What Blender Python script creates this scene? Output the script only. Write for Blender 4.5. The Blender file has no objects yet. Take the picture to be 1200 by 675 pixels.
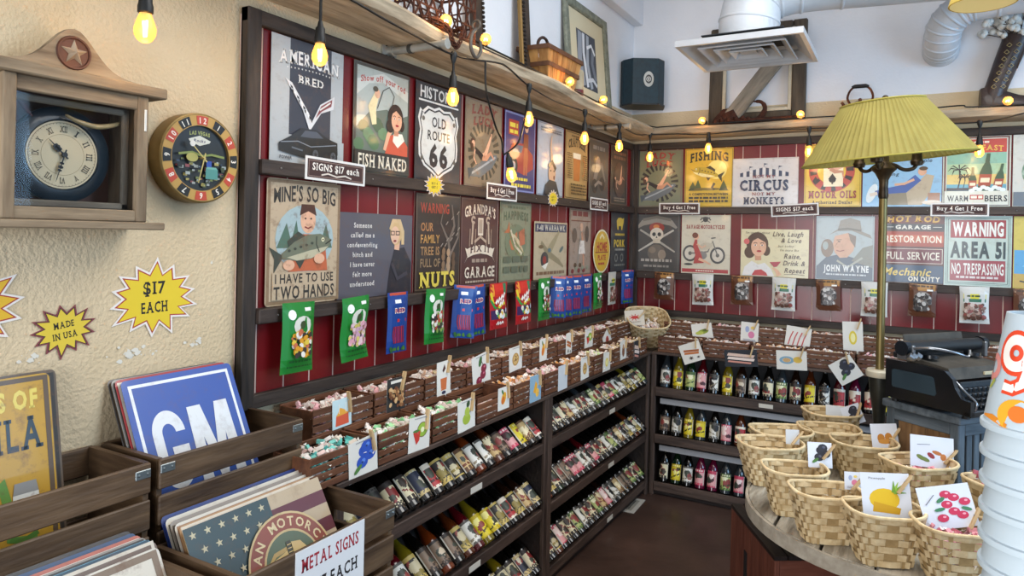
import bpy, math, random
from mathutils import Vector, Matrix
random.seed(7)
S = bpy.context.scene
COL = S.collection
R = math.radians
# ------------------------------------------------------------------ camera
YAW, PITCH, ROLL = .5178, .0003, .0209
fw = Vector((-math.sin(YAW)*math.cos(PITCH), math.cos(YAW)*math.cos(PITCH), math.sin(PITCH)))
rt = fw.cross(Vector((0, 0, 1))).normalized(); up = rt.cross(fw)
r2 = rt*math.cos(ROLL)+up*math.sin(ROLL); u2 = -rt*math.sin(ROLL)+up*math.cos(ROLL)
cd = bpy.data.cameras.new('camera'); cam = bpy.data.objects.new('camera', cd); COL.objects.link(cam)
cd.sensor_width = 36; cd.lens = 813.95/1200*36; cd.shift_y = -63.13/1200; cd.clip_start = .05
cam.matrix_world = Matrix(((r2.x, u2.x, -fw.x, 1.7237), (r2.y, u2.y, -fw.y, -4.7238), (r2.z, u2.z, -fw.z, 1.63), (0, 0, 0, 1)))
S.camera = cam
# ------------------------------------------------------------------ world, daylight, exposure
wd = bpy.data.worlds.new('sky'); S.world = wd; wd.use_nodes = True
bg = wd.node_tree.nodes['Background']; bg.inputs[0].default_value = (.86, .92, 1, 1); bg.inputs[1].default_value = .34
def area(name, loc, target, sx, sy, e, col):
    l = bpy.data.lights.new(name, 'AREA'); l.shape = 'RECTANGLE'; l.size = sx; l.size_y = sy; l.energy = e; l.color = col
    o = bpy.data.objects.new(name, l); COL.objects.link(o); o.location = loc
    o.rotation_euler = (Vector(target)-Vector(loc)).to_track_quat('-Z', 'Y').to_euler(); return o
area('storefront_daylight', (1.3, -6.7, 1.3), (1.2, 0, 1.25), 2.4, 2.3, 105, (.93, .96, 1))
area('side_window_daylight', (4.9, -2.3, 2.0), (1.4, 0, 2.2), 2.2, 1.8, 88, (.4, .68, 1))
area('added_ceiling_fill', (2.3, -2.6, 3.42), (2.2, -2.6, 0), 1.8, 2.6, 75, (1, .97, .92))  # soft overhead fill added for even brightness, stands for no visible fixture
vs = S.view_settings; vs.view_transform = 'Standard'; vs.look = 'None'; vs.exposure = 0.22; vs.gamma = 1; vs.use_curve_mapping = False
S.display_settings.display_device = 'sRGB'
# ------------------------------------------------------------------ colour and materials
def lin(v): return v/12.92 if v <= .04045 else ((v+.055)/1.055)**2.4
def C(h):
    if not isinstance(h, str): return tuple(h)+(1,) if len(h) == 3 else tuple(h)
    h = h.lstrip('#'); return tuple(lin(int(h[i:i+2], 16)/255) for i in (0, 2, 4))+(1,)
MATS = {}
def M(name, c1, c2=None, rough=.6, metal=0, scale=6, st=(1, 1, 1), bump=0, bs=None, rnd=0, coat=0, emit=0, spec=.5, contrast=(.3, .7), trans=0, detail=4, ior=1.45):
    if name in MATS: return MATS[name]
    m = bpy.data.materials.new(name); m.use_nodes = True; nt = m.node_tree; N = nt.nodes; L = nt.links
    b = N['Principled BSDF']; b.inputs['Roughness'].default_value = rough; b.inputs['Metallic'].default_value = metal
    b.inputs['Specular IOR Level'].default_value = spec; b.inputs['Coat Weight'].default_value = coat; b.inputs['Coat Roughness'].default_value = .12
    b.inputs['IOR'].default_value = ior
    if trans: b.inputs['Transmission Weight'].default_value = trans
    b.inputs['Base Color'].default_value = C(c1)
    out = None
    if c2 or bump:
        tc = N.new('ShaderNodeTexCoord'); mp = N.new('ShaderNodeMapping'); mp.inputs['Scale'].default_value = st
        L.new(tc.outputs['Object'], mp.inputs[0])
        if rnd:
            oi = N.new('ShaderNodeObjectInfo'); cm = N.new('ShaderNodeCombineXYZ'); ml = N.new('ShaderNodeMath'); ml.operation = 'MULTIPLY'; ml.inputs[1].default_value = 37
            L.new(oi.outputs['Random'], ml.inputs[0]); [L.new(ml.outputs[0], cm.inputs[i]) for i in range(3)]; L.new(cm.outputs[0], mp.inputs['Location'])
    if c2:
        n = N.new('ShaderNodeTexNoise'); n.inputs['Scale'].default_value = scale; n.inputs['Detail'].default_value = detail; n.inputs['Roughness'].default_value = .62
        L.new(mp.outputs[0], n.inputs['Vector'])
        cr = N.new('ShaderNodeValToRGB'); cr.color_ramp.elements[0].color = C(c1); cr.color_ramp.elements[1].color = C(c2)
        cr.color_ramp.elements[0].position, cr.color_ramp.elements[1].position = contrast
        L.new(n.outputs['Fac'], cr.inputs[0]); out = cr.outputs[0]
        if rnd:
            hs = N.new('ShaderNodeHueSaturation'); mr = N.new('ShaderNodeMapRange'); mr.inputs[3].default_value = 1-rnd; mr.inputs[4].default_value = 1+rnd
            L.new(oi.outputs['Random'], mr.inputs[0]); L.new(mr.outputs[0], hs.inputs['Value']); L.new(out, hs.inputs['Color']); out = hs.outputs[0]
        L.new(out, b.inputs['Base Color'])
    if bump:
        n2 = N.new('ShaderNodeTexNoise'); n2.inputs['Scale'].default_value = bs or scale; n2.inputs['Detail'].default_value = 3
        L.new(mp.outputs[0], n2.inputs['Vector']); bp = N.new('ShaderNodeBump'); bp.inputs['Strength'].default_value = bump; bp.inputs['Distance'].default_value = .01
        L.new(n2.outputs['Fac'], bp.inputs['Height']); L.new(bp.outputs[0], b.inputs['Normal'])
    if emit:
        b.inputs['Emission Color'].default_value = C(c1); b.inputs['Emission Strength'].default_value = emit
    MATS[name] = m; return m
def PRINT(name, rough=.4, coat=0, wear=.0, wc='#6b4a30', spec=.5, trans=False):
    """printed surface: the ink colours sit in the mesh, the material adds gloss and worn specks"""
    if name in MATS: return MATS[name]
    m = bpy.data.materials.new(name); m.use_nodes = True; nt = m.node_tree; N = nt.nodes; L = nt.links; b = N['Principled BSDF']
    at = N.new('ShaderNodeAttribute'); at.attribute_name = 'Col'; o = at.outputs['Color']
    b.inputs['Roughness'].default_value = rough; b.inputs['Coat Weight'].default_value = coat; b.inputs['Coat Roughness'].default_value = .08; b.inputs['Specular IOR Level'].default_value = spec
    if wear:
        tc = N.new('ShaderNodeTexCoord'); n = N.new('ShaderNodeTexNoise'); n.inputs['Scale'].default_value = 22; n.inputs['Detail'].default_value = 8; n.inputs['Roughness'].default_value = .7
        L.new(tc.outputs['Object'], n.inputs['Vector']); cr = N.new('ShaderNodeValToRGB'); cr.color_ramp.elements[0].position = .52; cr.color_ramp.elements[1].position = .72
        cr.color_ramp.elements[0].color = (0, 0, 0, 1); cr.color_ramp.elements[1].color = (wear, wear, wear, 1); L.new(n.outputs['Fac'], cr.inputs[0])
        mx = N.new('ShaderNodeMix'); mx.data_type = 'RGBA'; L.new(cr.outputs[0], mx.inputs[0]); L.new(o, mx.inputs[6]); mx.inputs[7].default_value = C(wc); o = mx.outputs[2]
    L.new(o, b.inputs['Base Color']); MATS[name] = m; return m
tin = PRINT('printed_tin', .4, .55, .3); tin_worn = PRINT('printed_tin_rusty', .48, .2, .85); paper = PRINT('printed_card', .65); foil = PRINT('printed_foil', .35, .15)
lab = PRINT('bottle_label_paper', .5)
GR = {'x': (.12, 1, 1), 'y': (1, .12, 1), 'z': (1, 1, .12)}
def wood(kind, ax='x'):
    d = {'dark': ('#2c1d14', '#4e3728', .5), 'frame': ('#1a1512', '#40352d', .6), 'crate': ('#4a2b1c', '#70462c', .55), 'sgncrate': ('#38281b', '#66503a', .5), 'grey': ('#5d5449', '#8e8474', .8),
         'slab': ('#7d6f5a', '#bfae94', .8), 'clock': ('#5c4b39', '#97856c', .75), 'ledge': ('#2a211c', '#473a33', .55), 'red': ('#5a2f24', '#7d4a3a', .5), 'spool': ('#8d8577', '#b9b2a4', .85),
         'plank': ('#7a5a3c', '#b08a60', .7), 'blue': ('#353f47', '#66717a', .7), 'pin': ('#a98a60', '#d2b588', .7), 'shelfdark': ('#140f0e', '#281d1a', .5), 'shelfedge': ('#2a1f1a', '#54433a', .5), 'peach': ('#8a5a2c', '#b98a50', .6)}[kind]
    return M('wood_'+kind+'_'+ax, d[0], d[1], d[2], scale=26, st=GR[ax], bump=.25, bs=60, rnd=.14, contrast=(.32, .68))
# ------------------------------------------------------------------ mesh builder
class MB:
    def __init__(s): s.v = []; s.f = []; s.c = []; s.col = None; s.L = 0
    def add(s, vs, fs, col=None):
        o = len(s.v); s.v += [tuple(p) for p in vs]; s.f += [tuple(i+o for i in f) for f in fs]; s.c += [C(col) if col is not None else (s.col or (1, 1, 1, 1))]*len(fs); return s
    def box(s, x0, x1, y0, y1, z0, z1, col=None, m=None):
        vs = [Vector((x, y, z)) for z in (z0, z1) for y in (y0, y1) for x in (x0, x1)]
        if m: vs = [m @ p for p in vs]
        return s.add(vs, [(0, 2, 3, 1), (4, 5, 7, 6), (0, 1, 5, 4), (2, 6, 7, 3), (0, 4, 6, 2), (1, 3, 7, 5)], col)
    def cbox(s, x0, x1, y0, y1, z0, z1, b=.004, col=None, m=None):
        """box with chamfered edges"""
        b = min(b, (x1-x0)*.45, (y1-y0)*.45, (z1-z0)*.45); vs = []; 
        for (a, p, q) in ((0, b, b), (b, 0, b), (b, b, 0)):
            for k in range(8):
                x = x1-a if k & 1 else x0+a; y = y1-p if k & 2 else y0+p; z = z1-q if k & 4 else z0+q
                vs.append(Vector((x, y, z)))
        if m: vs = [m @ p for p in vs]
        X = lambda k: k; Y = lambda k: 8+k; Z = lambda k: 16+k
        fs = [(X(0), X(4), X(6), X(2)), (X(1), X(3), X(7), X(5)), (Y(0), Y(1), Y(5), Y(4)), (Y(2), Y(6), Y(7), Y(3)), (Z(0), Z(2), Z(3), Z(1)), (Z(4), Z(5), Z(7), Z(6))]
        fs += [(X(0), X(2), Z(2), Z(0)), (X(4), Z(4), Z(6), X(6)), (X(1), Z(1), Z(3), X(3)), (X(5), X(7), Z(7), Z(5)), (Y(0), Z(0), Z(1), Y(1)), (Y(4), Y(5), Z(5), Z(4)), (Y(2), Y(3), Z(3), Z(2)), (Y(6), Z(6), Z(7), Y(7)),
               (X(0), Y(0), Y(4), X(4)), (X(1), X(5), Y(5), Y(1)), (X(2), X(6), Y(6), Y(2)), (X(3), Y(3), Y(7), X(7))]
        fs += [(X(k), Y(k), Z(k)) for k in range(8)]
        return s.add(vs, fs, col)
    def prism(s, poly, z0, z1, col=None, m=None):
        n = len(poly); vs = [Vector((x, y, z)) for z in (z0, z1) for x, y in poly]
        if m: vs = [m @ p for p in vs]
        return s.add(vs, [tuple(range(n))[::-1], tuple(range(n, 2*n))]+[(i, (i+1) % n, n+(i+1) % n, n+i) for i in range(n)], col)
    def lathe(s, prof, n=20, m=None, col=None, cols=None, sx=1, sy=1):
        vs = []
        for r, z in prof:
            for i in range(n):
                a = 2*math.pi*i/n; vs.append(Vector((r*sx*math.cos(a), r*sy*math.sin(a), z)))
        if m: vs = [m @ p for p in vs]
        for k in range(len(prof)-1):
            o = len(s.v) if k == 0 else o
            if k == 0: s.v += [tuple(p) for p in vs]
            for i in range(n):
                j = (i+1) % n; s.f.append((o+k*n+i, o+k*n+j, o+(k+1)*n+j, o+(k+1)*n+i))
                s.c.append(C(cols[k]) if cols else (C(col) if col is not None else (1, 1, 1, 1)))
        return s
    def tube(s, pts, r, n=8, col=None, cap=True, closed=False):
        pts = [Vector(p) for p in pts]; k = len(pts); rs = r if isinstance(r, (list, tuple)) else [r]*k; vs = []; nn = None
        for i, p in enumerate(pts):
            t = (pts[(i+1) % k]-pts[i-1]) if closed else (pts[min(i+1, k-1)]-pts[max(i-1, 0)])
            t.normalize()
            if nn is None: nn = t.orthogonal().normalized()
            nn = (nn-t*nn.dot(t)); nn = nn.normalized() if nn.length > 1e-6 else t.orthogonal().normalized()
            bb = t.cross(nn)
            for j in range(n):
                a = 2*math.pi*j/n; vs.append(p+rs[i]*(math.cos(a)*nn+math.sin(a)*bb))
        fs = [(i*n+j, i*n+(j+1) % n, ((i+1) % k)*n+(j+1) % n, ((i+1) % k)*n+j) for i in range(k if closed else k-1) for j in range(n)]
        if cap and not closed: fs += [tuple(range(n))[::-1], tuple((k-1)*n+j for j in range(n))]
        return s.add(vs, fs, col)
    def ball(s, c, rx, ry=None, rz=None, nu=10, nv=6, col=None, m=None):
        ry = ry or rx; rz = rz or rx; vs = []; c = Vector(c)
        for j in range(1, nv):
            t = math.pi*j/nv
            for i in range(nu):
                a = 2*math.pi*i/nu; vs.append(Vector((c.x+rx*math.sin(t)*math.cos(a), c.y+ry*math.sin(t)*math.sin(a), c.z+rz*math.cos(t))))
        vs += [c+Vector((0, 0, rz)), c-Vector((0, 0, rz))]; T = len(vs)-2
        if m: vs = [m @ p for p in vs]
        fs = [(j*nu+i, (j+1)*nu+i, (j+1)*nu+(i+1) % nu, j*nu+(i+1) % nu) for j in range(nv-2) for i in range(nu)]
        fs += [(T, i, (i+1) % nu) for i in range(nu)]+[(T+1, (nv-2)*nu+(i+1) % nu, (nv-2)*nu+i) for i in range(nu)]
        return s.add(vs, fs, col)
    # ---- flat printing in the local XY plane, each stroke a hair above the last
    def _z(s): s.L += 1; return .00012*s.L
    def poly(s, pts, col): z = s._z(); return s.add([(x, y, z) for x, y in pts], [tuple(range(len(pts)))], col)
    def rect(s, x0, y0, x1, y1, col): return s.poly([(x0, y0), (x1, y0), (x1, y1), (x0, y1)], col)
    def frame(s, x0, y0, x1, y1, w, col):
        s.rect(x0, y0, x1, y0+w, col); s.rect(x0, y1-w, x1, y1, col); s.rect(x0, y0, x0+w, y1, col); return s.rect(x1-w, y0, x1, y1, col)
    def ell(s, cx, cy, rx, ry=None, col=None, n=20, rot=0, a0=0, a1=360):
        ry = rx if ry is None else ry; P = []; ca, sa = math.cos(R(rot)), math.sin(R(rot))
        k = n if a1-a0 >= 360 else n+1
        for i in range(k):
            a = R(a0+(a1-a0)*i/n); x, y = rx*math.cos(a), ry*math.sin(a); P.append((cx+x*ca-y*sa, cy+x*sa+y*ca))
        if a1-a0 < 360: P.append((cx, cy))
        return s.poly(P, col)
    def arc(s, cx, cy, r0, r1, col, a0=0, a1=360, n=32, sy=1):
        z = s._z(); vs = []; fs = []
        for i in range(n+1):
            a = R(a0+(a1-a0)*i/n)
            for r in (r0, r1): vs.append((cx+r*math.cos(a), cy+r*sy*math.sin(a), z))
        return s.add(vs, [(2*i, 2*i+1, 2*i+3, 2*i+2) for i in range(n)], col)
    def line(s, pts, w, col):
        z = s._z(); vs = []; fs = []
        for i, (x, y) in enumerate(pts):
            a = pts[max(i-1, 0)]; b = pts[min(i+1, len(pts)-1)]; dx, dy = b[0]-a[0], b[1]-a[1]; l = math.hypot(dx, dy) or 1
            ww = (w[i] if isinstance(w, (list, tuple)) else w)/2; vs += [(x-dy/l*ww, y+dx/l*ww, z), (x+dy/l*ww, y-dx/l*ww, z)]
        return s.add(vs, [(2*i+1, 2*i+3, 2*i+2, 2*i) for i in range(len(pts)-1)], col)
    def star(s, cx, cy, r, col, k=5, q=.4, rot=90, sy=1):
        return s.poly([(cx+(r if i % 2 == 0 else r*q)*math.cos(R(rot+180*i/k)), cy+sy*(r if i % 2 == 0 else r*q)*math.sin(R(rot+180*i/k))) for i in range(2*k)], col)
    def rays(s, cx, cy, r0, r1, k, col, duty=.5, sy=1):
        z = s._z(); vs = []; fs = []
        for i in range(k):
            a, b = 2*math.pi*i/k, 2*math.pi*(i+duty)/k; o = len(vs)
            vs += [(cx+r*math.cos(t), cy+r*sy*math.sin(t), z) for r, t in ((r0, a), (r1, a), (r1, b), (r0, b))]; fs.append((o, o+1, o+2, o+3))
        return s.add(vs, fs, col)
    def text(s, t, cx, cy, w, h, col, bold=1, slab=0, shear=0, arc=0, sw=None, rot=0, wave=0, grow=0):
        """cap height h, fitted to width w (w=None keeps the natural width)"""
        z = s._z(); x = 0; it = []
        for ch in t:
            if ch == ' ': x += .34; continue
            g = glyph(ch, bold, slab); it.append((x-g[2], g)); x += g[3]-g[2]+.09
        W = x-.09; k = h/CAPH; kx = (w/W) if w else k*(sw or 1); ca, sa = math.cos(R(rot)), math.sin(R(rot))
        for x0, (gv, gf, a, b) in it:
            vs = []
            for (px, py) in gv:
                u = (x0+px-W/2)*kx; q = 2*u/(W*kx); yk = k*(1+grow*(1-q*q)); v = (py-CAPH/2)*yk+arc*(1-q*q)+wave*math.sin(q*6); u += shear*v
                vs.append((cx+u*ca-v*sa, cy+u*sa+v*ca, z))
            s.add(vs, gf, col)
        return s
    def ringtext(s, t, cx, cy, r, h, col, a0, a1, bold=1, flip=False, kx=1):
        z = s._z(); k = h/CAPH; n = len(t)
        for i, ch in enumerate(t):
            if ch == ' ': continue
            gv, gf, a, b = glyph(ch, bold, 0); an = R(a0+(a1-a0)*i/max(n-1, 1)); ph = an-math.pi/2+(math.pi if flip else 0); c_, s_ = math.cos(ph), math.sin(ph)
            vs = []
            for px, py in gv:
                u, v = (px-(a+b)/2)*k*kx, (py-CAPH/2)*k; vs.append((cx+r*math.cos(an)+u*c_-v*s_, cy+r*math.sin(an)+u*s_+v*c_, z))
            s.add(vs, gf, col)
        return s
    def build(s, name, mat, parent=None, loc=None, rot=None, mw=None, smooth=None):
        me = bpy.data.meshes.new(name); me.from_pydata(s.v, [], s.f); me.materials.append(mat)
        if any(c != (1, 1, 1, 1) for c in s.c):
            ca = me.color_attributes.new('Col', 'FLOAT_COLOR', 'CORNER'); buf = []
            for f, c in zip(s.f, s.c): buf += list(c)*len(f)
            ca.data.foreach_set('color', buf)
        if smooth is not None:
            me.shade_smooth(); me.set_sharp_from_angle(angle=R(smooth))
        me.update(); return link(name, me, parent, loc, rot, mw)
def link(name, me, parent=None, loc=None, rot=None, mw=None):
    o = bpy.data.objects.new(name, me); COL.objects.link(o)
    if parent: o.parent = parent
    if loc: o.location = loc
    if rot: o.rotation_euler = rot
    if mw is not None: o.matrix_basis = (world(parent).inverted() @ mw) if parent else mw
    return o
def world(o): return o.matrix_basis if o.parent is None else world(o.parent) @ o.matrix_basis
def tag(o, label=None, cat=None, group=None, kind=None):
    if label: o['label'] = label
    if cat: o['category'] = cat
    if group: o['group'] = group
    if kind: o['kind'] = kind
    return o
def thing(name, label, cat, loc=(0, 0, 0), rot=(0, 0, 0), group=None, mw=None):
    o = bpy.data.objects.new(name, None); o.empty_display_size = .05; COL.objects.link(o); o.location = loc; o.rotation_euler = rot
    if mw is not None: o.matrix_basis = mw
    return tag(o, label, cat, group)
def copytree(o, parent=None):
    c = o.copy(); COL.objects.link(c); c.parent = parent
    for ch in list(o.children): copytree(ch, c)
    return c
# ---- glyph outlines of the built-in font
CAPH = .7; GL = {}
def load_glyphs():
    global CAPH
    chars = sorted(set("ABCDEFGHIJKLMNOPQRSTUVWXYZabcdefghijklmnopqrstuvwxyz0123456789$&'!.,-")); tmp = []
    for b, off in ((0, 0), (1, .022), (2, .045)):
        for ch in chars:
            cu = bpy.data.curves.new('g', 'FONT'); cu.body = ch; cu.resolution_u = 2; cu.offset = off; o = bpy.data.objects.new('g', cu); COL.objects.link(o); tmp.append((b, ch, o))
    dg = bpy.context.evaluated_depsgraph_get(); dg.update()
    for b, ch, o in tmp:
        e = o.evaluated_get(dg); me = e.to_mesh(); vs = [(v.co.x, v.co.y) for v in me.vertices]; fs = [tuple(p.vertices) for p in me.polygons]
        if not vs: vs = [(0, 0), (.3, 0), (.3, .5)]; fs = [(0, 1, 2)]
        GL[(ch, b, 0)] = (vs, fs, min(v[0] for v in vs), max(v[0] for v in vs)); e.to_mesh_clear()
    for b, ch, o in tmp:
        cu = o.data; bpy.data.objects.remove(o); bpy.data.curves.remove(cu)
    CAPH = max(v[1] for v in GL[('H', 1, 0)][0])
def glyph(ch, b, slab):
    k = (ch, b, slab)
    if k in GL: return GL[k]
    vs, fs, a, c = GL[(ch, b, 0)]; vs = list(vs); fs = list(fs); cnt = {}
    for f in fs:
        for i in range(len(f)): e = tuple(sorted((f[i], f[(i+1) % len(f)]))); cnt[e] = cnt.get(e, 0)+1
    y0 = min(v[1] for v in vs); y1 = max(v[1] for v in vs)
    for (i, j), n in cnt.items():
        p, q = vs[i], vs[j]
        if n == 1 and abs(p[1]-q[1]) < .012 and .03 < abs(p[0]-q[0]) < .3:
            for yy, d in ((y0, .085), (y1, -.085)):
                if abs(p[1]-yy) < .02:
                    x0, x1 = min(p[0], q[0])-.075, max(p[0], q[0])+.075; o = len(vs); ya, yb = sorted((yy, yy+d)); vs += [(x0, ya), (x1, ya), (x1, yb), (x0, yb)]; fs.append((o, o+1, o+2, o+3))
    GL[k] = (vs, fs, min(v[0] for v in vs), max(v[0] for v in vs)); return GL[k]
load_glyphs()
def mat3(cx, cy, cz, loc): return Matrix(((cx[0], cy[0], cz[0], loc[0]), (cx[1], cy[1], cz[1], loc[1]), (cx[2], cy[2], cz[2], loc[2]), (0, 0, 0, 1)))
def onL(y, z, x=0.): return mat3((0, 1, 0), (0, 0, 1), (1, 0, 0), (x, y, z))       # local X runs along the left wall
def onB(x, z, y=0.): return mat3((1, 0, 0), (0, 0, 1), (0, -1, 0), (x, y, z))      # local X runs along the back wall
RX = lambda a: Matrix.Rotation(R(a), 4, 'X'); RY = lambda a: Matrix.Rotation(R(a), 4, 'Y'); RZ = lambda a: Matrix.Rotation(R(a), 4, 'Z'); TR = lambda x, y, z: Matrix.Translation((x, y, z))
# ================================================================== the setting
tan = M('tan_stucco', '#c8b492', '#d5c1a0', .85, scale=3, bump=.5, bs=95)
white = M('white_paint', '#d9d9dc', '#e4e4e6', .7, scale=2, bump=.12, bs=60)
floor_m = M('stained_concrete', '#33251f', '#574138', .35, scale=2.2, bump=.1, bs=18, detail=8)
def struct(name, mb, mat, **k): return tag(mb.build(name, mat, **k), kind='structure')
struct('floor', MB().box(-.12, 6, -8.8, .12, -.1, 0), floor_m)
wl = struct('wall_left', MB().box(-.12, 0, -8.8, .12, 0, 2.5), tan)
struct('wall_left_upper', MB().box(-.12, 0, -8.8, .12, 2.5, 3.5), white)
struct('wall_back', MB().box(0, 6, 0, .12, 0, 2.5), tan)
struct('wall_back_upper', MB().box(0, 6, 0, .12, 2.5, 3.5), white)
struct('ceiling', MB().box(-.12, 6, -8.8, .12, 3.5, 3.6), white)
struct('trim_1', MB().cbox(0, .066, -8.8, 0, 3.13, 3.5, .004), white)
chip = M('bare_plaster', '#d8d4c8', rough=.9)
random.seed(3)
for y, z, n, s in ((-3.667, 1.305, 22, .02), (-3.47, 1.313, 16, .017), (-3.61, 1.30, 9, .012), (-3.43, 1.535, 3, .008), (-3.9, 1.325, 12, .02)):
    mb = MB()
    for i in range(n):
        a, b = random.gauss(0, s), random.gauss(0, s*.4); r = random.uniform(.15, 1)**2*s*.45+.001; k = random.randint(5, 7); ph = random.random()*6
        mb.poly([(a+r*random.uniform(.5, 1.3)*math.cos(ph+6.283*j/k), b+r*random.uniform(.4, .9)*math.sin(ph+6.283*j/k)) for j in range(k)], '#d8d4c8')
    mb.build('paint_chip', chip, wl, mw=onL(y, z, .0004))
# ================================================================== red display boards
redp = M('red_painted_board', '#5e0b10', '#731319', .34, scale=3, coat=.5, rnd=.06, spec=.35)
redp.node_tree.nodes['Principled BSDF'].inputs['Coat Roughness'].default_value = .16
groove = M('groove_primer', '#c9b0a4', rough=.8)
ZT, ZB, PW = 2.285, 1.09, .109
def board(name, label, length, onw, x0, n0):
    t = thing(name, label, 'display board')
    P = lambda nm, a, b, c, d, e, f, m, par=t: MB().cbox(a, b, c, d, e, f, .003).build(nm, m, par, mw=onw)
    MB().box(0, length, ZB+.02, ZT-.02, .001, .0105).build('backing', groove, t, mw=onw)
    a = 0; first = True; me = None
    while a < length:
        w = min(n0 if first else PW, length-a); first = False
        if abs(w-PW) < 1e-6 and me: link('plank', me, t, mw=onw @ TR(a, 0, 0))
        else:
            o = MB().cbox(.0028, w-.0028, ZB+.02, ZT-.02, .0106, .0122, .0006).build('plank', redp, t, mw=onw @ TR(a, 0, 0))
            if abs(w-PW) < 1e-6: me = o.data
        a += w
    ax = wood('frame', 'x'); az = wood('frame', 'y')
    P('frame_rail', 0, length, ZT-.045, ZT, .002, .034, ax); P('frame_rail', 0, length, ZB, ZB+.042, .002, .034, ax)
    P('frame_post', 0, .05, ZB, ZT, .002, .036, az); P('frame_post', length-.03, length, ZB, ZT, .002, .034, az)
    for z1 in (1.84, 1.39): P('ledge', .05, length-.03, z1-.045, z1, .006, .05, wood('ledge', 'x'))
    for z1 in (1.84, 1.39):
        k = .12
        while k < length:
            MB().ball((k, z1-.022, .05), .0035, nu=6, nv=4).build('screw', M('screw_steel', '#9a9590', rough=.35, metal=1), t, mw=onw); k += .42
    return t
board('display_board', 'dark-framed red beadboard panel on the tan left wall, hung with metal signs', 3.33, onL(-3.345, 0, 0), 0, .072)
board('display_board', 'dark-framed red beadboard panel on the back wall behind the yellow lamp', 3.4, onB(.02, 0, 0), 0, .1)
# ================================================================== bottle racks
sd, se = wood('shelfdark', 'y'), wood('shelfedge', 'y')
sdx, sex = wood('shelfdark', 'x'), wood('shelfedge', 'x')
SZ = (.673, .375, .075)
def rackL(label, y0, y1):
    t = thing('bottle_rack', label, 'rack', (0, 0, 0), group='soda bottle racks along the walls')
    B = lambda nm, *a, m=sd: MB().cbox(*a, .003).build(nm, m, t)
    B('side_panel', .02, .3, y0, y0+.022, 0, .888); B('side_panel', .02, .3, y1-.022, y1, 0, .888)
    B('front_post', .3, .318, y0-.004, y0+.036, 0, .888, m=wood('shelfedge', 'z')); B('front_post', .3, .318, y1-.036, y1, 0, .888, m=wood('shelfedge', 'z'))
    B('back_panel', .006, .02, y0, y1, 0, .888)
    B('top_board', .006, .325, y0-.004, y1, .888, .905, m=se)
    for z in SZ:
        MB().box(-.155, .155, y0+.022, y1-.022, -.012, 0).build('shelf_deck', sd, t, mw=mat3((-.7071, 0, .7071), (0, 1, 0), (-.7071, 0, -.7071), (.295-.11, 0, z+.115)) @ Matrix.Scale(-1, 4, (0, 0, 1)))
        B('shelf_lip', .288, .312, y0+.036, y1-.036, z-.032, z+.014, m=se)
        B('price_strip', .312, .3135, (y0+y1)/2+.04, (y0+y1)/2+.12, z-.026, z-.002, m=M('strip_paper', '#c9c2b4', rough=.6))
    B('toe_board', .27, .288, y0+.02, y1-.02, 0, .045, m=sd)
    return t
rackL('dark slatted soda rack on the left wall next to the corner', -1.875, -.44)
rackL('dark slatted soda rack on the left wall, nearer the metal sign crates', -3.24, -1.879)
t = thing('bottle_rack', 'dark soda rack along the back wall behind the round table', 'rack', group='soda bottle racks along the walls')
XB0, XB1 = .322, 2.9
B = lambda nm, *a, m=sdx: MB().cbox(*a, .003).build(nm, m, t)
B('side_panel', XB0, XB0+.02, -.42, -.02, 0, .888); B('side_panel', XB1-.02, XB1, -.42, -.02, 0, .888)
B('front_post', XB0, XB0+.03, -.44, -.42, 0, .888, m=wood('shelfedge', 'z'))
B('back_panel', XB0, XB1, -.02, -.006, 0, .888, m=M('grey_back_panel', '#3f3f42', '#57575a', .6, scale=3))
B('top_board', XB0, XB1, -.44, -.006, .888, .905, m=sex)
for z in SZ:
    B('shelf_deck', XB0+.02, XB1-.02, -.43, -.02, z-.03, z-.008); B('shelf_lip', XB0+.03, XB1, -.445, -.43, z-.045, z+.012, m=sex)
for z in (.572, .274): B('light_strip', XB0+.05, XB1-.05, -.405, -.39, z, z+.036, m=M('grey_strip', '#9c9c9e', '#adadaf', .5, scale=4))
B('price_strip', .98, 1.06, -.447, -.445, SZ[0]-.03, SZ[0]-.006, m=M('strip_paper', '#c9c2b4'))
B('toe_board', XB0, XB1, -.42, -.405, 0, .045)
# corner block between the two racks
struct('trim_2', MB().box(.006, .318, -.44, -.008, .888, .905), sd)
# ------------------------------------------------------------------ soda bottles
glassm = {}
def gm(n, c, r=.07): return M('bottle_glass_'+n, c, rough=r, coat=.6, spec=.6)
GLS = {'dark': '#0b0907', 'brown': '#1c0d06', 'green': '#0f2412', 'amber': '#4e220c', 'red': '#4d0a12', 'yellow': '#6e5f12', 'clear': '#2d3235', 'pink': '#5d0f2c', 'orange': '#672a0c'}
LAB = [  # name, background, band, blob, ink
    ('cream', '#d9cda8', '#2a211c', '#3c3128', '#7d2020'), ('yellow', '#d8c21c', '#c3a80d', '#f0e48a', '#3b3205'), ('pink', '#d99a98', '#c2405a', '#f0d7cf', '#471c22'), ('white', '#dcd8cd', '#54504a', '#1e1c1c', '#8a7d66'),
    ('brown', '#7d6652', '#2b1f18', '#cdbba0', '#3b2a1e'), ('green', '#a9b26a', '#48632c', '#e7e3ba', '#2e401c'), ('red', '#a92f31', '#e6d9c4', '#e7d6c0', '#3d0f12'), ('navy', '#2c3246', '#c9b27a', '#d8cdb3', '#161a26'), ('tan', '#c0a16c', '#5b3a1e', '#e9d8ae', '#6d3216'), ('black', '#26221f', '#c1a85a', '#c4b894', '#8c7b3d')]
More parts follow.
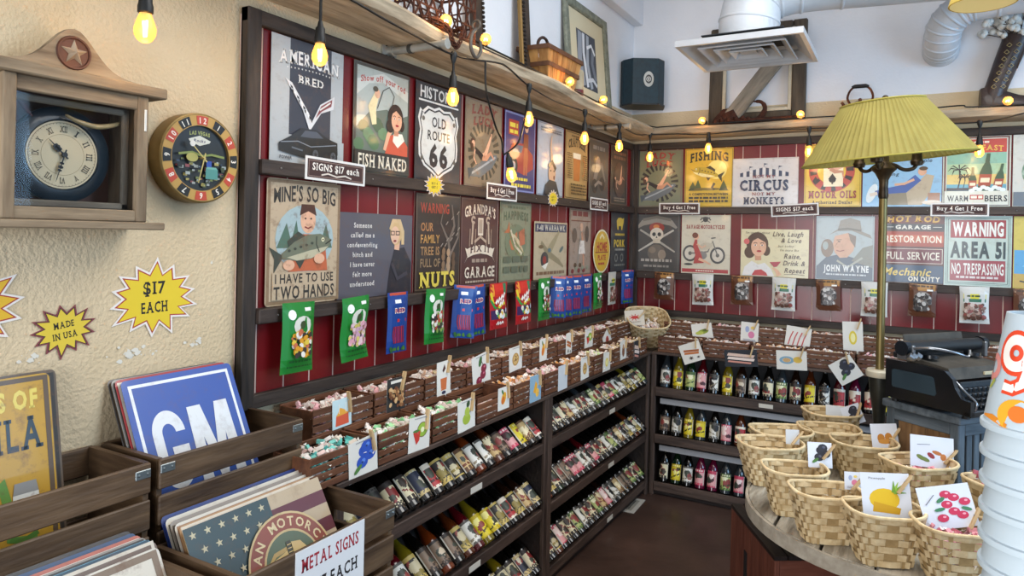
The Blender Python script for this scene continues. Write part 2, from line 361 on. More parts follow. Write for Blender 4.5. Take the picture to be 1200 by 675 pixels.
def label_mesh(v, i):
    """wrapped paper label: band, picture and lines of print, different on every variant"""
    n, bgc, band, blob, ink = v; mb = MB(); NU, NV = 18, 20; r = .0316; q = random.Random(i*7+1)
    sh = [(q.uniform(-.25, .25), q.uniform(-.2, .3), q.uniform(.1, .26), q.uniform(.1, .24), q.choice((blob, ink, blob, '#8a3a34', '#3a3f34'))) for _ in range(4)]; tb, bb, sl = q.uniform(.3, .42), q.uniform(.28, .44), q.uniform(-.5, .5)
    for a in range(NU):
        for b in range(NV):
            t0, t1 = R(-180+150*a/NU+15), R(-180+150*(a+1)/NU+15); z0, z1 = .022+.096*b/NV, .022+.096*(b+1)/NV
            u, w = (a+.5)/NU-.5, (b+.5)/NV-.5; c = bgc
            for (cx, cy, rx, ry, cc) in sh:
                if ((u-cx)/rx)**2+((w-cy)/ry)**2 < 1: c = cc
            if abs(w-sl*u+.22) < .045 and (a*(3+i) % 5): c = ink
            if w > tb or w < -bb: c = band
            if w > tb and .46 > w > tb+.03 and abs(u) < .36 and (a*(5+i) % 3): c = blob
            if w < -bb and w > -.47 and (a*7+b*i) % 4 == 0: c = bgc
            if abs(u) > .46: c = '#cfc8b8'
            mb.add([(r*math.cos(t), r*math.sin(t), z) for t, z in ((t0, z0), (t1, z0), (t1, z1), (t0, z1))], [(0, 1, 2, 3)], c)
    me = mb.build('label', lab); d = me.data; bpy.data.objects.remove(me); return d
LM = [[label_mesh(v, i+10*k) for k in range(3)] for i, v in enumerate(LAB)]
def bottle_proto(g):
    mb = MB().lathe([(0, .004), (.026, 0), (.031, .004), (.031, .122), (.0295, .134), (.024, .152), (.0165, .172), (.0135, .19), (.0132, .212), (.0145, .214), (.0145, .219), (0, .22)], 16)
    o = mb.build('glass', gm(g, GLS[g]), smooth=40); d = o.data; bpy.data.objects.remove(o); return d
BM = {g: bottle_proto(g) for g in GLS}
CM = []
for n, c in (('black', '#151515'), ('gold', '#a98738'), ('white', '#cfcac0'), ('red', '#8d1a1a')):
    mb = MB().lathe([(.0145, .213), (.0158, .214), (.0158, .218), (.0148, .223), (.011, .2245), (0, .2247)], 12); o = mb.build('cap', M('cap_'+n, c, rough=.3, metal=.6), smooth=30); CM.append(o.data); bpy.data.objects.remove(o)
ORD = ['first', 'second', 'third', 'fourth', 'fifth', 'sixth', 'seventh', 'eighth', 'ninth', 'tenth']+['%dth' % i for i in range(11, 21)]+['21st', '22nd', '23rd', '24th']
def bottle(mw, li, g, cap, label, group):
    t = thing('soda_bottle', label, 'bottle', mw=mw, group=group)
    link('glass', BM[g], t); link('label', LM[li][random.randrange(3)], t); link('cap', CM[cap], t); return t
GN = {'dark': 'dark', 'brown': 'brown', 'green': 'green', 'amber': 'amber', 'red': 'red', 'yellow': 'yellow', 'clear': 'clear grey', 'pink': 'pink', 'orange': 'orange'}
rows = ('top', 'middle', 'bottom'); rnd = random.Random(11)
for bay, (ya, yb) in enumerate(((-.5, -1.835), (-1.935, -3.2))):
    for k, z in enumerate(SZ):
        n = 21 if bay == 0 else 19; stepy = (yb-ya)/(n-1); pl = None
        for i in range(n):
            li = rnd.choice((0, 0, 3, 3, 2, 4, 8, 5, 1, 9)) if bay == 0 else rnd.choice((0, 4, 3, 1, 7, 2, 0, 8, 9, 6))
            g = 'dark' if rnd.random() < (.8 if bay == 0 else .66) else rnd.choice(('brown', 'amber', 'red', 'yellow', 'green', 'orange', 'clear'))
            if li == 1: g = rnd.choice(('yellow', 'dark', 'dark'))
            y = ya+stepy*i; s7 = math.sqrt(.5); tl = R(43+rnd.uniform(-1, 1)); d = Vector((-math.cos(tl), 0, math.sin(tl))); nn = Vector((math.sin(tl), 0, math.cos(tl)))
            o = Vector((.282, y, z-.002))+nn*.034+d*.006
            bottle(mat3((0, 1, 0), -nn, d, o) @ RZ(rnd.uniform(-22, 22)), li, g, rnd.choice((0, 0, 0, 1, 2)),
                   '%s soda bottle with %s label, %s from the %s, %s rack, left wall' % (GN[g], LAB[li][0], ORD[i], 'corner' if bay == 0 else 'middle post', rows[k]), 'soda bottles lying in the left wall racks')
seqs = ((3, 1, 5, 2, 3, 1, 4, 3, 0, 5, 0, 1, 3, 6, 6, 6, 1, 5, 0, 1), (4, 3, 1, 1, 3, 2, 6, 9, 3, 3, 0, 5, 1, 3, 2), (0, 1, 3, 2, 2, 5, 2, 0, 3, 9, 1, 0, 3, 2))
gseq = (('clear', 'yellow', 'green', 'red', 'dark', 'yellow', 'brown', 'dark', 'dark', 'clear', 'brown', 'amber', 'dark', 'red', 'pink', 'dark', 'green', 'dark', 'green', 'amber'), ('dark', 'dark', 'yellow', 'clear', 'dark', 'clear', 'amber', 'dark', 'clear', 'green', 'dark', 'clear', 'yellow', 'dark', 'brown'), ('dark', 'green', 'dark', 'pink', 'pink', 'clear', 'clear', 'dark', 'dark', 'dark', 'yellow', 'dark', 'clear', 'red'))
for k, z in enumerate(SZ):
    for i, (li, g) in enumerate(zip(seqs[k], gseq[k])):
        x = .395+.0775*i+rnd.uniform(-.004, .004); tl = R(13+rnd.uniform(-2, 2)); d = Vector((0, math.sin(tl), math.cos(tl))); nn = Vector((0, -math.cos(tl), math.sin(tl)))
        o = Vector((x, -.375, z-.008+.031*math.sin(tl)))
        bottle(mat3((1, 0, 0), -nn, d, o) @ RZ(rnd.uniform(-18, 18)), li, g, rnd.choice((0, 0, 1, 2)),
               '%s soda bottle with %s label, %s from the corner, %s shelf, back wall' % (GN[g], LAB[li][0], ORD[i], rows[k]), 'soda bottles standing on the back wall rack')
# ------------------------------------------------------------------ candy crates
cw = wood('crate', 'x'); CL, CD, CHT = .272, .135, .098
def mesh_of(mb, mat, name='m', smooth=None):
    o = mb.build(name, mat, smooth=smooth); d = o.data; bpy.data.objects.remove(o); return d
slat_m = mesh_of(MB().cbox(0, CL, -.003, .003, 0, .0195, .0015), cw); end_m = mesh_of(MB().cbox(-.004, .004, 0, CD, 0, CHT-.004, .0015), cw); bot_m = mesh_of(MB().box(.004, CL-.004, 0, CD, 0, .005), cw)
def crate(label, mw, group):
    """slatted crate: local X along its front, local Y to the back"""
    t = thing('candy_crate', label, 'crate', mw=mw, group=group)
    for k in range(4):
        link('slat', slat_m, t, loc=(0, -.003, .002+k*.0255)); link('slat', slat_m, t, loc=(0, CD+.003, .002+k*.0255))
    link('end_panel', end_m, t, loc=(.006, 0, 0)); link('end_panel', end_m, t, loc=(CL-.006, 0, 0)); link('bottom', bot_m, t); return t
def candy_mesh(cols, seed, n=240, lx=CL-.02, ly=CD-.02, h=.1, r=.0095):
    q = random.Random(seed); mb = MB()
    for i in range(n):
        top = i > n*.55; x, y = q.uniform(.008, lx), q.uniform(.008, ly)
        if not top and i % 2: y = q.uniform(.006, .018)
        z = (h*.76+q.uniform(-.012, .016)) if top else q.uniform(.012, h*.76)
        m = TR(x+.008, y, z) @ RZ(q.uniform(0, 360)) @ RX(q.uniform(-50, 50)) @ RY(q.uniform(-50, 50)); c = q.choice(cols); w = r*q.uniform(.85, 1.2)
        mb.box(-w, w, -w*.55, w*.55, -w*.5, w*.5, c, m)
        for s in (-1, 1): mb.add([m @ Vector(p) for p in ((s*w, 0, 0), (s*w*1.75, w*.6, w*.2), (s*w*1.75, -w*.6, -w*.2))], [(0, 1, 2)], '#e8e2da')
    return mesh_of(mb, paper)
WH = ['#e9dcd2', '#e6c9c2', '#dccfc0', '#f0e8e0']
CND = {'pale pink': candy_mesh(WH+['#e3a9ac', '#e8b9bb'], 1), 'aqua and white': candy_mesh(WH+['#5fbfb5', '#58b3ad', '#7fd0c4'], 2), 'mint green': candy_mesh(WH+['#a5d8a0', '#8ccf92', '#c4e6b6'], 3), 'orange and white': candy_mesh(WH+['#e6a35c', '#e0a06a', '#f0c08a'], 4), 'cream': candy_mesh(WH+['#d8c39a', '#c9a48a'], 5), 'pale yellow green': candy_mesh(WH+['#dcdc9c', '#bcd69a'], 6), 'peach': candy_mesh(WH+['#e0b48c', '#dba07f'], 7)}
FR = ['aqua and white', 'mint green', 'mint green', 'peach', 'orange and white', 'pale pink', 'orange and white', 'pale yellow green', 'cream', 'cream']
BKR = ['pale pink', 'pale pink', 'cream', 'pale pink', 'cream', 'cream', 'pale pink', 'cream', 'pale pink', 'cream']
def fill(kind, mw, label):
    o = link('taffy_pile', CND[kind]); o.matrix_world = mw; tag(o, label, 'candy', 'wrapped taffy filling the crates', 'stuff'); return o
mL = lambda x, y, z, a=0: mat3((0, 1, 0), (-1, 0, 0), (0, 0, 1), (x, y, z)) @ RX(a)
mB_ = lambda x, y, z, a=0: TR(x, y, z) @ RX(a)
for i in range(10):
    y = -3.345+.283*i; m = mL(.315, y, .906, 0); full = 1 if i != 3 else .35
    crate('brown slatted crate of %s taffy, %s from the sign crates, front row' % (FR[i].split(' and')[0], ORD[i]), m, 'candy crates on the left wall rack')
    fill(FR[i], m @ Matrix.Diagonal((1, 1, full, 1)), '%s taffy in the %s crate from the sign crates, front row, left wall' % (FR[i], ORD[i]))
    y = -3.19+.283*i
    if y+.28 < -.3:
        m = mL(.165, y, .985, 0)
        crate('brown slatted crate of %s taffy, %s from the sign crates, back row' % (BKR[i], ORD[i]), m, 'candy crates on the left wall rack')
        fill(BKR[i], m, '%s taffy in the %s crate from the sign crates, back row, left wall' % (BKR[i], ORD[i]))
tag(MB().cbox(.006, .172, -3.23, -.45, .9055, .984, .003).build('crate_riser', wood('dark', 'y')), 'long dark wooden riser under the back row of candy crates, left wall', 'riser')
BC = ['cream', 'peach', 'orange and white', 'cream', 'pale pink', 'cream', 'peach', 'cream']
for i in range(7):
    x = .36+.283*i; m = mB_(x, -.43, .906, 0)
    crate('brown slatted candy crate, %s from the corner, front row, back wall' % ORD[i], m, 'candy crates on the back wall rack'); fill(BC[i], m, '%s taffy in the %s crate from the corner, front row, back wall' % (BC[i], ORD[i]))
    m = mB_(x-.01, -.275, .985, 0)
    crate('brown slatted candy crate, %s from the corner, back row, back wall' % ORD[i], m, 'candy crates on the back wall rack'); fill(BC[(i+3) % 8], m, '%s taffy in the %s crate from the corner, back row, back wall' % (BC[(i+3) % 8], ORD[i]))
tag(MB().cbox(.36, 2.4, -.285, -.12, .9055, .984, .003).build('crate_riser', wood('dark', 'x')), 'long dark wooden riser under the back row of candy crates, back wall', 'riser')
# ================================================================== printed metal signs (art drawn in centimetres)
def flat(name, label, cat, mw, W, H, base, fn, mat, thick=.0012, group=None, outline=None, round_=0, sx=1):
    mb = MB()
    if outline: poly = outline
    elif round_:
        poly = []
        for cx, cy, a in ((W-round_, round_, -90), (W-round_, H-round_, 0), (round_, H-round_, 90), (round_, round_, 180)):
            poly += [(cx+round_*math.cos(R(a+k*30)), cy+round_*math.sin(R(a+k*30))) for k in range(4)]
    else: poly = [(0, 0), (W, 0), (W, H), (0, H)]
    mb.prism(poly, -thick, 0, base); fn(mb)
    mb.v = [(x*.01*sx, y*.01, z) for x, y, z in mb.v]
    return tag(mb.build(name, mat, mw=mw), label, cat, group)
def bars(a, cx, y, w, h, n, col, seed=1, gap=1.6):
    """lines of print too small to read"""
    q = random.Random(seed)
    for i in range(n):
        x = cx-w/2
        while x < cx+w/2-h*.5:
            l = min(q.uniform(.8, 2.6)*h, cx+w/2-x); a.rect(x, y-i*h*gap, x+l, y-i*h*gap+h, col); x += l+h*.45
SK, SK2 = '#d9a98a', '#c08a6c'
def lady(a, x, y, s, hair, dress, rot=0, skin=SK):
    """reclining pin-up figure"""
    c, n = math.cos(R(rot)), math.sin(R(rot)); T = lambda *p: [(x+s*(u*c-v*n), y+s*(u*n+v*c)) for u, v in p]
    a.line(T((0, 0), (3, 1), (6.5, 5), (10, 9.5)), [s*2.4, s*2.6, s*1.8, s*.7], skin); a.line(T((0, -.5), (3.5, -1), (7.5, 1), (10, -2.5)), [s*2.4, s*2.5, s*1.6, s*.7], SK2)
    a.line(T((-5.5, 4), (-3, 2.4), (0, -.3)), [s*2.6, s*2.3, s*3], dress); a.line(T((-5.5, 4), (-7, .5), (-5.5, -2.5)), [s*1.1, s*.9, s*.6], skin)
    p = T((-6.4, 6.6))[0]; a.ell(p[0]-s*.5, p[1]+s*.3, s*2, s*2.2, hair); a.ell(p[0], p[1], s*1.35, s*1.6, skin); p = T((-7.6, 5.4))[0]; a.ell(p[0], p[1], s*1.1, s*1.7, hair)
def face(a, x, y, s, hair, skin=SK, lips='#a3202b'):
    a.ell(x-.2*s, y+.5*s, 3.9*s, 4.4*s, hair); a.ell(x-2.9*s, y-2.6*s, 1.9*s, 2.2*s, hair); a.ell(x+3*s, y-1.9*s, 1.4*s, 1.9*s, hair)
    a.line([(x, y-2*s), (x+.2*s, y-5.5*s)], 2.2*s, SK2); a.ell(x+.3*s, y-.5*s, 2.7*s, 3.5*s, skin); a.line([(x-2.2*s, y+2.2*s), (x, y+3.4*s), (x+2.8*s, y+1.8*s)], 1.3*s, hair)
    for d in (-.9, 1.5):
        a.line([(x+(d-.7)*s, y+.75*s), (x+d*s, y+1.1*s), (x+(d+.7)*s, y+.8*s)], .22*s, '#2a1a12'); a.ell(x+d*s, y+.1*s, .5*s, .25*s, '#f2ece2'); a.ell(x+d*s, y+.1*s, .24*s, .26*s, '#20140e')
    a.line([(x+.5*s, y-.2*s), (x+.75*s, y-1.1*s), (x+.3*s, y-1.2*s)], .18*s, SK2); a.ell(x+.45*s, y-2.1*s, .85*s, .4*s, lips)
def fishshape(a, x, y, s, body, belly, fin, rot=0, fx=1):
    c, n = math.cos(R(rot)), math.sin(R(rot)); T = lambda p: [(x+s*(fx*u*c-v*n), y+s*(fx*u*n+v*c)) for u, v in p]
    a.poly(T([(7, 0), (11, 3.4), (10, 0), (11, -3.4)]), fin); a.poly(T([(-2, 2.6), (1, 5), (5, 3.4), (5, 1.5)]), fin); a.poly(T([(0, -2.4), (2.5, -4.6), (3.6, -1.8)]), fin)
    a.poly(T([(-10, .2), (-6.5, 2.6), (-2, 3.4), (3, 2.6), (7.6, .7), (7.6, -.7), (3, -2.3), (-2, -3), (-7, -2.2), (-9, -1.4)]), body)
    a.poly(T([(-8.5, -1.3), (-2, -.8), (6, -.6), (3, -2.2), (-2, -2.9), (-7, -2.1)]), belly); p = T([(-7, .9)])[0]; a.ell(p[0], p[1], .55*s, .55*s, '#f0e8c0'); a.ell(p[0], p[1], .28*s, .28*s, '#111111')
    a.line(T([(-5, 2.3), (-4.4, .2), (-5, -2)]), .35*s, fin); a.line(T([(-10, .1), (-7.6, -.5)]), .3*s, '#111111')
    for k in range(5): a.ell(*T([(-3+k*2, .9)])[0], .5*s, .35*s, fin, n=8)
def star_edge(n, r0, r1, seed=1, sx=1, sy=1):
    q = random.Random(seed); return [((r1*q.uniform(.85, 1.08) if i % 2 == 0 else r0)*math.cos(2*math.pi*i/(2*n)+.15)*sx, (r1*q.uniform(.85, 1.08) if i % 2 == 0 else r0)*math.sin(2*math.pi*i/(2*n)+.15)*sy) for i in range(2*n)]
# ---- upper row, left wall
def s_bred(a):
    a.rect(7.5, 0, 25.5, 39.5, '#2a2b36'); a.rect(0, 0, 32, 9, '#a6abad')
    a.text('AMERICAN', 16.25, 32.85, 26, 4.2, '#77757a', 1, 1, arc=1); a.text('AMERICAN', 16, 33, 26, 4.2, '#dfdedb', 1, 1, arc=1); a.text('BRED', 16.5, 27.2, 11, 2.6, '#d8d6d0', 1, 1)
    for i in range(14): a.star(6.5+i*1.5, 30.1+.5*math.sin(i*.22), .4, '#d8d6d0')
    a.poly([(5.5, 26.5), (8.3, 25.4), (15.6, 16.8), (17.3, 13.2), (16, 11.2), (13, 17.5)], '#cfd0d2'); a.poly([(27, 24.2), (20.5, 20.4), (17.2, 14.5), (16.2, 11.2), (18.3, 14), (21, 17.6), (26.6, 19.8)], '#cfd0d2')
    for i in range(7):
        for j in range(2): a.poly([(6.8+i*1.35+j*.6, 25-i*1.45-j*.3), (7.8+i*1.35+j*.6, 24.6-i*1.45-j*.3), (8.2+i*1.3+j*.6, 23.8-i*1.45-j*.3), (7.3+i*1.3+j*.6, 24.1-i*1.45-j*.3)], '#17171b' if (i+j) % 2 else '#ececec')
    a.poly([(25.8, 23), (20.8, 20), (18.4, 15.6), (21.3, 18.4), (25.4, 20.6)], '#7d3a3c'); a.line([(20.2, 18.6), (25, 21.8)], .5, '#d8d6d0')
    a.poly([(3.4, 3.5), (3.2, 6), (8, 8.6), (12.5, 11.6), (19, 11.8), (24, 9.6), (28.6, 8.6), (28.8, 4.5), (26, 2.4), (17, 1.9), (9, 2.6)], '#15161b'); a.poly([(12, 8.8), (14, 11), (19, 11.2), (22, 9.4), (17, 8.9)], '#454a55')
    a.line([(4, 6.2), (11, 7.2), (16.5, 6), (28, 7.8)], .3, '#7b828c'); a.line([(8.4, 5), (13, 4.4)], .5, '#5b606a')
    for x in (18.6, 26.6): a.ell(x, 3.7, 2, 2.4, '#0a0a0c'); a.ell(x, 3.7, 1.25, 1.6, '#4a4d54'); a.star(x, 3.7, 1.2, '#15161b', 5, .3)
    a.text('POWER', 6, 1.6, 5, 1, '#2a2b36', 1)
def s_naked(a):
    a.frame(.6, .6, 31.4, 39, .5, '#3d3a34'); a.rect(1.6, 7.6, 30.4, 38, '#a6b0ac'); a.poly([(1.6, 16), (8, 22), (18, 24.5), (25, 22), (30.4, 24), (30.4, 7.6), (1.6, 7.6)], '#5d6c63'); a.poly([(1.6, 27.5), (8, 32.5), (16, 34), (30.4, 29), (30.4, 33), (16, 37.5), (1.6, 33)], '#c3cac5')
    a.text('Show off your rod', 16, 33.4, 25, 2.3, '#a83a32', 1, 0, arc=1.8)
    for i in range(9): a.ell(3+(i*5) % 9+i*.7, 10+(i*3.3) % 9, 2.8, 2.4, ('#4c7050', '#5f8460', '#3b5a41')[i % 3], n=9)
    a.line([(11, 18), (9.6, 24), (12, 29)], [2.4, 4.4, 2.6], '#e2d2a4'); a.ell(12.4, 29.4, 1.5, 1.7, SK); a.ell(11.4, 31, 1.4, 1, '#4e4a3e'); a.line([(12.5, 24), (15.5, 31), (19, 33), (22, 30), (20.4, 25)], .35, '#3d3a34')
    a.line([(17.5, 9), (19, 15), (21, 18)], [3, 2.2, 1.6], SK); a.poly([(17, 7.6), (20, 15), (25, 16.6), (30.4, 12), (30.4, 7.6)], '#c4553c'); a.poly([(21.5, 13), (24.5, 10.8), (28.4, 14), (27, 16.4), (22, 16)], '#e8e2d6'); face(a, 23.2, 21.6, 1.15, '#2a1a14')
    a.rect(.6, .6, 31.4, 8, '#2b2a28'); a.text('FISH NAKED', 16, 4.5, 27.5, 4.6, '#e2d9c4', 1, 1)
def shield(W, top):
    L_ = [(0, top), (-3.5, top-1.2), (-8, top-.6), (-11.4, top-3), (-13, top-2), (-14.3, top-6), (-12.8, top-10.5), (-13.8, top-16), (-13.4, top-21), (-10, top-25), (-4, top-27.6), (0, top-30)]
    return [(16+x, y) for x, y in L_]+[(16-x, y) for x, y in L_[-2:0:-1]]
def s_r66(a):
    a.text('HISTORIC', 16, 35.8, 26, 4.6, '#d5d6d2', 1); a.rect(2, 31.9, 30, 32.6, '#d5d6d2')
    S0 = shield(32, 31); a.poly(S0, '#d5d6d2'); a.poly([(16+(x-16)*.92, 16.3+(y-16.3)*.93) for x, y in S0], '#23242a'); a.poly([(16+(x-16)*.87, 16.3+(y-16.3)*.88) for x, y in S0], '#cfd0cb')
    a.text('OLD', 16, 24.4, 10, 4.2, '#23242a', 1); a.text('ROUTE', 16, 18.8, 15.5, 3.8, '#23242a', 1); a.text('66', 16, 10.6, 13, 8.8, '#23242a', 2)
    for x, y in ((5.2, 25), (26.8, 25), (4.6, 9), (27.4, 9)): a.ell(x, y, 1, 1, '#5f5a52', n=9)
def s_lady(txt, bgc, ray, tc):
    def f(a):
        a.frame(.3, .3, 31.7, 39.2, .6, '#6d5f55'); a.rays(16, 17, 8.5, 13.5, 22, ray, .5); 
        a.text(txt[0], 16, 34.6, 22, 4, tc, 2, 1, shear=.15, arc=1.2); a.text(txt[1], 16, 29.4, 19, 3.6, tc, 2, 1, shear=.15, arc=1.2)
        a.line([(4, 5.5), (12, 7.5), (22, 12.5), (27.5, 15.5)], [2, 6.4, 6, 1.6], '#5d656b'); a.line([(6, 6), (14, 9.4), (26, 15)], 1, '#939da3'); a.poly([(3.5, 3), (2.4, 8), (7.5, 8.5)], '#414a50'); lady(a, 14.4, 14, 1.02, '#43261a', '#20191c', 12)
    return f
def s_redblue(a):
    a.frame(.4, .4, 31.6, 39.1, .8, '#7c86b4'); a.rect(4, 28, 14, 35.5, '#b03a2c'); bars(a, 9, 31.8, 8, 2.2, 1, '#e8d24a', 2); bars(a, 9, 28.8, 8, 1.8, 1, '#e8d24a', 5); a.poly([(2, 12), (3, 18), (8, 24), (20, 25), (29, 20), (30, 13), (20, 9)], '#a02c2a')
    a.poly([(8, 20), (11, 23.4), (19, 23.8), (17, 20)], '#34506e'); a.ell(9, 13, 4.4, 4.4, '#202328'); a.ell(9, 13, 2.2, 2.2, '#a5a9ac'); a.line([(20, 9), (20.6, 18), (21.5, 26)], [1.5, 2.6, 2], '#b7623a'); a.line([(22.4, 9), (22.6, 18), (22, 26)], [1.5, 2.6, 2], '#b7623a'); a.rect(19, 23, 24, 30, '#7d3320')
    a.ell(22, 33, 1.9, 2.3, SK); a.ell(21.6, 34.4, 2.3, 1.7, '#3b2416'); bars(a, 15, 6, 17, 1.4, 1, '#e8d24a', 7); bars(a, 17, 2.6, 20, 1.6, 1, '#e8d24a', 9)
def s_pale(a):
    a.frame(.4, .4, 31.6, 39.1, .6, '#7f8894'); bars(a, 16, 36, 25, .8, 2, '#5f6874', 4); a.line([(16, 13), (17, 20), (15, 27), (16, 33)], [4, 3, 1.6, .8], '#d5b497'); a.ell(17, 12.5, 4.4, 5.4, '#cfa586'); a.ell(19.5, 10.5, 1, 1.2, '#7a4634'); a.line([(13, 16), (17, 19), (21.5, 15)], 2.6, '#4a362c'); a.poly([(7, .4), (9, 6), (14, 9), (22, 8.4), (27, .4)], '#33343a'); a.ell(15.2, 14, .7, .5, '#222222'); a.ell(19.2, 14, .7, .5, '#222222')
def s_craft(a):
    a.frame(.5, .5, 31.5, 39, .6, '#5c4326'); a.text('CRAFT BEER', 16, 31.5, 24, 4.6, '#2e2218', 2, 1, arc=2.2); bars(a, 16, 36.4, 16, .9, 1, '#5c4326', 3); a.poly([(11.5, 11), (10.6, 26), (20.6, 26), (19.7, 11)], '#b4662a'); a.poly([(10.4, 24), (10.2, 27.2), (21, 27.2), (20.8, 24)], '#f0e6cf'); bars(a, 5.4, 26, 6.5, .8, 12, '#5c4326', 5); bars(a, 26.4, 26, 6.5, .8, 12, '#5c4326', 6); bars(a, 16, 8, 22, 1.1, 4, '#43301c', 7); a.line([(20.4, 24), (23.5, 22), (22.6, 15), (20, 14)], .9, '#b4662a')
def s_dgrey(a):
    a.frame(.4, .4, 31.6, 39.1, .7, '#6e6a66'); bars(a, 16, 33, 20, 2.4, 1, '#8b8680', 15); a.line([(6, 8), (12, 20), (20, 24), (26, 14)], [3, 6, 4, 2], '#77716b'); a.ell(14, 24, 4, 5, '#8a827a'); a.ell(21, 12, 4.5, 4.5, '#2e2d2d'); a.ell(9, 10, 4.5, 4.5, '#2e2d2d'); a.line([(9, 10), (15, 13), (21, 12)], 2, '#8a827a')
def s_dbrown(a):
    a.frame(.4, .4, 31.6, 39.1, .7, '#5d4a3e'); bars(a, 16, 34, 22, 2, 2, '#7d5a44', 9); a.ell(16, 17, 10, 12, '#503a30'); lady(a, 16, 15, .9, '#3b2015', '#a07c64', 30); bars(a, 16, 4, 20, 1, 2, '#8b7a66', 8)
# ---- lower row, left wall
def s_mines(a):
    a.frame(.4, .4, 31.6, 39.6, 1.1, '#8a7257'); a.text("MINE'S SO BIG", 16, 34.4, 26.5, 4.4, '#2e2a26', 1, arc=1.2, grow=.12); a.ell(16, 21, 12.5, 11, '#9fb2b4'); a.poly([(4, 18), (8, 26), (10, 20), (12, 27), (14, 18)], '#4d6a5a'); a.poly([(22, 18), (25, 26), (28, 18)], '#4d6a5a')
    a.poly([(9, 10.5), (10, 19), (13.5, 22.5), (20.5, 22.5), (25, 18), (26, 10.5)], '#b8603c'); a.ell(17, 27, 3.3, 4.2, SK); a.poly([(13.4, 28.5), (14, 32.2), (19.6, 32.2), (20.6, 28.6), (17, 30)], '#4a2a1c'); a.line([(15.5, 24.9), (17, 24.4), (18.5, 25)], .5, '#7d2a24'); a.ell(15.8, 27.6, .4, .3, '#20140e'); a.ell(18.2, 27.6, .4, .3, '#20140e')
    fishshape(a, 15.4, 17.6, 1.25, '#6b705c', '#b5ae92', '#3b3f35', 14, -1); a.ell(9, 12.6, 2.4, 1.7, SK); a.ell(22, 14.5, 2.4, 1.7, SK)
    a.rect(2.4, 1.8, 29.6, 10.4, '#b7a286'); a.text('I HAVE TO USE', 16, 8.4, 25, 2.9, '#2e2a26', 1); a.text('TWO HANDS', 16, 4, 26, 3.8, '#2e2a26', 1, grow=.1)
def s_cond(a):
    for i, (t_, w) in enumerate((('Someone', 9.5), ('called me a', 12.5), ('condescending', 16), ('bitch and', 10.5), ('I have never', 13), ('felt more', 10), ('understood', 13))): a.text(t_, 12.5, 26-i*3.5, w, 1.75, '#d8d2cb', 1, 1)
    a.poly([(26, 0), (27.5, 10), (30, 17), (36, 18), (40.4, 12), (40.6, 0)], '#26242a'); a.line([(31.5, 17), (32, 21)], 3, SK); a.ell(31, 23.4, 3.5, 4.6, '#c9a878'); a.ell(30.4, 22.6, 2.5, 3.4, '#dcb295'); a.line([(27.6, 24.6), (29, 28), (33, 28), (35, 24), (35, 19)], 1.7, '#cdb083'); a.frame(27.8, 22.6, 30, 24.2, .3, '#1b1718'); a.frame(30.7, 22.6, 33, 24.2, .3, '#1b1718'); a.ell(30.2, 20.4, .9, .4, '#8a2f30'); a.line([(28.5, 12), (32, 6), (38, 8)], 1.6, '#3a3840')
def s_nuts(a):
    a.frame(.4, .4, 31.6, 39.6, .5, '#5d4c3e'); a.text('WARNING', 13, 34, 20, 4, '#a3402e', 1); 
    for i, (t_, w, c) in enumerate((('OUR', 8.5, '#a8784a'), ('FAMILY', 13, '#b88a4c'), ('TREE IS', 13, '#a07a50'), ('FULL OF', 13.5, '#8e7455'))): a.text(t_, 3.4+w/2, 26.2-i*4.9, w, 3.4, c, 1)
    a.line([(22, 7), (24, 14), (23, 20), (27, 27), (25, 36)], [4, 2.2, 1.8, 1.4, .6], '#6e6257'); a.line([(23, 20), (17, 28), (19, 34)], [1.4, .8, .4], '#6e6257'); a.line([(24, 14), (30, 22), (30, 32)], [1.4, .9, .4], '#77695e')
    for i in range(12): a.ell(19+(i*3.7) % 11, 8+(i*1.9) % 9, 1.3, 1.7, ('#7d6248', '#a5876a', '#5d4632')[i % 3], n=9)
    for i in range(10): a.line([(17+(i*4.1) % 13, 18+(i*2.3) % 16), (18.6+(i*4.1) % 13, 19.5+(i*2.3) % 16)], .5, '#94877a')
    a.text('NUTS', 15, 4.6, 25, 5.8, '#d3bd4e', 2, 1)
def s_grandpa(a):
    a.frame(.5, .5, 31.5, 39.5, .4, '#70534c'); W_ = '#d8c9b4'; a.text("GRANDPA'S", 16, 33.2, 26, 4.6, W_, 1, 1, arc=1.8); a.rect(14, 23, 18.4, 31, W_); a.rect(14.6, 24, 17.8, 30.4, '#a5917e')
    for x, r in ((9, 20), (23.5, -20)): a.line([(x, 19), (x+r*.04, 29.5)], 1.4, '#b39d88'); a.arc(x+r*.05, 30, .8, 1.9, '#b39d88', 20, 320, 14)
    for x in (7, 11.5, 21, 25): a.line([(x, 18), (x+.4, 26)], .9, '#8d7767')
    a.line([(11, 20), (16, 22.5), (21, 20)], 1.2, '#b39d88'); a.poly([(3, 10.5), (5.4, 13.5), (3.5, 17.4), (8, 16)], W_); a.poly([(29, 10.5), (26.6, 13.5), (28.5, 17.4), (24, 16)], W_); a.poly([(5.5, 13), (5.5, 17), (10, 18.3), (16, 18.8), (22, 18.3), (26.5, 17), (26.5, 13), (22, 14.2), (16, 14.8), (10, 14.2)], W_)
    a.text('FIX IT', 16, 16.4, 17, 2.8, '#4d2f2b', 2, 1, arc=.9); bars(a, 16, 10.8, 14, 1.6, 1, '#9c8878', 12); a.text('GARAGE', 16, 6.4, 25.5, 4.8, W_, 1, 1); bars(a, 16, 1.7, 24, .9, 1, '#b39d88', 13)
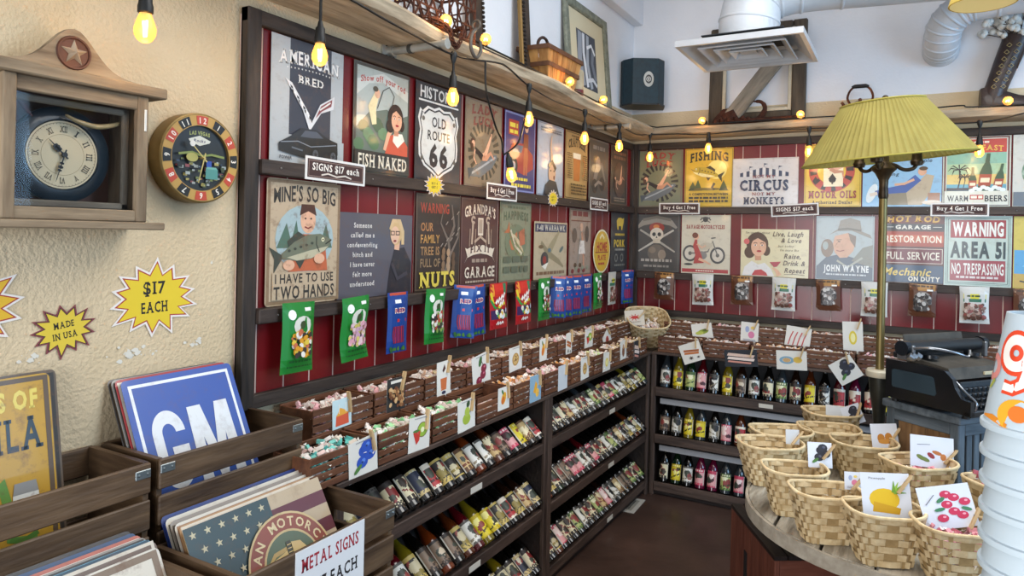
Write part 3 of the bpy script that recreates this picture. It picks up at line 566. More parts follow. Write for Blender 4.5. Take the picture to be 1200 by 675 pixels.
def s_bass(a):
    a.frame(.4, .4, 31.6, 39.6, .9, '#6f6f58'); a.text('HAPPINESS', 16, 32.6, 25, 4, '#5b634c', 2, arc=.8); bars(a, 16, 36.6, 18, 1.3, 1, '#6a6f56', 21); a.ell(16, 20, 11, 9, '#73795f'); fishshape(a, 15.6, 19.6, 1.1, '#7d8157', '#c9b48f', '#b06a45', 140); a.poly([(18, 25), (24, 27), (25, 19), (20, 18)], '#b46a4c'); a.line([(10, 26), (15, 18), (22, 14)], 1.4, '#cdbfa2'); bars(a, 16, 10, 25, 3, 1, '#5d6350', 23); bars(a, 16, 5, 25, 3, 1, '#5d6350', 24)
def s_p40(a):
    a.rect(1, 25.5, 39.4, 30, '#2a3150'); a.text('P-40 WARHAWK', 20.2, 27.8, 35, 3, '#c9c2b2', 2, 1); a.line([(13, 11), (22, 19), (30, 26)], [6, 4.4, 1.6], '#9a8d6c'); a.line([(8, 20), (16, 14), (30, 9), (36, 6)], [2, 4, 3, 1.2], '#8a7e60'); a.ell(12.4, 10.4, 4.6, 4.4, '#3b3a3a'); a.ell(12.4, 10.4, 2.2, 2.1, '#8c2f2a'); a.poly([(9, 7), (13.6, 5), (17, 9), (14, 8.4)], '#e4dccc'); a.ell(18, 15.6, 2, 1.2, '#4e6a74'); a.ell(33, 16, 3, 1.2, '#5e6a64', rot=30); a.ell(8, 17.5, 3, 1, '#6d5a3e'); bars(a, 20, 2.4, 34, 1.7, 1, '#7a5b41', 25)
def s_nose(a):
    a.frame(.4, .4, 31.6, 39.6, .8, '#7c6654'); bars(a, 16, 35.5, 24, 3, 1, '#7b3a33', 27); a.rect(2, 32.4, 30, 33, '#74402f'); a.line([(12, 6), (15, 18), (17, 30)], [2, 4, 2], '#8d8276'); a.line([(21, 5), (20, 16), (17.5, 26)], [1.6, 3, 2.2], SK2); a.ell(17, 29, 2.2, 2.6, '#c59d82'); a.poly([(13.4, 13), (15, 21), (21, 21), (22.8, 13)], '#d9cfc4'); a.ell(7, 24, 3.4, 4.4, '#655548'); a.ell(25, 25, 3, 5, '#594b42'); 
    for i in range(8): a.ell(5+(i*5.3) % 23, 3+(i*1.7) % 5, 2, 1.4, ('#7d3030', '#8b8a74', '#54422f')[i % 3], n=8)
def s_pork(a):
    P_ = '#d6b338'; a.poly([(10.5, 31), (10, 34.5), (12.6, 36.4), (17, 36.8), (21, 36), (23.5, 36.8), (23, 33.6), (21.5, 31), (20.6, 28.4), (18.6, 28.4), (18, 31), (14, 31), (13.6, 28.4), (11.6, 28.4)], P_); bars(a, 16, 24.5, 17, 1.5, 1, P_, 31); a.text('PORK', 15.5, 19.4, 20, 4.6, P_, 2); bars(a, 16, 14.4, 17, 1.3, 1, '#9d9a8e', 32); a.arc(9.5, 9.5, 1.8, 2.8, '#7b7a72'); a.arc(20, 9.5, 1.8, 2.8, '#7b7a72'); bars(a, 16, 4, 19, 1.2, 1, '#77766e', 33)
def s_round(a):
    a.ell(0, 0, 13.9, 13.9, '#e6dcb8', 32); a.ell(0, 0, 12.9, 12.9, '#d0a62c', 32); a.rect(-10.5, -1, 10.5, -.3, '#8c3026'); a.text('HOME', 0, 3, 17, 5.6, '#a8321f', 2); a.line([(-3.6, 8.2), (0, 10.8), (3.6, 8.2)], 1.6, '#e9dcae'); a.text('PLATE', 0, -4, 13, 3.2, '#a8321f', 2); bars(a, 0, -8.6, 11, 1.4, 1, '#a8321f', 35)
GL1, GL2 = 'metal signs on the left display board', 'metal signs on the back display board'
sizeL = dict(W=31.4, H=39.4)
def sgL(label, y, z, fn, base, W=31.2, H=39.4, mat=tin, name='metal_sign', **k): return flat(name, label, 'sign', onL(y, z, .0215), W, H, base, fn, mat, group=GL1, **k)
Z1, Z2 = 1.8415, 1.3915
sgL('white and navy sign with black sports car and crossed racing flags', -3.247, Z1, s_bred, '#a6abad')
sgL('grey fishing sign of a shouting woman, lettered FISH NAKED', -2.882, Z1, s_naked, '#4a4a42', mat=tin)
sgL('black and white shield road sign reading OLD ROUTE 66', -2.528, Z1, s_r66, '#2b2c30', 32, mat=tin)
sgL('rusty brown pin-up sign right of the Route 66 sign', -2.172, Z1, s_lady(('LADY', 'LUCK'), 0, '#3d3b30', '#7a4038'), '#7d705c', mat=tin_worn)
sgL('blue-edged pin-up and red car sign on upper left ledge', -1.829, Z1, s_redblue, '#33306a')
sgL('pale blue-grey portrait sign beside the tan craft beer sign', -1.484, Z1, s_pale, '#a9b3c0')
sgL('tan craft beer sign with a drawn beer glass', -1.14, Z1, s_craft, '#b3925f')
sgL('plain dark grey sign right of the craft beer sign', -.802, Z1, s_dgrey, '#4d4a47', mat=tin_worn)
sgL('dark brown pin-up sign next to the corner on the upper left ledge', -.445, Z1, s_dbrown, '#3b312c', 30.5)
sgL('beige angler sign holding a huge fish, reading TWO HANDS', -3.253, Z2, s_mines, '#b7a286', 30.5, 39.8, tin_worn, round_=1.2)
sgL('grey sign with white quotation beside a blonde woman in black', -2.943, Z2, s_cond, '#55525a', 41, 30.4)
sgL('dark brown WARNING family tree sign with yellow NUTS lettering', -2.512, Z2, s_nuts, '#332a24', 31.4, 39.8)
sgL('maroon tool sign lettered GARAGE with a ribbon banner', -2.19, Z2, s_grandpa, '#4d2f2b', 31.2, 39.8)
sgL('mossy green sign with a leaping bass', -1.855, Z2, s_bass, '#84846a', 31.4, 39.8, tin_worn)
sgL('cream fighter plane sign with navy heading', -1.5, Z2, s_p40, '#b7a688', 40.4, 31)
sgL('busy pink and brown vintage sign between plane sign and round sign', -1.065, Z2, s_nose, '#9a8676', 31, 39.8, tin_worn)
sgL('round yellow sign with red lettering, lower left ledge', -.568, Z2+.142, s_round, '#e6dcb8', 28, 28, outline=[(14*math.cos(i*math.pi/18), 14*math.sin(i*math.pi/18)) for i in range(36)])
sgL('black sign with yellow pig and PORK lettering by the corner', -.415, Z2, s_pork, '#2b2d30', 31, 40)
# ---- back wall
def s_fishing(a):
    a.frame(.3, .3, 31.7, 39, .5, '#8a7420'); K_ = '#2b2716'; a.text('FISHING', 16, 33, 25.5, 5.6, K_, 2, 1, arc=1.6); a.ell(21.5, 25, 6.4, 6.4, '#e7d77a'); fishshape(a, 14.5, 22.8, 1.05, '#b59c2a', '#e6dca0', K_, -14)
    for x, h in ((5.5, 5), (9, 6.5), (26, 6)): a.poly([(x-3, 11), (x, 11+h), (x+3, 11)], '#3a431d'); a.poly([(x-2.2, 13), (x, 12+h), (x+2.2, 13)], '#4b5524')
    a.ell(15, 12, 9, .9, '#6a5c1c'); a.line([(20, 16), (18.5, 13), (20, 11.5)], 1.6, K_)
    a.text('A COMPETITION BETWEEN', 16, 8.6, 26, 1.5, K_, 2); bars(a, 16, 5.4, 26, 1.4, 2, K_, 24)
def s_circus(a):
    N_ = '#2f3b57'; R_ = '#8d4a4e'; a.frame(.3, .3, 40.7, 31.2, .3, '#a8a5a2')
    for i in range(15):
        x0, x1 = 5+i*2, 7+i*2; ya = 22+3.6*(1-abs(x0-20)/15); yb = 22+3.6*(1-abs(x1-20)/15); a.poly([(x0, 19.6), (x1, 19.6), (x1, yb), (x0, ya)], N_ if i % 2 == 0 else '#d5d4d2')
    for x, y in ((11, 24.2), (20, 26), (29, 24.2)): a.line([(x, y), (x, y+2.2)], .25, N_); a.poly([(x, y+2.2), (x+2.4, y+1.7), (x, y+1.1)], N_)
    a.text('NOT MY', 20, 19.4, 14, 1.9, R_, 1, 1, arc=.4); a.text('CIRCUS', 20, 14, 30, 6.4, N_, 2, 1); a.text('NOT MY', 20, 8.4, 14.5, 1.9, R_, 1, 1); a.text('MONKEYS', 20, 4, 25, 4.2, N_, 2, 1)
def s_oils(a):
    a.frame(.4, .4, 31.6, 38.6, .5, '#a98c2b'); a.ell(15.5, 22, 13, 13, '#b04434', 32); a.rays(15.5, 22, 8.5, 12.4, 12, '#2c2420', .42); a.ell(15.5, 22, 8, 8, '#d8b53c', 28); a.rect(11, 12.5, 22, 27, '#e7ddbd'); a.ell(16, 16.6, 2, 1.8, '#231d1c'); a.poly([(13.6, 17), (16, 20.6), (18.4, 17)], '#231d1c'); a.line([(16, 17), (16, 14)], .9, '#231d1c'); a.ell(6.5, 16, 1.6, 1.4, '#231d1c'); a.poly([(4.8, 16.2), (6.5, 19), (8.2, 16.2)], '#231d1c')
    lady(a, 15, 24, .95, '#5a2f1c', '#b83a34', -28); a.text('MOTOR OILS', 16, 7.6, 27, 4.2, '#8d3a34', 2, 1); a.text('Authorized Dealer', 16, 2.8, 23, 2, '#3d3020', 1, 1)
def s_lazy(a):
    a.text('people', 31, 27, 10, 2.2, '#33485c', 1, shear=.2); a.text('even', 18.5, 22.8, 6, 1.9, '#33485c', 1, shear=.2); a.text('thing', 15.5, 19.4, 7.5, 2, '#33485c', 1, shear=.2); bars(a, 10, 27, 14, 1.4, 1, '#33485c', 41); a.ell(5, 8, 2.4, 6, '#d9e2e2', rot=-20)
    a.poly([(12, 1), (13, 8), (19, 11.5), (26, 11), (33, 19), (37, 18), (35, 8), (31, 1)], '#b6a78e'); a.poly([(13, 1), (14, 9), (23, 8.4), (24, 1)], '#8f8570'); a.line([(7, 8), (14, 9.5), (22, 10.5), (29, 17)], [3, 3.6, 5, 4.6], '#4a63a0'); a.line([(4, 7), (8, 8)], 2, '#d9c9b8'); a.ell(31, 20.5, 2.2, 2.4, SK); a.ell(31.6, 22.3, 2.2, 1.2, '#54402c'); a.line([(27, 16), (22, 13.5), (17, 13)], 1.4, SK); a.rect(34, 1.5, 40, 8, '#a7836e'); a.ell(36, 2.4, 5, 1.4, '#d9d2c4')
def s_beers(a):
    a.frame(.6, .6, 31.4, 39.4, .9, '#6e4a42'); a.rect(2, 30, 30, 38, '#b04036'); a.rect(2, 24, 30, 30.4, '#7fae9a'); a.rect(2, 18, 30, 24.2, '#9fbf9a'); a.rect(2, 12, 30, 18.2, '#d6c178'); a.rect(2, 8.6, 30, 12.6, '#5fa0b4'); a.text('BREAKFAST', 16, 32.4, 25, 3, '#d9b24a', 1, 1, arc=1); bars(a, 16, 35.8, 12, 1, 1, '#e9dfcc', 17)
    for x, y, s in ((8, 21, 1.2), (10.5, 16.5, .7)):
        a.line([(x-.6, 10), (x+.4, 15), (x, y)], .5*s, '#2f2b30')
        for k in range(8): a.line([(x, y), (x+3.4*s*math.cos(k*.8), y+1.6*s*math.sin(k*.8)+1), (x+4.6*s*math.cos(k*.8), y+3*s*math.sin(k*.8)-.8)], [.3, .7, .1], '#2f2b30')
    a.rect(2, 9, 14, 10.6, '#2f2b30')
    for x, s, rot in ((14.4, .8, 0), (19.5, 1.25, -6), (25.6, .9, -10)):
        n_ = math.sin(R(rot)); P_ = lambda pts: [(x+u*s-v*s*n_, 8.6+v*s) for u, v in pts]
        a.poly(P_([(-2.3, 0), (-2.3, 8.5), (-1.6, 11), (-.8, 13), (-.7, 17), (.7, 17), (.8, 13), (1.6, 11), (2.3, 8.5), (2.3, 0)]), '#38523a'); a.poly(P_([(-2.3, 2.4), (-2.3, 7.6), (2.3, 7.6), (2.3, 2.4)]), '#9c4a34'); a.poly(P_([(-1.7, 4), (-1.7, 6), (1.7, 6), (1.7, 4)]), '#e5d6b8')
    a.rect(.9, .9, 31.1, 8.8, '#cfd1c4')
    for i in range(9): a.ell(14+i*1.8, 9+(i*1.3) % 2, 1.5, 1.1, '#d7e0de', n=8)
    a.text('WARM', 7.4, 4.6, 10, 3.3, '#2d3136', 1); a.text('BEERS', 25.4, 4.6, 10.4, 3.3, '#2d3136', 1); a.rect(13.2, 4, 19.6, 6.6, '#b04036'); bars(a, 16.4, 4.6, 5.4, 1.4, 1, '#e9dfcc', 19)
def s_wreath(a):
    a.text('L', 6, 34, None, 3.4, '#4d4f50', 1); bars(a, 18, 32.6, 17, 2.6, 1, '#4d4f50', 20); a.arc(15, 19, 7.5, 11, '#7e9a84', n=24); 
    for i in range(22): a.ell(15+9.4*math.cos(i*.286), 19+9.4*math.sin(i*.286), 2, 1.1, ('#5f8468', '#9fb5a0')[i % 2], n=8, rot=i*16+60)
    a.rect(.4, .4, 31.6, 8, '#68737c'); a.ell(15, 19, 5.4, 5.4, '#d5c9c2')
def s_pirate(a):
    a.frame(.4, .4, 31.6, 39.6, .5, '#55504a'); a.line([(2, 30.5), (6, 34), (16, 36.4), (26, 34), (30, 30.5)], [1.4, 4, 5, 4, 1.4], '#8a8378'); a.line([(6, 36), (16, 38), (26, 36)], 2, '#6f6659'); a.ell(16, 30.6, 5.4, 3.6, '#8f2f22'); a.ell(15.6, 31.4, 2.2, 1.4, '#c97a3a'); a.line([(3, 14), (16, 22), (28, 29)], [1, 1.6, 1.2], '#b9b2a6'); a.line([(29, 14), (16, 22), (4, 29)], [1, 1.6, 1.2], '#a39c90')
    a.ell(16, 26, 4.8, 4.6, '#cfc3b0'); a.rect(13.4, 19.8, 18.6, 23, '#bfb29e'); a.ell(14.1, 26, 1.3, 1.4, '#1c1a1a'); a.ell(17.9, 26, 1.3, 1.4, '#1c1a1a'); a.poly([(15.3, 23.4), (16, 25), (16.7, 23.4)], '#1c1a1a'); a.ell(16, 13, 6.4, 6, '#5d5349'); a.ell(20, 12, 2.8, 3.4, '#8b7b6a'); a.ell(13, 15, 2.6, 2.2, '#7a6a5a'); bars(a, 16, 7, 22, 1.8, 1, '#a59c92', 45); bars(a, 16, 3.2, 18, 1.4, 1, '#8d857c', 46)
def s_moto(a):
    a.rect(.6, .8, 31.4, 3.2, '#a63a3c'); bars(a, 16, 1.6, 12, .8, 1, '#e2d5c4', 47); a.text('SAVAGE MOTORCYCLES', 16, 31.6, 25.5, 2.4, '#8f2f2c', 2, 1); a.ell(16, 36.4, 1.7, 1.6, '#3b3834'); a.line([(13, 34.6), (19, 38)], .5, '#3b3834'); a.line([(19, 34.6), (13, 38)], .5, '#3b3834'); a.arc(16, 34, 3.6, 4.4, '#55504a', 30, 150, 14)
    for x, y in ((24.4, 12.6), (6, 13.6)): a.ell(x, y, 5, 5.6, '#413e3c'); a.ell(x, y, 3.7, 4.2, '#c9c0b0'); a.ell(x, y, 1.2, 1.3, '#55504a')
    a.line([(6, 13.6), (12, 14), (18, 15), (21, 22), (24.4, 12.6)], 1, '#6b6660'); a.ell(16.5, 18.6, 4.4, 2.4, '#b9ae98', rot=12); a.ell(14, 12.4, 3.4, 2.8, '#7a7670'); a.line([(20, 24), (23, 24.4)], .8, '#55504a'); a.line([(12, 7), (11.5, 13), (9.5, 19), (10, 23)], [7, 4, 3, 1.6], '#a93a34'); a.ell(10, 25, 1.9, 2.2, SK); a.ell(9.3, 25.8, 2, 1.9, '#6a3018'); a.line([(12, 10), (17, 8), (20, 6.4)], [2, 1.4, .8], SK); a.line([(10.6, 20), (14, 17.6), (16.5, 19)], 1, SK); a.ell(5, 6.2, 3, .7, '#2a2726')
def s_live(a):
    I_ = '#4d3a2c'; face(a, 10.6, 20, 1.75, '#4a2f1d'); a.poly([(1, .4), (2.5, 6), (7, 10), (11, 7.6), (15, 9), (19, 5), (21, .4)], '#d9d6d2'); a.poly([(7, .6), (9, 4), (13, 4.6), (16, 2.6), (17, .6)], '#b83a3e'); a.ell(3.6, 22.5, 1.8, 1.9, '#c9605e'); a.poly([(18, 9.5), (25, 10), (22.4, 6.6), (20.6, 6.4)], '#a8404e'); a.line([(21.5, 6.5), (21.8, 3)], .5, '#c9bfa6'); a.line([(24, 1), (22.5, 4), (20, 6)], [3, 2, 1], SK)
    a.text("I'm usually about", 10.5, 28.3, 15, 1.5, I_, 0, shear=.2); a.text('Live, Laugh', 29, 27.6, 18, 3, I_, 1, shear=.25); a.text('& Love', 31, 23.6, 12, 2.8, I_, 1, shear=.25); a.text('..but today', 27.4, 20, 10, 1.5, I_, 0, shear=.2); a.text("I'm more like", 30, 17.4, 11, 1.5, I_, 0, shear=.2); a.text('Raise,', 32, 13.6, 10, 3, I_, 1, shear=.25); a.text('Drink &', 33, 9.2, 13, 3, I_, 1, shear=.25); a.text('Repeat', 33.4, 4.6, 12, 3, I_, 1, shear=.25); a.line([(27, 1.9), (33, 2.3), (39, 1.9)], .3, I_)
def s_cowboy(a):
    a.frame(.4, .4, 31.6, 38.6, .3, '#8b9397'); a.poly([(.4, 8), (6, 14), (14, 16), (24, 13), (31.6, 16), (31.6, .4), (.4, .4)], '#54606c'); a.poly([(20, 12), (26, 20), (31.6, 22), (31.6, 8)], '#7f8076'); a.ell(6.5, 19.5, 3.6, 5.6, '#7d6a58'); a.ell(5.4, 21, 1.6, 2.6, '#97a29e'); a.poly([(10.6, 27), (9.6, 22), (10.6, 17), (13.6, 13.6), (17.6, 14), (21, 18), (22.4, 26), (18, 29)], '#c59a7e'); a.poly([(18, 29), (22.4, 27), (22, 20), (19.4, 24)], '#7a6a5c'); a.ell(13, 23.6, .8, .35, '#4a3a30'); a.line([(11.6, 24.6), (14.4, 24.8)], .4, '#5d4a3c'); a.line([(12.2, 23), (10.8, 20.6), (12.6, 20.3)], .4, '#a67c62'); a.line([(11.6, 18.2), (13.6, 17.6), (16, 18.4)], .6, '#8b4a3e')
    a.poly([(7, 27.4), (12, 30), (20, 30.4), (31, 25.6), (30, 28), (25.4, 30), (24.5, 36.4), (19, 38.2), (13.6, 36.6), (12.4, 31.4)], '#8a8478'); a.line([(12.2, 31), (18, 31.6), (25, 30.4)], 1.2, '#696459'); a.line([(12, 12), (18, 8), (26, 14)], 1.2, '#a5a699'); a.text('JOHN WAYNE', 17, 7.2, 25, 3.8, '#e2e3e0', 2, 1); bars(a, 17, 3, 22, .9, 1, '#c9ced0', 22)
def s_hot(a):
    a.rect(.6, 31.4, 31.4, 39.6, '#5d2420'); a.rect(.6, 31.4, 31.4, 35, '#33383c'); a.text('HOT ROD', 16, 37.4, 27, 3.4, '#d3a03a', 2, 1, shear=.15, arc=.6); a.text('GARAGE', 16, 33, 18, 2.2, '#dcd6c8', 2); a.line([(1.5, 33), (6, 33)], .3, '#dcd6c8'); a.line([(26, 33), (30.5, 33)], .3, '#dcd6c8')
    a.rect(.6, 21.6, 31.4, 30.4, '#9c3f2c'); a.rect(.6, 24, 31.4, 28.4, '#b85a3a'); a.text('RESTORATION', 16, 26, 28.6, 4, '#e6dcc8', 1); a.rect(.6, 11.4, 31.4, 20.8, '#6a2f36'); a.frame(1, 11.8, 31, 20.4, .3, '#cfc5b5'); a.text('FULL SERVICE', 16, 16.2, 27, 4.4, '#d9cfbe', 1, sw=.8); a.rect(.6, .6, 31.4, 10.6, '#3d5268'); a.text('Mechanic', 13.5, 6.8, 24, 4.4, '#dcc06a', 1, shear=.25); a.text('ON DUTY', 22, 2.8, 16, 2.6, '#e2dac8', 2)
def s_a51(a):
    G_ = '#3f4a4c'; a.frame(.8, .8, 31.2, 39, .5, '#8fa39a'); a.frame(1.7, 1.7, 30.3, 38.2, .3, '#5c6c68'); a.rect(3, 27.2, 29, 37.4, '#9b3f42'); a.text('WARNING', 16, 32.3, 24, 7.4, '#e3e1d8', 2); a.text('AREA 51', 16, 20.6, 26, 8.6, G_, 2); a.rect(3, 3, 29, 14.6, '#9b4a50'); a.text('NO TRESPASSING', 16, 9.8, 24.5, 6.2, '#e3e1d8', 1); bars(a, 16, 4.4, 20, 1.2, 1, '#d5c9c4', 51)
def s_beach(a):
    a.rect(.4, 20, 31.6, 39.4, '#c9b65c'); a.rect(.4, 8, 31.6, 21, '#5fa0c8'); a.rect(.4, .4, 31.6, 8, '#c2a35a'); a.poly([(4, 12), (12, 20), (22, 15), (30, 24), (31.6, 12)], '#7fc0dd'); a.line([(3, 4), (8, 3), (12, 4)], .7, '#33424d')
def sgB(label, x, z, fn, base, W=32, H=39.4, mat=tin, **k): return flat('metal_sign', label, 'sign', onB(x, z, -.0215), W, H, base, fn, mat, group=GL2, **k)
sgB('green pin-up sign reading LADY LUCK, beside the corner', .055, Z1, s_lady(('LADY', 'LUCK'), 0, '#1d1c1a', '#8d3230'), '#6c7057', 32.4)
sgB('bright yellow FISHING sign with a jumping bass', .395, Z1, s_fishing, '#cda829')
sgB('pale landscape sign reading NOT MY CIRCUS NOT MY MONKEYS', .71, Z1, s_circus, '#c9c8c8', 40.8, 31.6)
sgB('yellow MOTOR OILS pin-up sign left of the lamp', 1.153, Z1, s_oils, '#cfae3d', 32, 39)
sgB('light blue sign of a man dozing in an armchair, under the lampshade', 1.481, Z1, s_lazy, '#8fb9d6', 40.8, 31.4)
sgB('red and teal beach sign reading WARM BEERS', 1.893, Z1, s_beers, '#c4c9bd', 32, 39.6)
sgB('pale sign with green wreath at the right end, upper ledge', 2.222, Z1, s_wreath, '#c3c4bb', 32, 39.6)
sgB('dark skull and crossed swords sign beside the corner, lower ledge', .045, Z2, s_pirate, '#3a3633', 32.6, 40)
sgB('cream motorcycle sign with a woman in red', .381, Z2, s_moto, '#c9c0aa', 32.6, 39.6)
sgB('cream sign of a smiling woman with LIVE LAUGH LOVE writing', .775, Z2, s_live, '#d3c8a2', 41.2, 30.6)
sgB('grey portrait sign of a cowboy in a wide hat', 1.228, Z2, s_cowboy, '#a3adad', 32.2, 39.2)
sgB('stacked HOT ROD GARAGE sign behind the lamp pole', 1.59, Z2, s_hot, '#4d3a32', 31.4, 40)
sgB('green-edged sign reading WARNING AREA 51 NO TRESPASSING', 1.907, Z2, s_a51, '#b9c6bb', 31.8, 39.8)
sgB('yellow and blue beach sign at the right end, lower ledge', 2.232, Z2, s_beach, '#c9b65c', 32, 39.6)
# ---- price placards clipped on the ledges
def plac(t1, serif=1):
    def f(a): 
        a.rect(.9, .8, 27.1, 6.8, '#3c2320'); a.frame(1.4, 1.2, 26.6, 6.4, .2, '#8a736a'); a.text(t1, 14, 4.5, 22, 2.3, '#e9e2d8', 1, serif); a.line([(7, 1.9), (10, 2.6), (14, 1.9), (18, 2.6), (21, 1.9)], .5, '#cfc5ba')
    return f
for t_, m, l in (('SIGNS $17 each', onL(-3.13, 1.793, .053) @ RZ(-1), 'under the sports car sign'), ('Buy 4 Get 1 Free', onL(-2.03, 1.79, .053), 'above the maroon garage sign'), ('SIGNS $17 each', onL(-.84, 1.79, .053), 'near the corner above the round yellow sign'),
                 ('Buy 4 Get 1 Free', onB(.228, 1.792, -.053), 'under the yellow fishing sign, back wall'), ('SIGNS $17 each', onB(.965, 1.775, -.053) @ RZ(3), 'between the circus sign and the cowboy sign'), ('Buy 4 Get 1 Free', onB(1.835, 1.785, -.053), 'above the stacked garage sign, back wall')):
    flat('price_placard', 'small brown and white price placard '+l, 'placard', m, 28, 7.6, '#d8d6d2', plac(t_), paper, .002, 'price placards on the ledges')
# ---- starbursts
def burst(label, mw, r, lines, n, seed, c1, c2, sx=1, sy=.8, edge='#a33a2e', tc='#1c1a18', q=.66):
    o1 = star_edge(n, r*q, r, seed, sx, sy); sc = lambda k: [(x*k, y*k) for x, y in o1]
    def f(a):
        a.poly(sc(.9), edge); a.poly(sc(.84), c2)
        for i, (t_, w, h) in enumerate(lines): a.text(t_, 0, (len(lines)-1)*h*.85-i*h*1.7, w, h, tc, 1, 1)
    return flat('starburst_sign', label, 'sign', mw, 1, 1, c1, f, paper, .0008, 'starburst price signs', outline=o1)
burst('large yellow starburst sign reading $17 EACH on the tan wall', onL(-3.598, 1.443, .003) @ RZ(2), 13.4, (('$17', 6.2, 3.2), ('EACH', 7.4, 2.8)), 14, 4, '#e4ddd6', '#dcc02a', 1, .78)
mu = burst('small yellow and maroon starburst sign reading MADE IN USA', onL(-3.822, 1.383, .003) @ RZ(8), 8.4, (('MADE', 4.6, 1.5), ('IN USA', 5.6, 1.5)), 13, 8, '#7d3a40', '#d8bd3a', 1, .8, '#231d1d', q=.6)
burst('starburst sign cut off by the left picture edge, under the wood clock', onL(-4.02, 1.45, .003), 11.5, (('$17', 6, 3), ('EACH', 7, 2.6)), 13, 5, '#e4ddd6', '#dcb02a', 1, .95)
burst('tiny yellow starburst on the ledge right of the fish naked sign', onL(-2.436, 1.822, .054), 5.6, (('BUY 4', 4, .9), ('GET 1', 4, .9)), 14, 6, '#e4ddd6', '#dcc02a', 1.25, .85)
burst('tiny yellow starburst on the ledge above the plane sign', onL(-1.35, 1.828, .054), 5.6, (('BUY 4', 4, .9), ('GET 1', 4, .9)), 14, 7, '#e4ddd6', '#dcc02a', 1.3, .9)
# ================================================================== candy pouches hung on the lower ledges
def pouch(name, label, mw, W, H, base, fn, group, bulge=.9, wob=0, seed=0):
    """soft pouch, art in centimetres; local origin at the top middle, hanging down -Y"""
    q = random.Random(seed); mb = MB(); nu, nv = 6, 10; P = {}
    def surf(u, v, side):
        e = min(1, 4.2*min(u, 1-u))*min(1, 5*min(v, 1-v)+.05); return (side*bulge*e+wob*math.sin(v*5+seed)*.35)*.01
    xw = lambda v: 1-.05*math.sin(math.pi*v)
    for side in (1, -1):
        o = len(mb.v); vs = []; fs = []
        for j in range(nv+1):
            for i in range(nu+1):
                u, v = i/nu, j/nv; vs.append(((u-.5)*W*xw(v)+wob*math.sin(v*6+seed)*.25, -v*H, surf(u, v, side)))
        for j in range(nv):
            for i in range(nu):
                f = (j*(nu+1)+i, (j+1)*(nu+1)+i, (j+1)*(nu+1)+i+1, j*(nu+1)+i+1); fs.append(f if side > 0 else f[::-1])
        mb.add(vs, fs, base)
    n0 = len(mb.v); fn(mb, W, H)
    for i in range(n0, len(mb.v)):
        x, y, z = mb.v[i]; u, v = min(1, max(0, x/W+.5)), min(1, max(0, -y/H)); mb.v[i] = (x*xw(v)+wob*math.sin(v*6+seed)*.25, y, z+surf(u, v, 1)+.0004)
    mb.v = [(x*.01, y*.01, z) for x, y, z in mb.v]
    return tag(mb.build(name, foil, mw=mw), label, 'candy bag', group)
def dots(a, x0, y0, x1, y1, r, cols, n, seed):
    q = random.Random(seed)
    for i in range(n): x, y = q.uniform(x0, x1), q.uniform(y0, y1); a.ell(x, y, r*q.uniform(.8, 1.2), r*q.uniform(.7, 1.1), q.choice(cols), n=8, rot=q.uniform(0, 180))
def grid_rect(a, x0, y0, x1, y1, col, n=6):
    for i in range(n):
        for j in range(n): a.rect(x0+(x1-x0)*i/n, y0+(y1-y0)*j/n, x0+(x1-x0)*(i+1)/n, y0+(y1-y0)*(j+1)/n, col); a.L -= 1
    a.L += 1
def b_green(cols, seed):
    def f(a, W, H):
        a.ell(-W*.25, -H*.17, 1.5, 1.6, '#e6ece2', n=12); a.rect(W*.15, -H*.13, W*.35, -H*.08, '#eef0ea'); a.ell(1, -H*.33, 3.8, 3.0, '#d9d8cc', n=12); a.ell(1, -H*.32, 1.2, 1.3, '#3b4a2c', n=8); dots(a, -3.2, -H*.76, 4.8, -H*.42, .95, cols, 80, seed); bars(a, 0, -H*.84, W*.7, .7, 1, '#0f4a1c', seed); bars(a, 0, -H*.91, W*.8, .5, 1, '#0f4a1c', seed+1)
    return f
def b_blue(a, W, H):
    grid_rect(a, -W*.4, -1.1, W*.4, -.1, '#b5482e', 3); a.rect(-W*.2, -H*.18, W*.1, -H*.12, '#e9edf2'); a.text('RED', .4, -H*.3, W*.52, 1.9, '#e3d8d0', 2); a.text('RED', .4, -H*.3, W*.48, 1.5, '#b23a44', 1); a.rect(-W*.1, -H*.49, W*.38, -H*.44, '#c22a34')
    for i in range(7): a.line([(-W*.25+i*.9, -H*.56), (-W*.28+i*1, -H*.7), (-W*.2+i*.9, -H*.84)], .55, ('#8d1a2a', '#a8283a')[i % 2])
    dots(a, -W*.35, -H*.97, W*.35, -H*.91, .7, ['#4a7a34', '#31602e'], 14, 3)
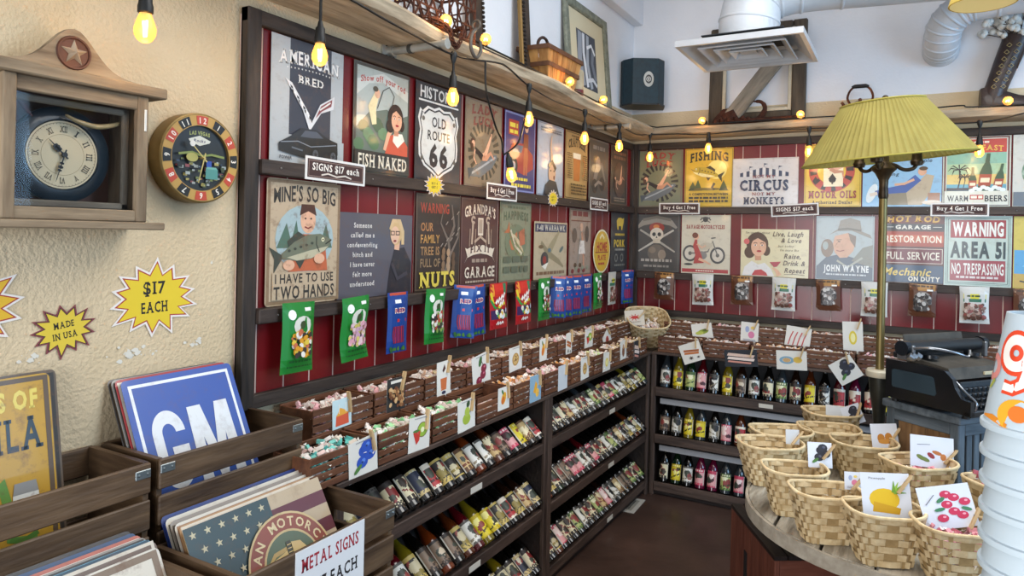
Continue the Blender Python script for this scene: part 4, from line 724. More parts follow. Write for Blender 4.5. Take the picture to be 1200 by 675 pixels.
def b_red(a, W, H):
    grid_rect(a, -W*.46, -H*.28, -W*.3, -H*.02, '#d98a2a', 4); grid_rect(a, -W*.3, -H*.3, W*.2, -H*.02, '#c8281c', 4); grid_rect(a, W*.2, -H*.25, W*.38, -H*.02, '#1f7a50', 4)
    a.line([(-W*.45, -H*.2), (-W*.36, -H*.42), (-W*.05, -H*.52), (W*.3, -H*.45)], 1.4, '#d9c02a'); a.line([(-W*.46, -H*.34), (-W*.3, -H*.52), (W*.05, -H*.6), (W*.4, -H*.54)], 1.2, '#2e8a3c'); grid_rect(a, -W*.46, -H*.78, W*.46, -H*.58, '#33184a', 4)
    a.line([(-4, -H*.44), (-2.6, -H*.36), (-1.8, -H*.42), (-.4, -H*.32), (.4, -H*.38), (2, -H*.27), (2.8, -H*.33), (4.4, -H*.22)], 1.5, '#f2ece2'); a.line([(-.6, -H*.5), (.8, -H*.42), (1.6, -H*.47), (3.2, -H*.37)], 1.3, '#f2ece2'); dots(a, -W*.35, -H*.76, W*.38, -H*.6, 1.3, ['#e7e2d2', '#3aa06a', '#d8a82a', '#c9d3e0'], 11, 5); a.line([(-3.4, -H*.9), (-2.4, -H*.84), (-1.4, -H*.9), (-.4, -H*.85), (.6, -H*.9), (1.6, -H*.85), (2.8, -H*.89)], 1, '#f2ece2')
def b_brown(a, W, H):
    grid_rect(a, -W*.45, -H*.2, W*.45, -.1, '#a5773f', 3); bars(a, 0, -H*.09, W*.75, 1, 1, '#3a2412', 61); a.ell(0, -H*.42, W*.32, H*.2, '#8b8078', n=14); dots(a, -W*.28, -H*.8, W*.28, -H*.3, 1.15, ['#1d1614', '#4a4442', '#b9b4ae', '#2a2322', '#74706c'], 60, 8); a.rect(W*.15, -H*.2, W*.36, -H*.15, '#e9e4da')
def b_pale(a, W, H):
    grid_rect(a, -W*.38, -H*.33, W*.4, -H*.2, '#cfc52a', 3); bars(a, 0, -H*.28, W*.5, 1, 1, '#3a4a1c', 63); grid_rect(a, -W*.38, -H*.42, W*.4, -H*.33, '#2f6a52', 3); dots(a, -W*.34, -H*.88, W*.34, -H*.47, 1.05, ['#7d5a4a', '#5d3f34', '#a8897a', '#c9b8ac', '#8a4a44'], 90, 9)
GG = 'candy pouches hung along the ledges'
mixes = {'y': ['#e9e4da', '#d9982a', '#e0c24a', '#3a3432', '#c46a4a'], 'p': ['#d9a0ac', '#e3c3c6', '#d3c56a', '#c9a0b4'], 'w': ['#e9e4da', '#b04a3a', '#3a3432', '#d9d2c8', '#7d9a4a']}
GB = '#197a2b'
for i, (yc, k, l) in enumerate(((-3.158, 'y', 'green pouch of black and orange candy, nearest the left wall clocks'), (-2.908, 'p', 'green pouch of pink and yellow candy, bent sideways on the left ledge'), (-2.43, 'w', 'green candy pouch hanging under the nuts sign'), (-1.46, 'w', 'green candy pouch hanging right of the two red bags'), (-.736, 'w', 'green candy pouch near the corner, right of the blue bags'))):
    pouch('candy_pouch', l, onL(yc, 1.403, .067) @ RZ((-1, 3, -2, 0, 1)[i]), 13.4, 22, GB, b_green(mixes[k], 70+i), GG, 1.1, (0.2, 1.6, .6, .3, .3)[i], i)
for i, (yc, rz, dx, l) in enumerate(((-2.667, 0, 0, 'single blue licorice bag left of the green pouch under the nuts sign'), (-2.135, 4, .012, 'blue licorice bag, right one of the pair under the garage sign'), (-2.205, -6, 0, 'blue licorice bag, left one of the pair under the garage sign'), (-1.275, -4, 0, 'blue licorice bag, first of four under the plane sign'), (-1.2, -2, .01, 'blue licorice bag, second of four under the plane sign'), (-1.1, 0, .022, 'blue licorice bag, third of four under the plane sign'), (-.945, 1, .016, 'blue licorice bag, fourth and widest shown under the plane sign'), (-.25, 3, .01, 'blue licorice bag at the corner, right one'), (-.17, -3, 0, 'blue licorice bag at the corner, left one'))):
    pouch('licorice_bag', l, onL(yc, 1.404, .064+dx) @ RZ(rz) @ RY((0, -8, -35, -40, -30, -14, -6, -25, -20)[i]), (12, 11, 11, 10, 10, 12.5, 14.5, 10, 10)[i], 22.6, '#123c84', b_blue, GG, .8, .3, i)
for i, yc in enumerate((-1.93, -1.687)): pouch('fruit_candy_bag', 'red rainbow candy bag with white script, %s of two' % ('left', 'right')[i], onL(yc, 1.402, .066) @ RZ(1), 16.2, 21.4, '#a8121c', b_red, GG, 1.1, .5, i+3)
pouch('candy_pouch', 'pale pouch of brown nuts next to the corner, left wall', onL(-.487, 1.4, .064), 13.5, 21, '#b5b2a6', b_pale, GG, .9, .2, 2)
for i, (xc, k) in enumerate(((.28, 'b'), (.541, 'p'), (.795, 'b'), (1.052, 'p'), (1.306, 'b'), (1.558, 'p'), (1.805, 'b'), (2.052, 'p'), (2.3, 'b'))):
    pouch('chocolate_pouch' if k == 'b' else 'nut_pouch', ('brown chocolate pouch' if k == 'b' else 'clear nut pouch with yellow and green band')+', %s from the corner on the back ledge' % ORD[i], onB(xc, 1.392, -.066) @ RZ((-1, 1, 0)[i % 3]), 14.2, 18.8 if k == 'b' else 20.6, '#5a3420' if k == 'b' else '#c9c8c2', b_brown if k == 'b' else b_pale, GG, 1.1, .3, i)
# ================================================================== flavour cards and clothespins
def fruit(k):
    def f(a):
        c = {'blue': '#2f55b0'}.get(k)
        if k in ('blue', 'black'):
            col, hi = (('#2a4fae', '#5a82d6') if k == 'blue' else ('#2b2c36', '#555766'))
            for x, y in ((5.4, 8.2), (7.4, 6.6), (4.6, 5), (6.2, 9.4)): a.ell(x, y, 2, 1.9, col, n=12); a.ell(x+.4, y+.4, .7, .6, hi, n=8); a.star(x, y, .5, '#16244f')
            a.ell(3, 3.4, 1.8, .7, '#4d7a3a', rot=40, n=8)
        elif k == 'kiwi': a.ell(6.4, 7, 2.6, 2.7, '#6d5a2c', n=14); a.ell(6.4, 7, 2.3, 2.4, '#93b43c', n=14); a.ell(6.4, 7, .9, 1, '#e6e8b8', n=8); a.poly([(2, 6.6), (5.4, 6.8), (5, 3.6), (3.6, 2.2)], '#c4372c'); a.ell(3.4, 7, 1.6, .5, '#4d7a3a', n=8)
        elif k == 'pear': a.ell(5, 4.4, 2.3, 2.2, '#9fb23c', n=14); a.ell(5.4, 7, 1.5, 2, '#a9bb4a', n=12); a.ell(6, 10, 1, 1.4, '#2f4a2a', n=8, rot=-20)
        elif k == 'mango': a.ell(5, 6, 2, 3.4, '#dda02a', n=14, rot=-20); a.ell(4.4, 5, 1.3, 2.2, '#cc6a24', n=10, rot=-20); a.ell(4, 9.4, .7, 1.6, '#2f6a2a', n=8, rot=25)
        elif k == 'orange': a.rect(0, 0, 10, 12, '#86a5b8'); a.poly([(3, 5), (5, 9.4), (6.6, 8), (6, 4)], '#e0a02a'); a.ell(6.6, 4.4, 1.6, 1.8, '#e6b24a', n=12)
        elif k == 'cherry': [(a.ell(x, y, 1.6, 1.6, '#7d1f36', n=12), a.ell(x+.4, y+.5, .5, .4, '#c9647a', n=8)) for x, y in ((6.4, 6.4), (5.8, 4.2), (3.4, 2.6))]; a.ell(4.6, 9.4, .9, 2, '#3f6a38', n=8, rot=-20); a.line([(5, 10), (6, 7.6)], .25, '#4d3a20')
        elif k == 'drink': a.poly([(3, 2.4), (2.6, 6.4), (7.4, 6.4), (6.8, 2.4)], '#c46a3a'); a.poly([(4, 9), (5.6, 11), (6.4, 9.4), (4.8, 8.2)], '#4a2a24'); a.ell(5, 1.6, 1.6, .6, '#2f2f4a', n=8)
        elif k == 'peach': a.rect(0, 0, 10, 12, '#bfd5d8'); a.poly([(1.6, 1), (2, 5.6), (8.4, 5.6), (8.6, 1)], '#cf5638'); a.poly([(2, 5), (4, 8.4), (6, 7.4), (8.4, 5.4)], '#e0a038'); a.line([(3.4, 6), (3.4, 10)], .3, '#e9e4da'); a.line([(7, 6), (7, 10)], .3, '#e9e4da')
        elif k == 'nuts': a.rect(0, 0, 10, 12, '#2a2826'); a.rect(2, 10.2, 8, 11.2, '#d9d4c8'); dots(a, 1.2, 2, 8.8, 9, .8, ['#8a5a34', '#b98a5a', '#6a3f24', '#d2ab7a'], 46, 3)
        elif k == 'cookie': a.ell(5, 5.6, 2.6, 3.2, '#b48a4a', n=16); a.ell(5, 5.6, 1.9, 2.5, '#cda868', n=14); dots(a, 3.6, 4, 6.4, 7.4, .35, ['#6d4a24'], 9, 2)
        elif k == 'cinn': a.line([(1.6, 8), (8.6, 6.2)], 1.3, '#a55a2c'); a.line([(1.6, 6.4), (8.2, 4.8)], 1.3, '#b96a34'); a.star(4, 2.8, 1.5, '#3a2418', 8, .35); a.star(7.4, 2.4, 1, '#3a2418', 8, .35)
        elif k == 'banana': a.ell(5.4, 6, 3, 1.7, '#8a9a34', n=12, rot=20); a.ell(3.6, 5.2, 2, 1.3, '#b4bc54', n=12); a.ell(6.6, 7, 1.4, 1, '#5d6a24', n=10)
        elif k == 'pine': a.ell(4.6, 5.2, 3.1, 2.8, '#d8b21e', n=16); a.poly([(2, 2), (2.4, 4.6), (7.8, 3), (7.4, 1.4)], '#c99a18'); [a.line([(6.6, 7), (6.6+2.6*math.cos(i*.38), 7+3*math.sin(i*.38))], [.9, .1], ('#6d9a2e', '#8fb544')[i % 2]) for i in range(5)]; a.text('Pineapple', 3.4, 10.6, 3.4, .55, '#6a6a6a', 0)
        elif k == 'cher2': [(a.ell(x, y, 1.1, 1.1, '#c02f52', n=12), a.ell(x+.3, y+.3, .35, .3, '#e8a0b0', n=8)) for x, y in ((5, 6.6), (6.6, 8.4), (5.2, 9.4), (6, 4.6), (7.4, 3.4), (3.6, 3), (8.4, 7)) ]; [a.ell(x, y, 1.1, .5, '#3f7a54', n=8, rot=r) for x, y, r in ((4, 8, 40), (3.4, 5.4, 10), (8.4, 5, -30))]; a.line([(1, 7), (3, 9.6)], .2, '#77777c')
        elif k == 'date': [a.ell(x, y, .7, 1.3, c, n=10, rot=r) for x, y, c, r in ((4.8, 4.6, '#8a2f34', 30), (6.2, 5.8, '#b06a34', 60), (7.6, 4.4, '#b5723a', 0), (3.4, 3, '#6a7a3c', 50), (2.4, 3.6, '#6a7a3c', 40))]; a.line([(1.6, 8.4), (4.6, 8.8)], .2, '#77777c')
        elif k == 'ginger': [a.ell(x, y, 1.4, 2.2, '#b5772a', n=12) for x, y in ((3.6, 5), (6.4, 5.4))]; a.ell(5, 3.4, 2.6, 1.2, '#c48a3a', n=12)
        elif k == 'dark': a.rect(0, 0, 10, 12, '#20242c'); a.line([(1, 9), (9, 7)], 2, '#d6b9a8'); a.line([(1, 6.4), (9, 4.6)], 1.8, '#e3d0c4'); a.line([(1, 4), (8, 2.4)], 1.2, '#c98a7a')
        elif k == 'lemon': a.ell(5, 6, 2, 2.6, '#d9c23c', n=12); a.ell(5, 6, 1.2, 1.8, '#ece3a0', n=10)
        elif k == 'pinks': a.ell(6, 5, 1.8, 2, '#cf7a9a', n=12); a.ell(3.6, 8, 1.2, 1.8, '#9aa5c4', n=10); a.ell(6.6, 9, 1.1, .9, '#e0c46a', n=8); bars(a, 5, 2, 7, .4, 2, '#8a8a9a', 3)
        elif k == 'canes': [a.line([(x, 2.4), (x+.6, 6.4), (x+1.4, 9.4)], .5, '#c05a5a') for x in (1.4, 3.2, 5, 6.8)]
        elif k == 'plates': a.arc(3.4, 6, 1.4, 2.4, '#7aa0b4'); a.ell(3.4, 6, 1.3, 1.4, '#c9a06a', n=10); a.ell(7, 6.4, 1.5, 2, '#d9b24a', n=10)
        elif k == 'crab': a.ell(5, 6.4, 2, 1.2, '#b52a24', n=12); [a.line([(5, 6.4), (5+3*math.cos(i*.7), 6.4+2.6*math.sin(i*.7))], .4, '#b52a24') for i in range(9)]; bars(a, 5, 2.6, 6, .5, 1, '#8a6a5a', 3)
        elif k == 'brown': a.ell(5, 5, 2, 3.4, '#7a4a2c', n=12); a.ell(5, 8, 1.2, 1.6, '#b98a5a', n=10)
        elif k == 'blank': a.rect(0, 0, 10, 12, '#c3c6c8')
        elif k == 'red': a.ell(5, 5.8, 2.2, 3, '#b0483c', n=12); a.ell(5, 6.6, 1.1, 1.5, '#8a2a24', n=10)
        if k in ('blue', 'kiwi', 'pear', 'cherry', 'cookie'): bars(a, 5, 11.1, 5, .3, 1, '#8a8a90', 4)
    return f
pin_leg = mesh_of(MB().prism([(-.0045, -.045), (.0045, -.045), (.004, .02), (.001, .032), (-.0045, .03)], -.0035, .0035), wood('pin', 'y'))
pin_spr = mesh_of(MB().tube([(-.006, -.004, 0), (.006, -.004, 0)], .0035, 8), M('spring_steel', '#a9a9a9', rough=.3, metal=1))
def pin(label, mw):
    t = thing('clothespin', label, 'clothespin', mw=mw, group='clothespins holding the flavour cards')
    link('jaw', pin_leg, t, loc=(0, 0, .0042)); o = link('jaw', pin_leg, t, loc=(0, 0, -.0042)); link('spring', pin_spr, t, loc=(0, .006, 0)); return t
def card(label, mw, kind, W=.1, H=.12, sc=1, pinpos=None, pinrot=20, base='#dcd8ce'):
    k = W/.1, H/.12
    mb = MB(); mb.prism([(0, 0), (10, 0), (10, 12), (0, 12)], -.0006, 0, base); fruit(kind)(mb); mb.v = [((x-5)*.01*k[0], y*.01*k[1], z) for x, y, z in mb.v]
    o = tag(mb.build('flavour_card', paper, mw=mw), label, 'card', 'flavour cards clipped to the crates and baskets')
    if pinpos: pin('wooden clothespin gripping the '+label.split(',')[0], mw @ TR(pinpos[0]*W, H+pinpos[1], .004) @ RZ(pinrot) @ Matrix.Scale(.88, 4))
    return o
CF = [('blue', -3.13, .893, .125, .12, 'blueberry card, front row of crates'), ('kiwi', -2.862, .905, .115, .114, 'strawberry and kiwi card, front row of crates'), ('pear', -2.573, .905, .115, .114, 'green pear card, front row of crates'), ('mango', -2.305, .925, .09, .09, 'yellow mango card, front row of crates'), ('orange', -2.03, .893, .105, .125, 'blue-backed orange card, front row of crates'), ('blank', -1.753, .899, .1, .12, 'plain white card, front row of crates'), ('cookie', -1.494, .91, .1, .112, 'beige biscuit card, front row of crates'), ('lemon', -1.207, .894, .105, .111, 'lemon card, front row of crates'), ('brown', -.949, .93, .1, .108, 'brown nut card, front row of crates'), ('dark', -.72, .884, .1, .125, 'dark striped card, front row of crates')]
for i, (k, y, z, w, h, l) in enumerate(CF): card(l+' on the left wall', onL(y, z, .3235) @ RZ((4, -2, 3, 0, 0, 0, 2, -6, 3, 2)[i]), k, w, h, pinpos=(.3, -.01), pinrot=(12, -5, -14, 8, 5, -8, 10, 5, -6, 8)[i])
CB = [('peach', -3.067, 1.006, .085, .092, 'peach drink card, back row of crates'), ('nuts', -2.8, .998, .1, .12, 'black mixed nut card, back row of crates'), ('drink', -2.51, .994, .09, .14, 'red iced drink card, back row of crates'), ('cherry', -2.229, .985, .14, .14, 'cherry card, back row of crates'), ('cookie', -1.942, 1.007, .12, .11, 'round biscuit card, back row of crates'), ('mango', -1.667, 1.01, .08, .11, 'narrow orange fruit card, back row of crates'), ('cinn', -1.368, .99, .075, .122, 'narrow cinnamon card, back row of crates'), ('kiwi', -1.106, 1.0, .115, .106, 'small kiwi card, back row of crates'), ('red', -.79, .96, .11, .12, 'red apple card turned on its corner, back row of crates')]
for i, (k, y, z, w, h, l) in enumerate(CB): card(l+' on the left wall', onL(y, z, .1735) @ RZ((2, 0, 2, 8, 3, 0, 0, -4, 35)[i]), k, w, h, pinpos=(.34, -.01), pinrot=(6, -18, -16, -6, 4, -6, 5, 0, 10)[i])
CK = [('banana', .61, .985, -.287, .13, .105, 10, 'green banana card, back wall crates'), ('cinn', .6, .868, -.442, .135, .12, 22, 'cinnamon stick card tilted, back wall crates'), ('pinks', .888, .99, -.287, .105, .13, -2, 'pastel candy card, back wall crates'), ('dark', .878, .87, -.442, .19, .1, 6, 'dark striped candy card, back wall crates'), ('canes', 1.16, .975, -.287, .14, .14, -6, 'striped candy cane card, back wall crates'), ('plates', 1.158, .883, -.442, .165, .11, 3, 'blue and gold dish card, back wall crates'), ('lemon', 1.466, .985, -.287, .105, .185, 3, 'tall pale herb card left of the lamp pole'), ('black', 1.475, .86, -.442, .13, .13, 35, 'tilted black berry card below the herb card')]
for i, (k, x, z, y, w, h, a_, l) in enumerate(CK): card(l, onB(x, z, y) @ RZ(a_), k, w, h, pinpos=(.36, -.006), pinrot=-20)
# ================================================================== live-edge shelf, brackets, string lights
def slab(name, label, mwf, L_, D_, z0a, z0b, th, seed, mat):
    q = random.Random(seed); mb = MB(); n = 40; V = []
    for i in range(n+1):
        t_ = i/n; w = D_+.012*math.sin(t_*17+seed)+.008*math.sin(t_*41); zz = z0a+(z0b-z0a)*t_+.004*math.sin(t_*23)
        for (d, z) in ((0, 0), (0, th), (w-.012, th), (w, th*.72), (w-.006-.012*q.random(), th*.18), (w-.03-.02*q.random(), 0)): V.append((t_*L_, d, zz+z))
    F = [(i*6+j, i*6+(j+1) % 6, (i+1)*6+(j+1) % 6, (i+1)*6+j) for i in range(n) for j in range(6)]+[tuple(range(6)), tuple(n*6+j for j in range(6))[::-1]]
    mb.add(V, F); return tag(mb.build(name, mat, mw=mwf, smooth=35), label, 'shelf')
slab('slab_shelf', 'long live-edge wooden slab shelf high along the left wall', mat3((0, 1, 0), (1, 0, 0), (0, 0, 1), (.002, -4.35, 0)), 4.12, .225, 2.342, 2.309, .058, 3, wood('slab', 'x'))
slab('slab_shelf', 'live-edge wooden slab shelf high along the back wall', mat3((1, 0, 0), (0, -1, 0), (0, 0, 1), (.01, -.002, 0)), 3.3, .2, 2.308, 2.314, .054, 5, wood('slab', 'x'))
galv = M('galvanised_pipe', '#9d9c94', '#b8b7b0', .4, .6, scale=12); 
def bracket(label, y, z, ln=.26):
    t = thing('pipe_bracket', label, 'bracket', (0, y, z), group='pipe brackets under the left shelf')
    m = RY(90)
    MB().lathe([(0, .001), (.042, .001), (.042, .007), (.02, .009), (.02, .03), (0, .03)], 16, m).build('flange', galv, t, smooth=40)
    for k in range(4): MB().ball((.009, .03*math.cos(k*1.57+.78), .03*math.sin(k*1.57+.78)), .006, nu=6, nv=4).build('bolt', M('dark_bolt', '#2a2826', rough=.5, metal=.7), t)
    MB().tube([(.02, 0, 0), (ln, 0, 0)], .0145, 12).build('pipe', galv, t, smooth=40); MB().tube([(.1, 0, 0), (.115, 0, 0)], .018, 12).build('coupling', M('dark_coupling', '#5a5a58', rough=.4, metal=.8), t, smooth=40); MB().tube([(ln-.004, 0, 0), (ln+.014, 0, 0)], .019, 12).build('end_cap', galv, t, smooth=40)
bracket('white pipe bracket above the fish naked sign', -2.675, 2.311); bracket('white pipe bracket near the corner, above the craft beer sign', -.75, 2.295, .25); bracket('white pipe bracket beyond the left picture edge', -4.1, 2.33)
cable = M('black_rubber', '#0d0f10', rough=.5); bulbg = M('amber_bulb_glass', '#f2c474', rough=.12, emit=.6); filam = M('glowing_filament', '#ffe9bd', emit=30)
nt = bulbg.node_tree; tp = nt.nodes.new('ShaderNodeBsdfTransparent'); tp.inputs[0].default_value = C('#ffd489'); mxb = nt.nodes.new('ShaderNodeMixShader'); mxb.inputs[0].default_value = .5
nt.links.new(tp.outputs[0], mxb.inputs[1]); nt.links.new(nt.nodes['Principled BSDF'].outputs[0], mxb.inputs[2]); nt.links.new(mxb.outputs[0], nt.nodes['Material Output'].inputs[0])
bulb_me = mesh_of(MB().lathe([(.0115, 0), (.013, -.006), (.019, -.022), (.0235, -.038), (.0225, -.052), (.016, -.064), (.007, -.069), (0, -.07)], 14), bulbg, smooth=60)
fil_me = mesh_of(MB().tube([(-.006, 0, -.02), (-.004, 0, -.055), (0, .004, -.02), (.004, 0, -.055), (.006, 0, -.02)], .0028, 6), filam)
sock_me = mesh_of(MB().lathe([(0, .062), (.006, .06), (.009, .045), (.0135, .04), (.0145, .02), (.0165, .012), (.0165, -.002), (.0125, -.004)], 14), cable, smooth=40)
tee_me = mesh_of(MB().lathe([(0, .012), (.01, .012), (.014, .004), (.012, -.012), (.006, -.03), (0, -.03)], 10), cable, smooth=40)
glow = bpy.data.lights.new('bulb_glow', 'POINT'); glow.energy = .55; glow.color = (1, .62, .28); glow.shadow_soft_size = .03
def bulb(par, mw, light=True):
    s_ = link('socket', sock_me, par, mw=mw); b_ = link('bulb', bulb_me, par, mw=mw)
    f_ = link('filament', fil_me, b_, mw=mw @ TR(0, 0, 0))
    if light: o = bpy.data.objects.new('bulb_glow', glow); COL.objects.link(o); o.location = (mw @ Vector((0, 0, -.1)))
def catmull(P_, k=6):
    P_ = [Vector(p) for p in P_]; out = []
    for i in range(len(P_)-1):
        a, b, c, d = P_[max(i-1, 0)], P_[i], P_[i+1], P_[min(i+2, len(P_)-1)]
        for j in range(k): t_ = j/k; out.append(.5*((2*b)+(-a+c)*t_+(2*a-5*b+4*c-d)*t_*t_+(-a+3*b-3*c+d)*t_**3))
    return out+[P_[-1]]
# hanging string under the shelves: joints (x,y,z), bulb drop
J = [(.235, -3.786, 2.25, .14), (.235, -3.257, 2.335, .16), (.245, -2.594, 2.292, .12), (.245, -2.0, 2.292, .11), (.235, -1.36, 2.285, .105), (.225, -.83, 2.29, .085), (.215, -.235, 2.318, .115), (.604, -.24, 2.298, .055), (1.2, -.235, 2.30, .1), (2.05, -.24, 2.285, .12)]
st = thing('string_light', 'black string of amber bulbs hanging below both high shelves', 'string lights', (0, 0, 0))
path = [(.235, -4.4, 2.36), J[0][:3]]
for a, b in zip(J, J[1:]):
    if abs(a[1]+3.257) < .01: path += [(.24, -2.95, 2.315), b[:3]]
    elif abs(a[1]+2.594) < .01: path += [(.25, -2.3, 2.33), (.25, -2.2, 2.33), b[:3]]
    else: path += [((a[0]+b[0])/2, (a[1]+b[1])/2, min(a[2], b[2])+(.012 if b[0] > .5 else -.012)), b[:3]]
path += [(2.3, -.24, 2.33), (2.7, -.24, 2.36)]
MB().tube(catmull(path), .0042, 6).build('cable', cable, st, smooth=60)
for (x, y, z, d) in J:
    link('junction', tee_me, st, loc=(x, y, z)); MB().tube([(x, y, z-.02), (x, y, z-d+.05)], .0045, 6).build('drop_cable', cable, st); bulb(st, TR(x, y, z-d))
# the loose loop with a tilted bulb in front of the pin-up signs
MB().tube(catmull([(.25, -2.38, 2.318), (.245, -2.36, 2.2), (.23, -2.26, 2.08), (.22, -2.19, 2.03), (.215, -2.165, 1.975), (.215, -2.14, 1.98), (.225, -2.06, 2.03), (.235, -2.03, 2.11), (.243, -2.0, 2.25)]), .0042, 6).build('cable', cable, st, smooth=60)
bulb(st, TR(.215, -2.105, 1.925) @ RX(20) @ RY(0))
# second string lying on top of the shelves
st2 = thing('string_light', 'black string of amber bulbs lying on top of the high shelves', 'string lights', (0, 0, 0))
TOP = [(.245, -2.62, 2.422, 15), (.245, -2.34, 2.424, 10), (.245, -1.53, 2.414, 20), (.24, -1.07, 2.405, 20)]
TB = [(.561, -.2), (1.15, -.2), (2.17, -.215)]
MB().tube(catmull([(.12, -4.2, 2.405), (.12, -3.4, 2.405)]+[(x-.088, y+.1, z) for x, y, z, a in TOP]+[(.19, -.5, 2.378), (.22, -.2, 2.374), (.3, -.185, 2.372), (.5, -.19, 2.373), (1.1, -.19, 2.374), (1.6, -.192, 2.374), (1.95, -.19, 2.39), (2.02, -.19, 2.378), (2.4, -.19, 2.377)]), .0042, 6).build('cable', cable, st2, smooth=60)
for x, y, z, a in TOP: bulb(st2, Matrix.Translation((x-.05, y+.045, z)) @ Vector((-.55, .83, .06)).to_track_quat('Z', 'Y').to_matrix().to_4x4())
for x, y in TB: bulb(st2, mat3((1, 0, 0), (0, 0, 1), (0, -1, 0), (x, y, 2.388)) @ Matrix.Scale(-1, 4, (0, 0, 1)) @ Matrix.Scale(-1, 4, (1, 0, 0)))
# ================================================================== things on the left shelf
rust = M('rusty_iron', '#2b1a14', '#5d3322', .85, .3, scale=30, bump=.3, bs=60)
zt = lambda y: 2.342-.033*((y+4.35)/4.12)+.0625
# lattice basket of rusty strap
ct = thing('wire_basket', 'rusty iron lattice basket on the left shelf', 'basket', (.098, -2.56, zt(-2.56)))
q = random.Random(4)
x0, x1, y0, y1, hh = -.085, .085, -.2, .2, .2
for nm, pts in (('rim', [(x0, y0, hh), (x1, y0, hh), (x1, y1, hh), (x0, y1, hh)]), ('rim', [(x0, y0, .008), (x1, y0, .008), (x1, y1, .008), (x0, y1, .008)])): MB().tube(pts, .006, 6, closed=True).build(nm, rust, ct)
for x in (x0, x1):
    mb = MB()
    for k in range(8):
        y = y0+(y1-y0)*k/7; mb.tube([(x, y, .006), (x, min(y+.06, y1), hh*.5), (x, y, hh)], .0038, 5); mb.tube([(x, y, .006), (x, max(y-.06, y0), hh*.5), (x, y, hh)], .0038, 5)
    mb.build('side_lattice', rust, ct)
mb = MB()
for k in range(5):
    x = x0+(x1-x0)*k/4
    for y in (y0, y1): mb.tube([(x, y, .006), (x, y, hh)], .0045, 5)
for z in (.07, .14): mb.tube([(x0, y0, z), (x1, y0, z), (x1, y1, z), (x0, y1, z)], .004, 5, closed=True)
mb.build('end_lattice', rust, ct)
# chain with shackle draped over the front edge
ch = thing('iron_chain', 'rusty chain hanging over the shelf edge in front of the lattice basket', 'chain', (0, 0, 0))
cp = catmull([(.16, -2.72, zt(-2.7)+.02), (.205, -2.66, zt(-2.66)+.02), (.236, -2.62, zt(-2.62)-.005), (.243, -2.6, zt(-2.6)-.05), (.243, -2.57, zt(-2.57)-.06), (.24, -2.53, zt(-2.53)-.005), (.21, -2.5, zt(-2.5)+.03), (.15, -2.5, zt(-2.5)+.015)], 5)
me = mesh_of(MB().tube([(math.cos(i*.785)*.009, math.sin(i*.785)*.016, 0) for i in range(8)], .0032, 5, closed=True), rust)
for i in range(0, len(cp)-1):
    d = (cp[i+1]-cp[i]).normalized(); o = link('chain_link', me, ch); o.matrix_world = Matrix.Translation(cp[i]) @ d.to_track_quat('Y', 'Z').to_matrix().to_4x4() @ RY(90*(i % 2))
sh = thing('iron_hook', 'grey iron hook hung from the chain by the pipe bracket', 'hook', (.262, -2.47, 2.33))
MB().tube(catmull([(0, 0, .09), (.0, -.03, .06), (0, -.035, .01), (0, 0, -.02), (0, .035, .01), (0, .03, .05)]), .007, 7).build('hook_bar', M('grey_iron', '#5f5a54', rough=.6, metal=.6), sh, smooth=60); MB().tube([(math.cos(i*.628)*.018, 0, .105+math.sin(i*.628)*.018) for i in range(10)], .005, 6, closed=True).build('eye_ring', M('grey_iron', '#5f5a54'), sh)
# empty ornate frame leaning on the wall
fr = thing('picture_frame', 'tall empty dark beaded picture frame leaning on the left wall', 'frame', mw=onL(-2.19, zt(-2.1), .055) @ RX(-4))
for nm, a in (('stile', (0, .075, 0, .75)), ('stile', (.45, .525, 0, .75)), ('rail', (.075, .45, 0, .07)), ('rail', (.075, .45, .68, .75))):
    MB().cbox(a[0], a[1], a[2], a[3], 0, .028, .006).build(nm, M('dark_gilt', '#2f241b', '#4a3a2c', .5, .2, scale=20), fr)
for x in (.07, .457):
    mb = MB()
    for k in range(30): mb.ball((x, .08+k*.0205, .03), .009, nu=6, nv=4)
    mb.build('bead_strip', M('dark_bead', '#1f1814', rough=.5), fr)
MB().cbox(.436, .45, .07, .68, .004, .026, .003).build('gilt_liner', M('dull_gold', '#8a6c3c', rough=.5, metal=.4), fr)
# slatted fruit basket with bent-wood handle
pb = thing('fruit_basket', 'slatted wooden fruit basket with dark band on the left shelf', 'basket', (.098, -1.5, zt(-1.5)), (0, 0, 0))
pw, pd = wood('peach', 'z'), M('dark_band_wood', '#4b2e1c', '#6b452c', .6, scale=20)
b0, b1, a0, a1, ph = .15, .205, .062, .087, .185
for s in (-1, 1):
    for k in range(7):
        f0, f1 = -b0+2*b0*k/7+.002, -b0+2*b0*(k+1)/7-.002; g0, g1 = -b1+2*b1*k/7+.002, -b1+2*b1*(k+1)/7-.002
        MB().add([(s*a0, f0, 0), (s*a0, f1, 0), (s*a1, g1, ph), (s*a1, g0, ph), (s*(a0-.004), f0, 0), (s*(a0-.004), f1, 0), (s*(a1-.004), g1, ph), (s*(a1-.004), g0, ph)], [(0, 1, 2, 3), (7, 6, 5, 4), (0, 3, 7, 4), (1, 5, 6, 2), (3, 2, 6, 7), (0, 4, 5, 1)]).build('slat', pw, pb)
    for k in range(3):
        f0, f1 = -a0+2*a0*k/3+.002, -a0+2*a0*(k+1)/3-.002; g0, g1 = -a1+2*a1*k/3+.002, -a1+2*a1*(k+1)/3-.002
        MB().add([(f0, s*b0, 0), (f1, s*b0, 0), (g1, s*b1, ph), (g0, s*b1, ph), (f0, s*(b0-.004), 0), (f1, s*(b0-.004), 0), (g1, s*(b1-.004), ph), (g0, s*(b1-.004), ph)], [(0, 1, 2, 3), (7, 6, 5, 4), (0, 3, 7, 4), (1, 5, 6, 2), (3, 2, 6, 7), (0, 4, 5, 1)]).build('slat', pw, pb)
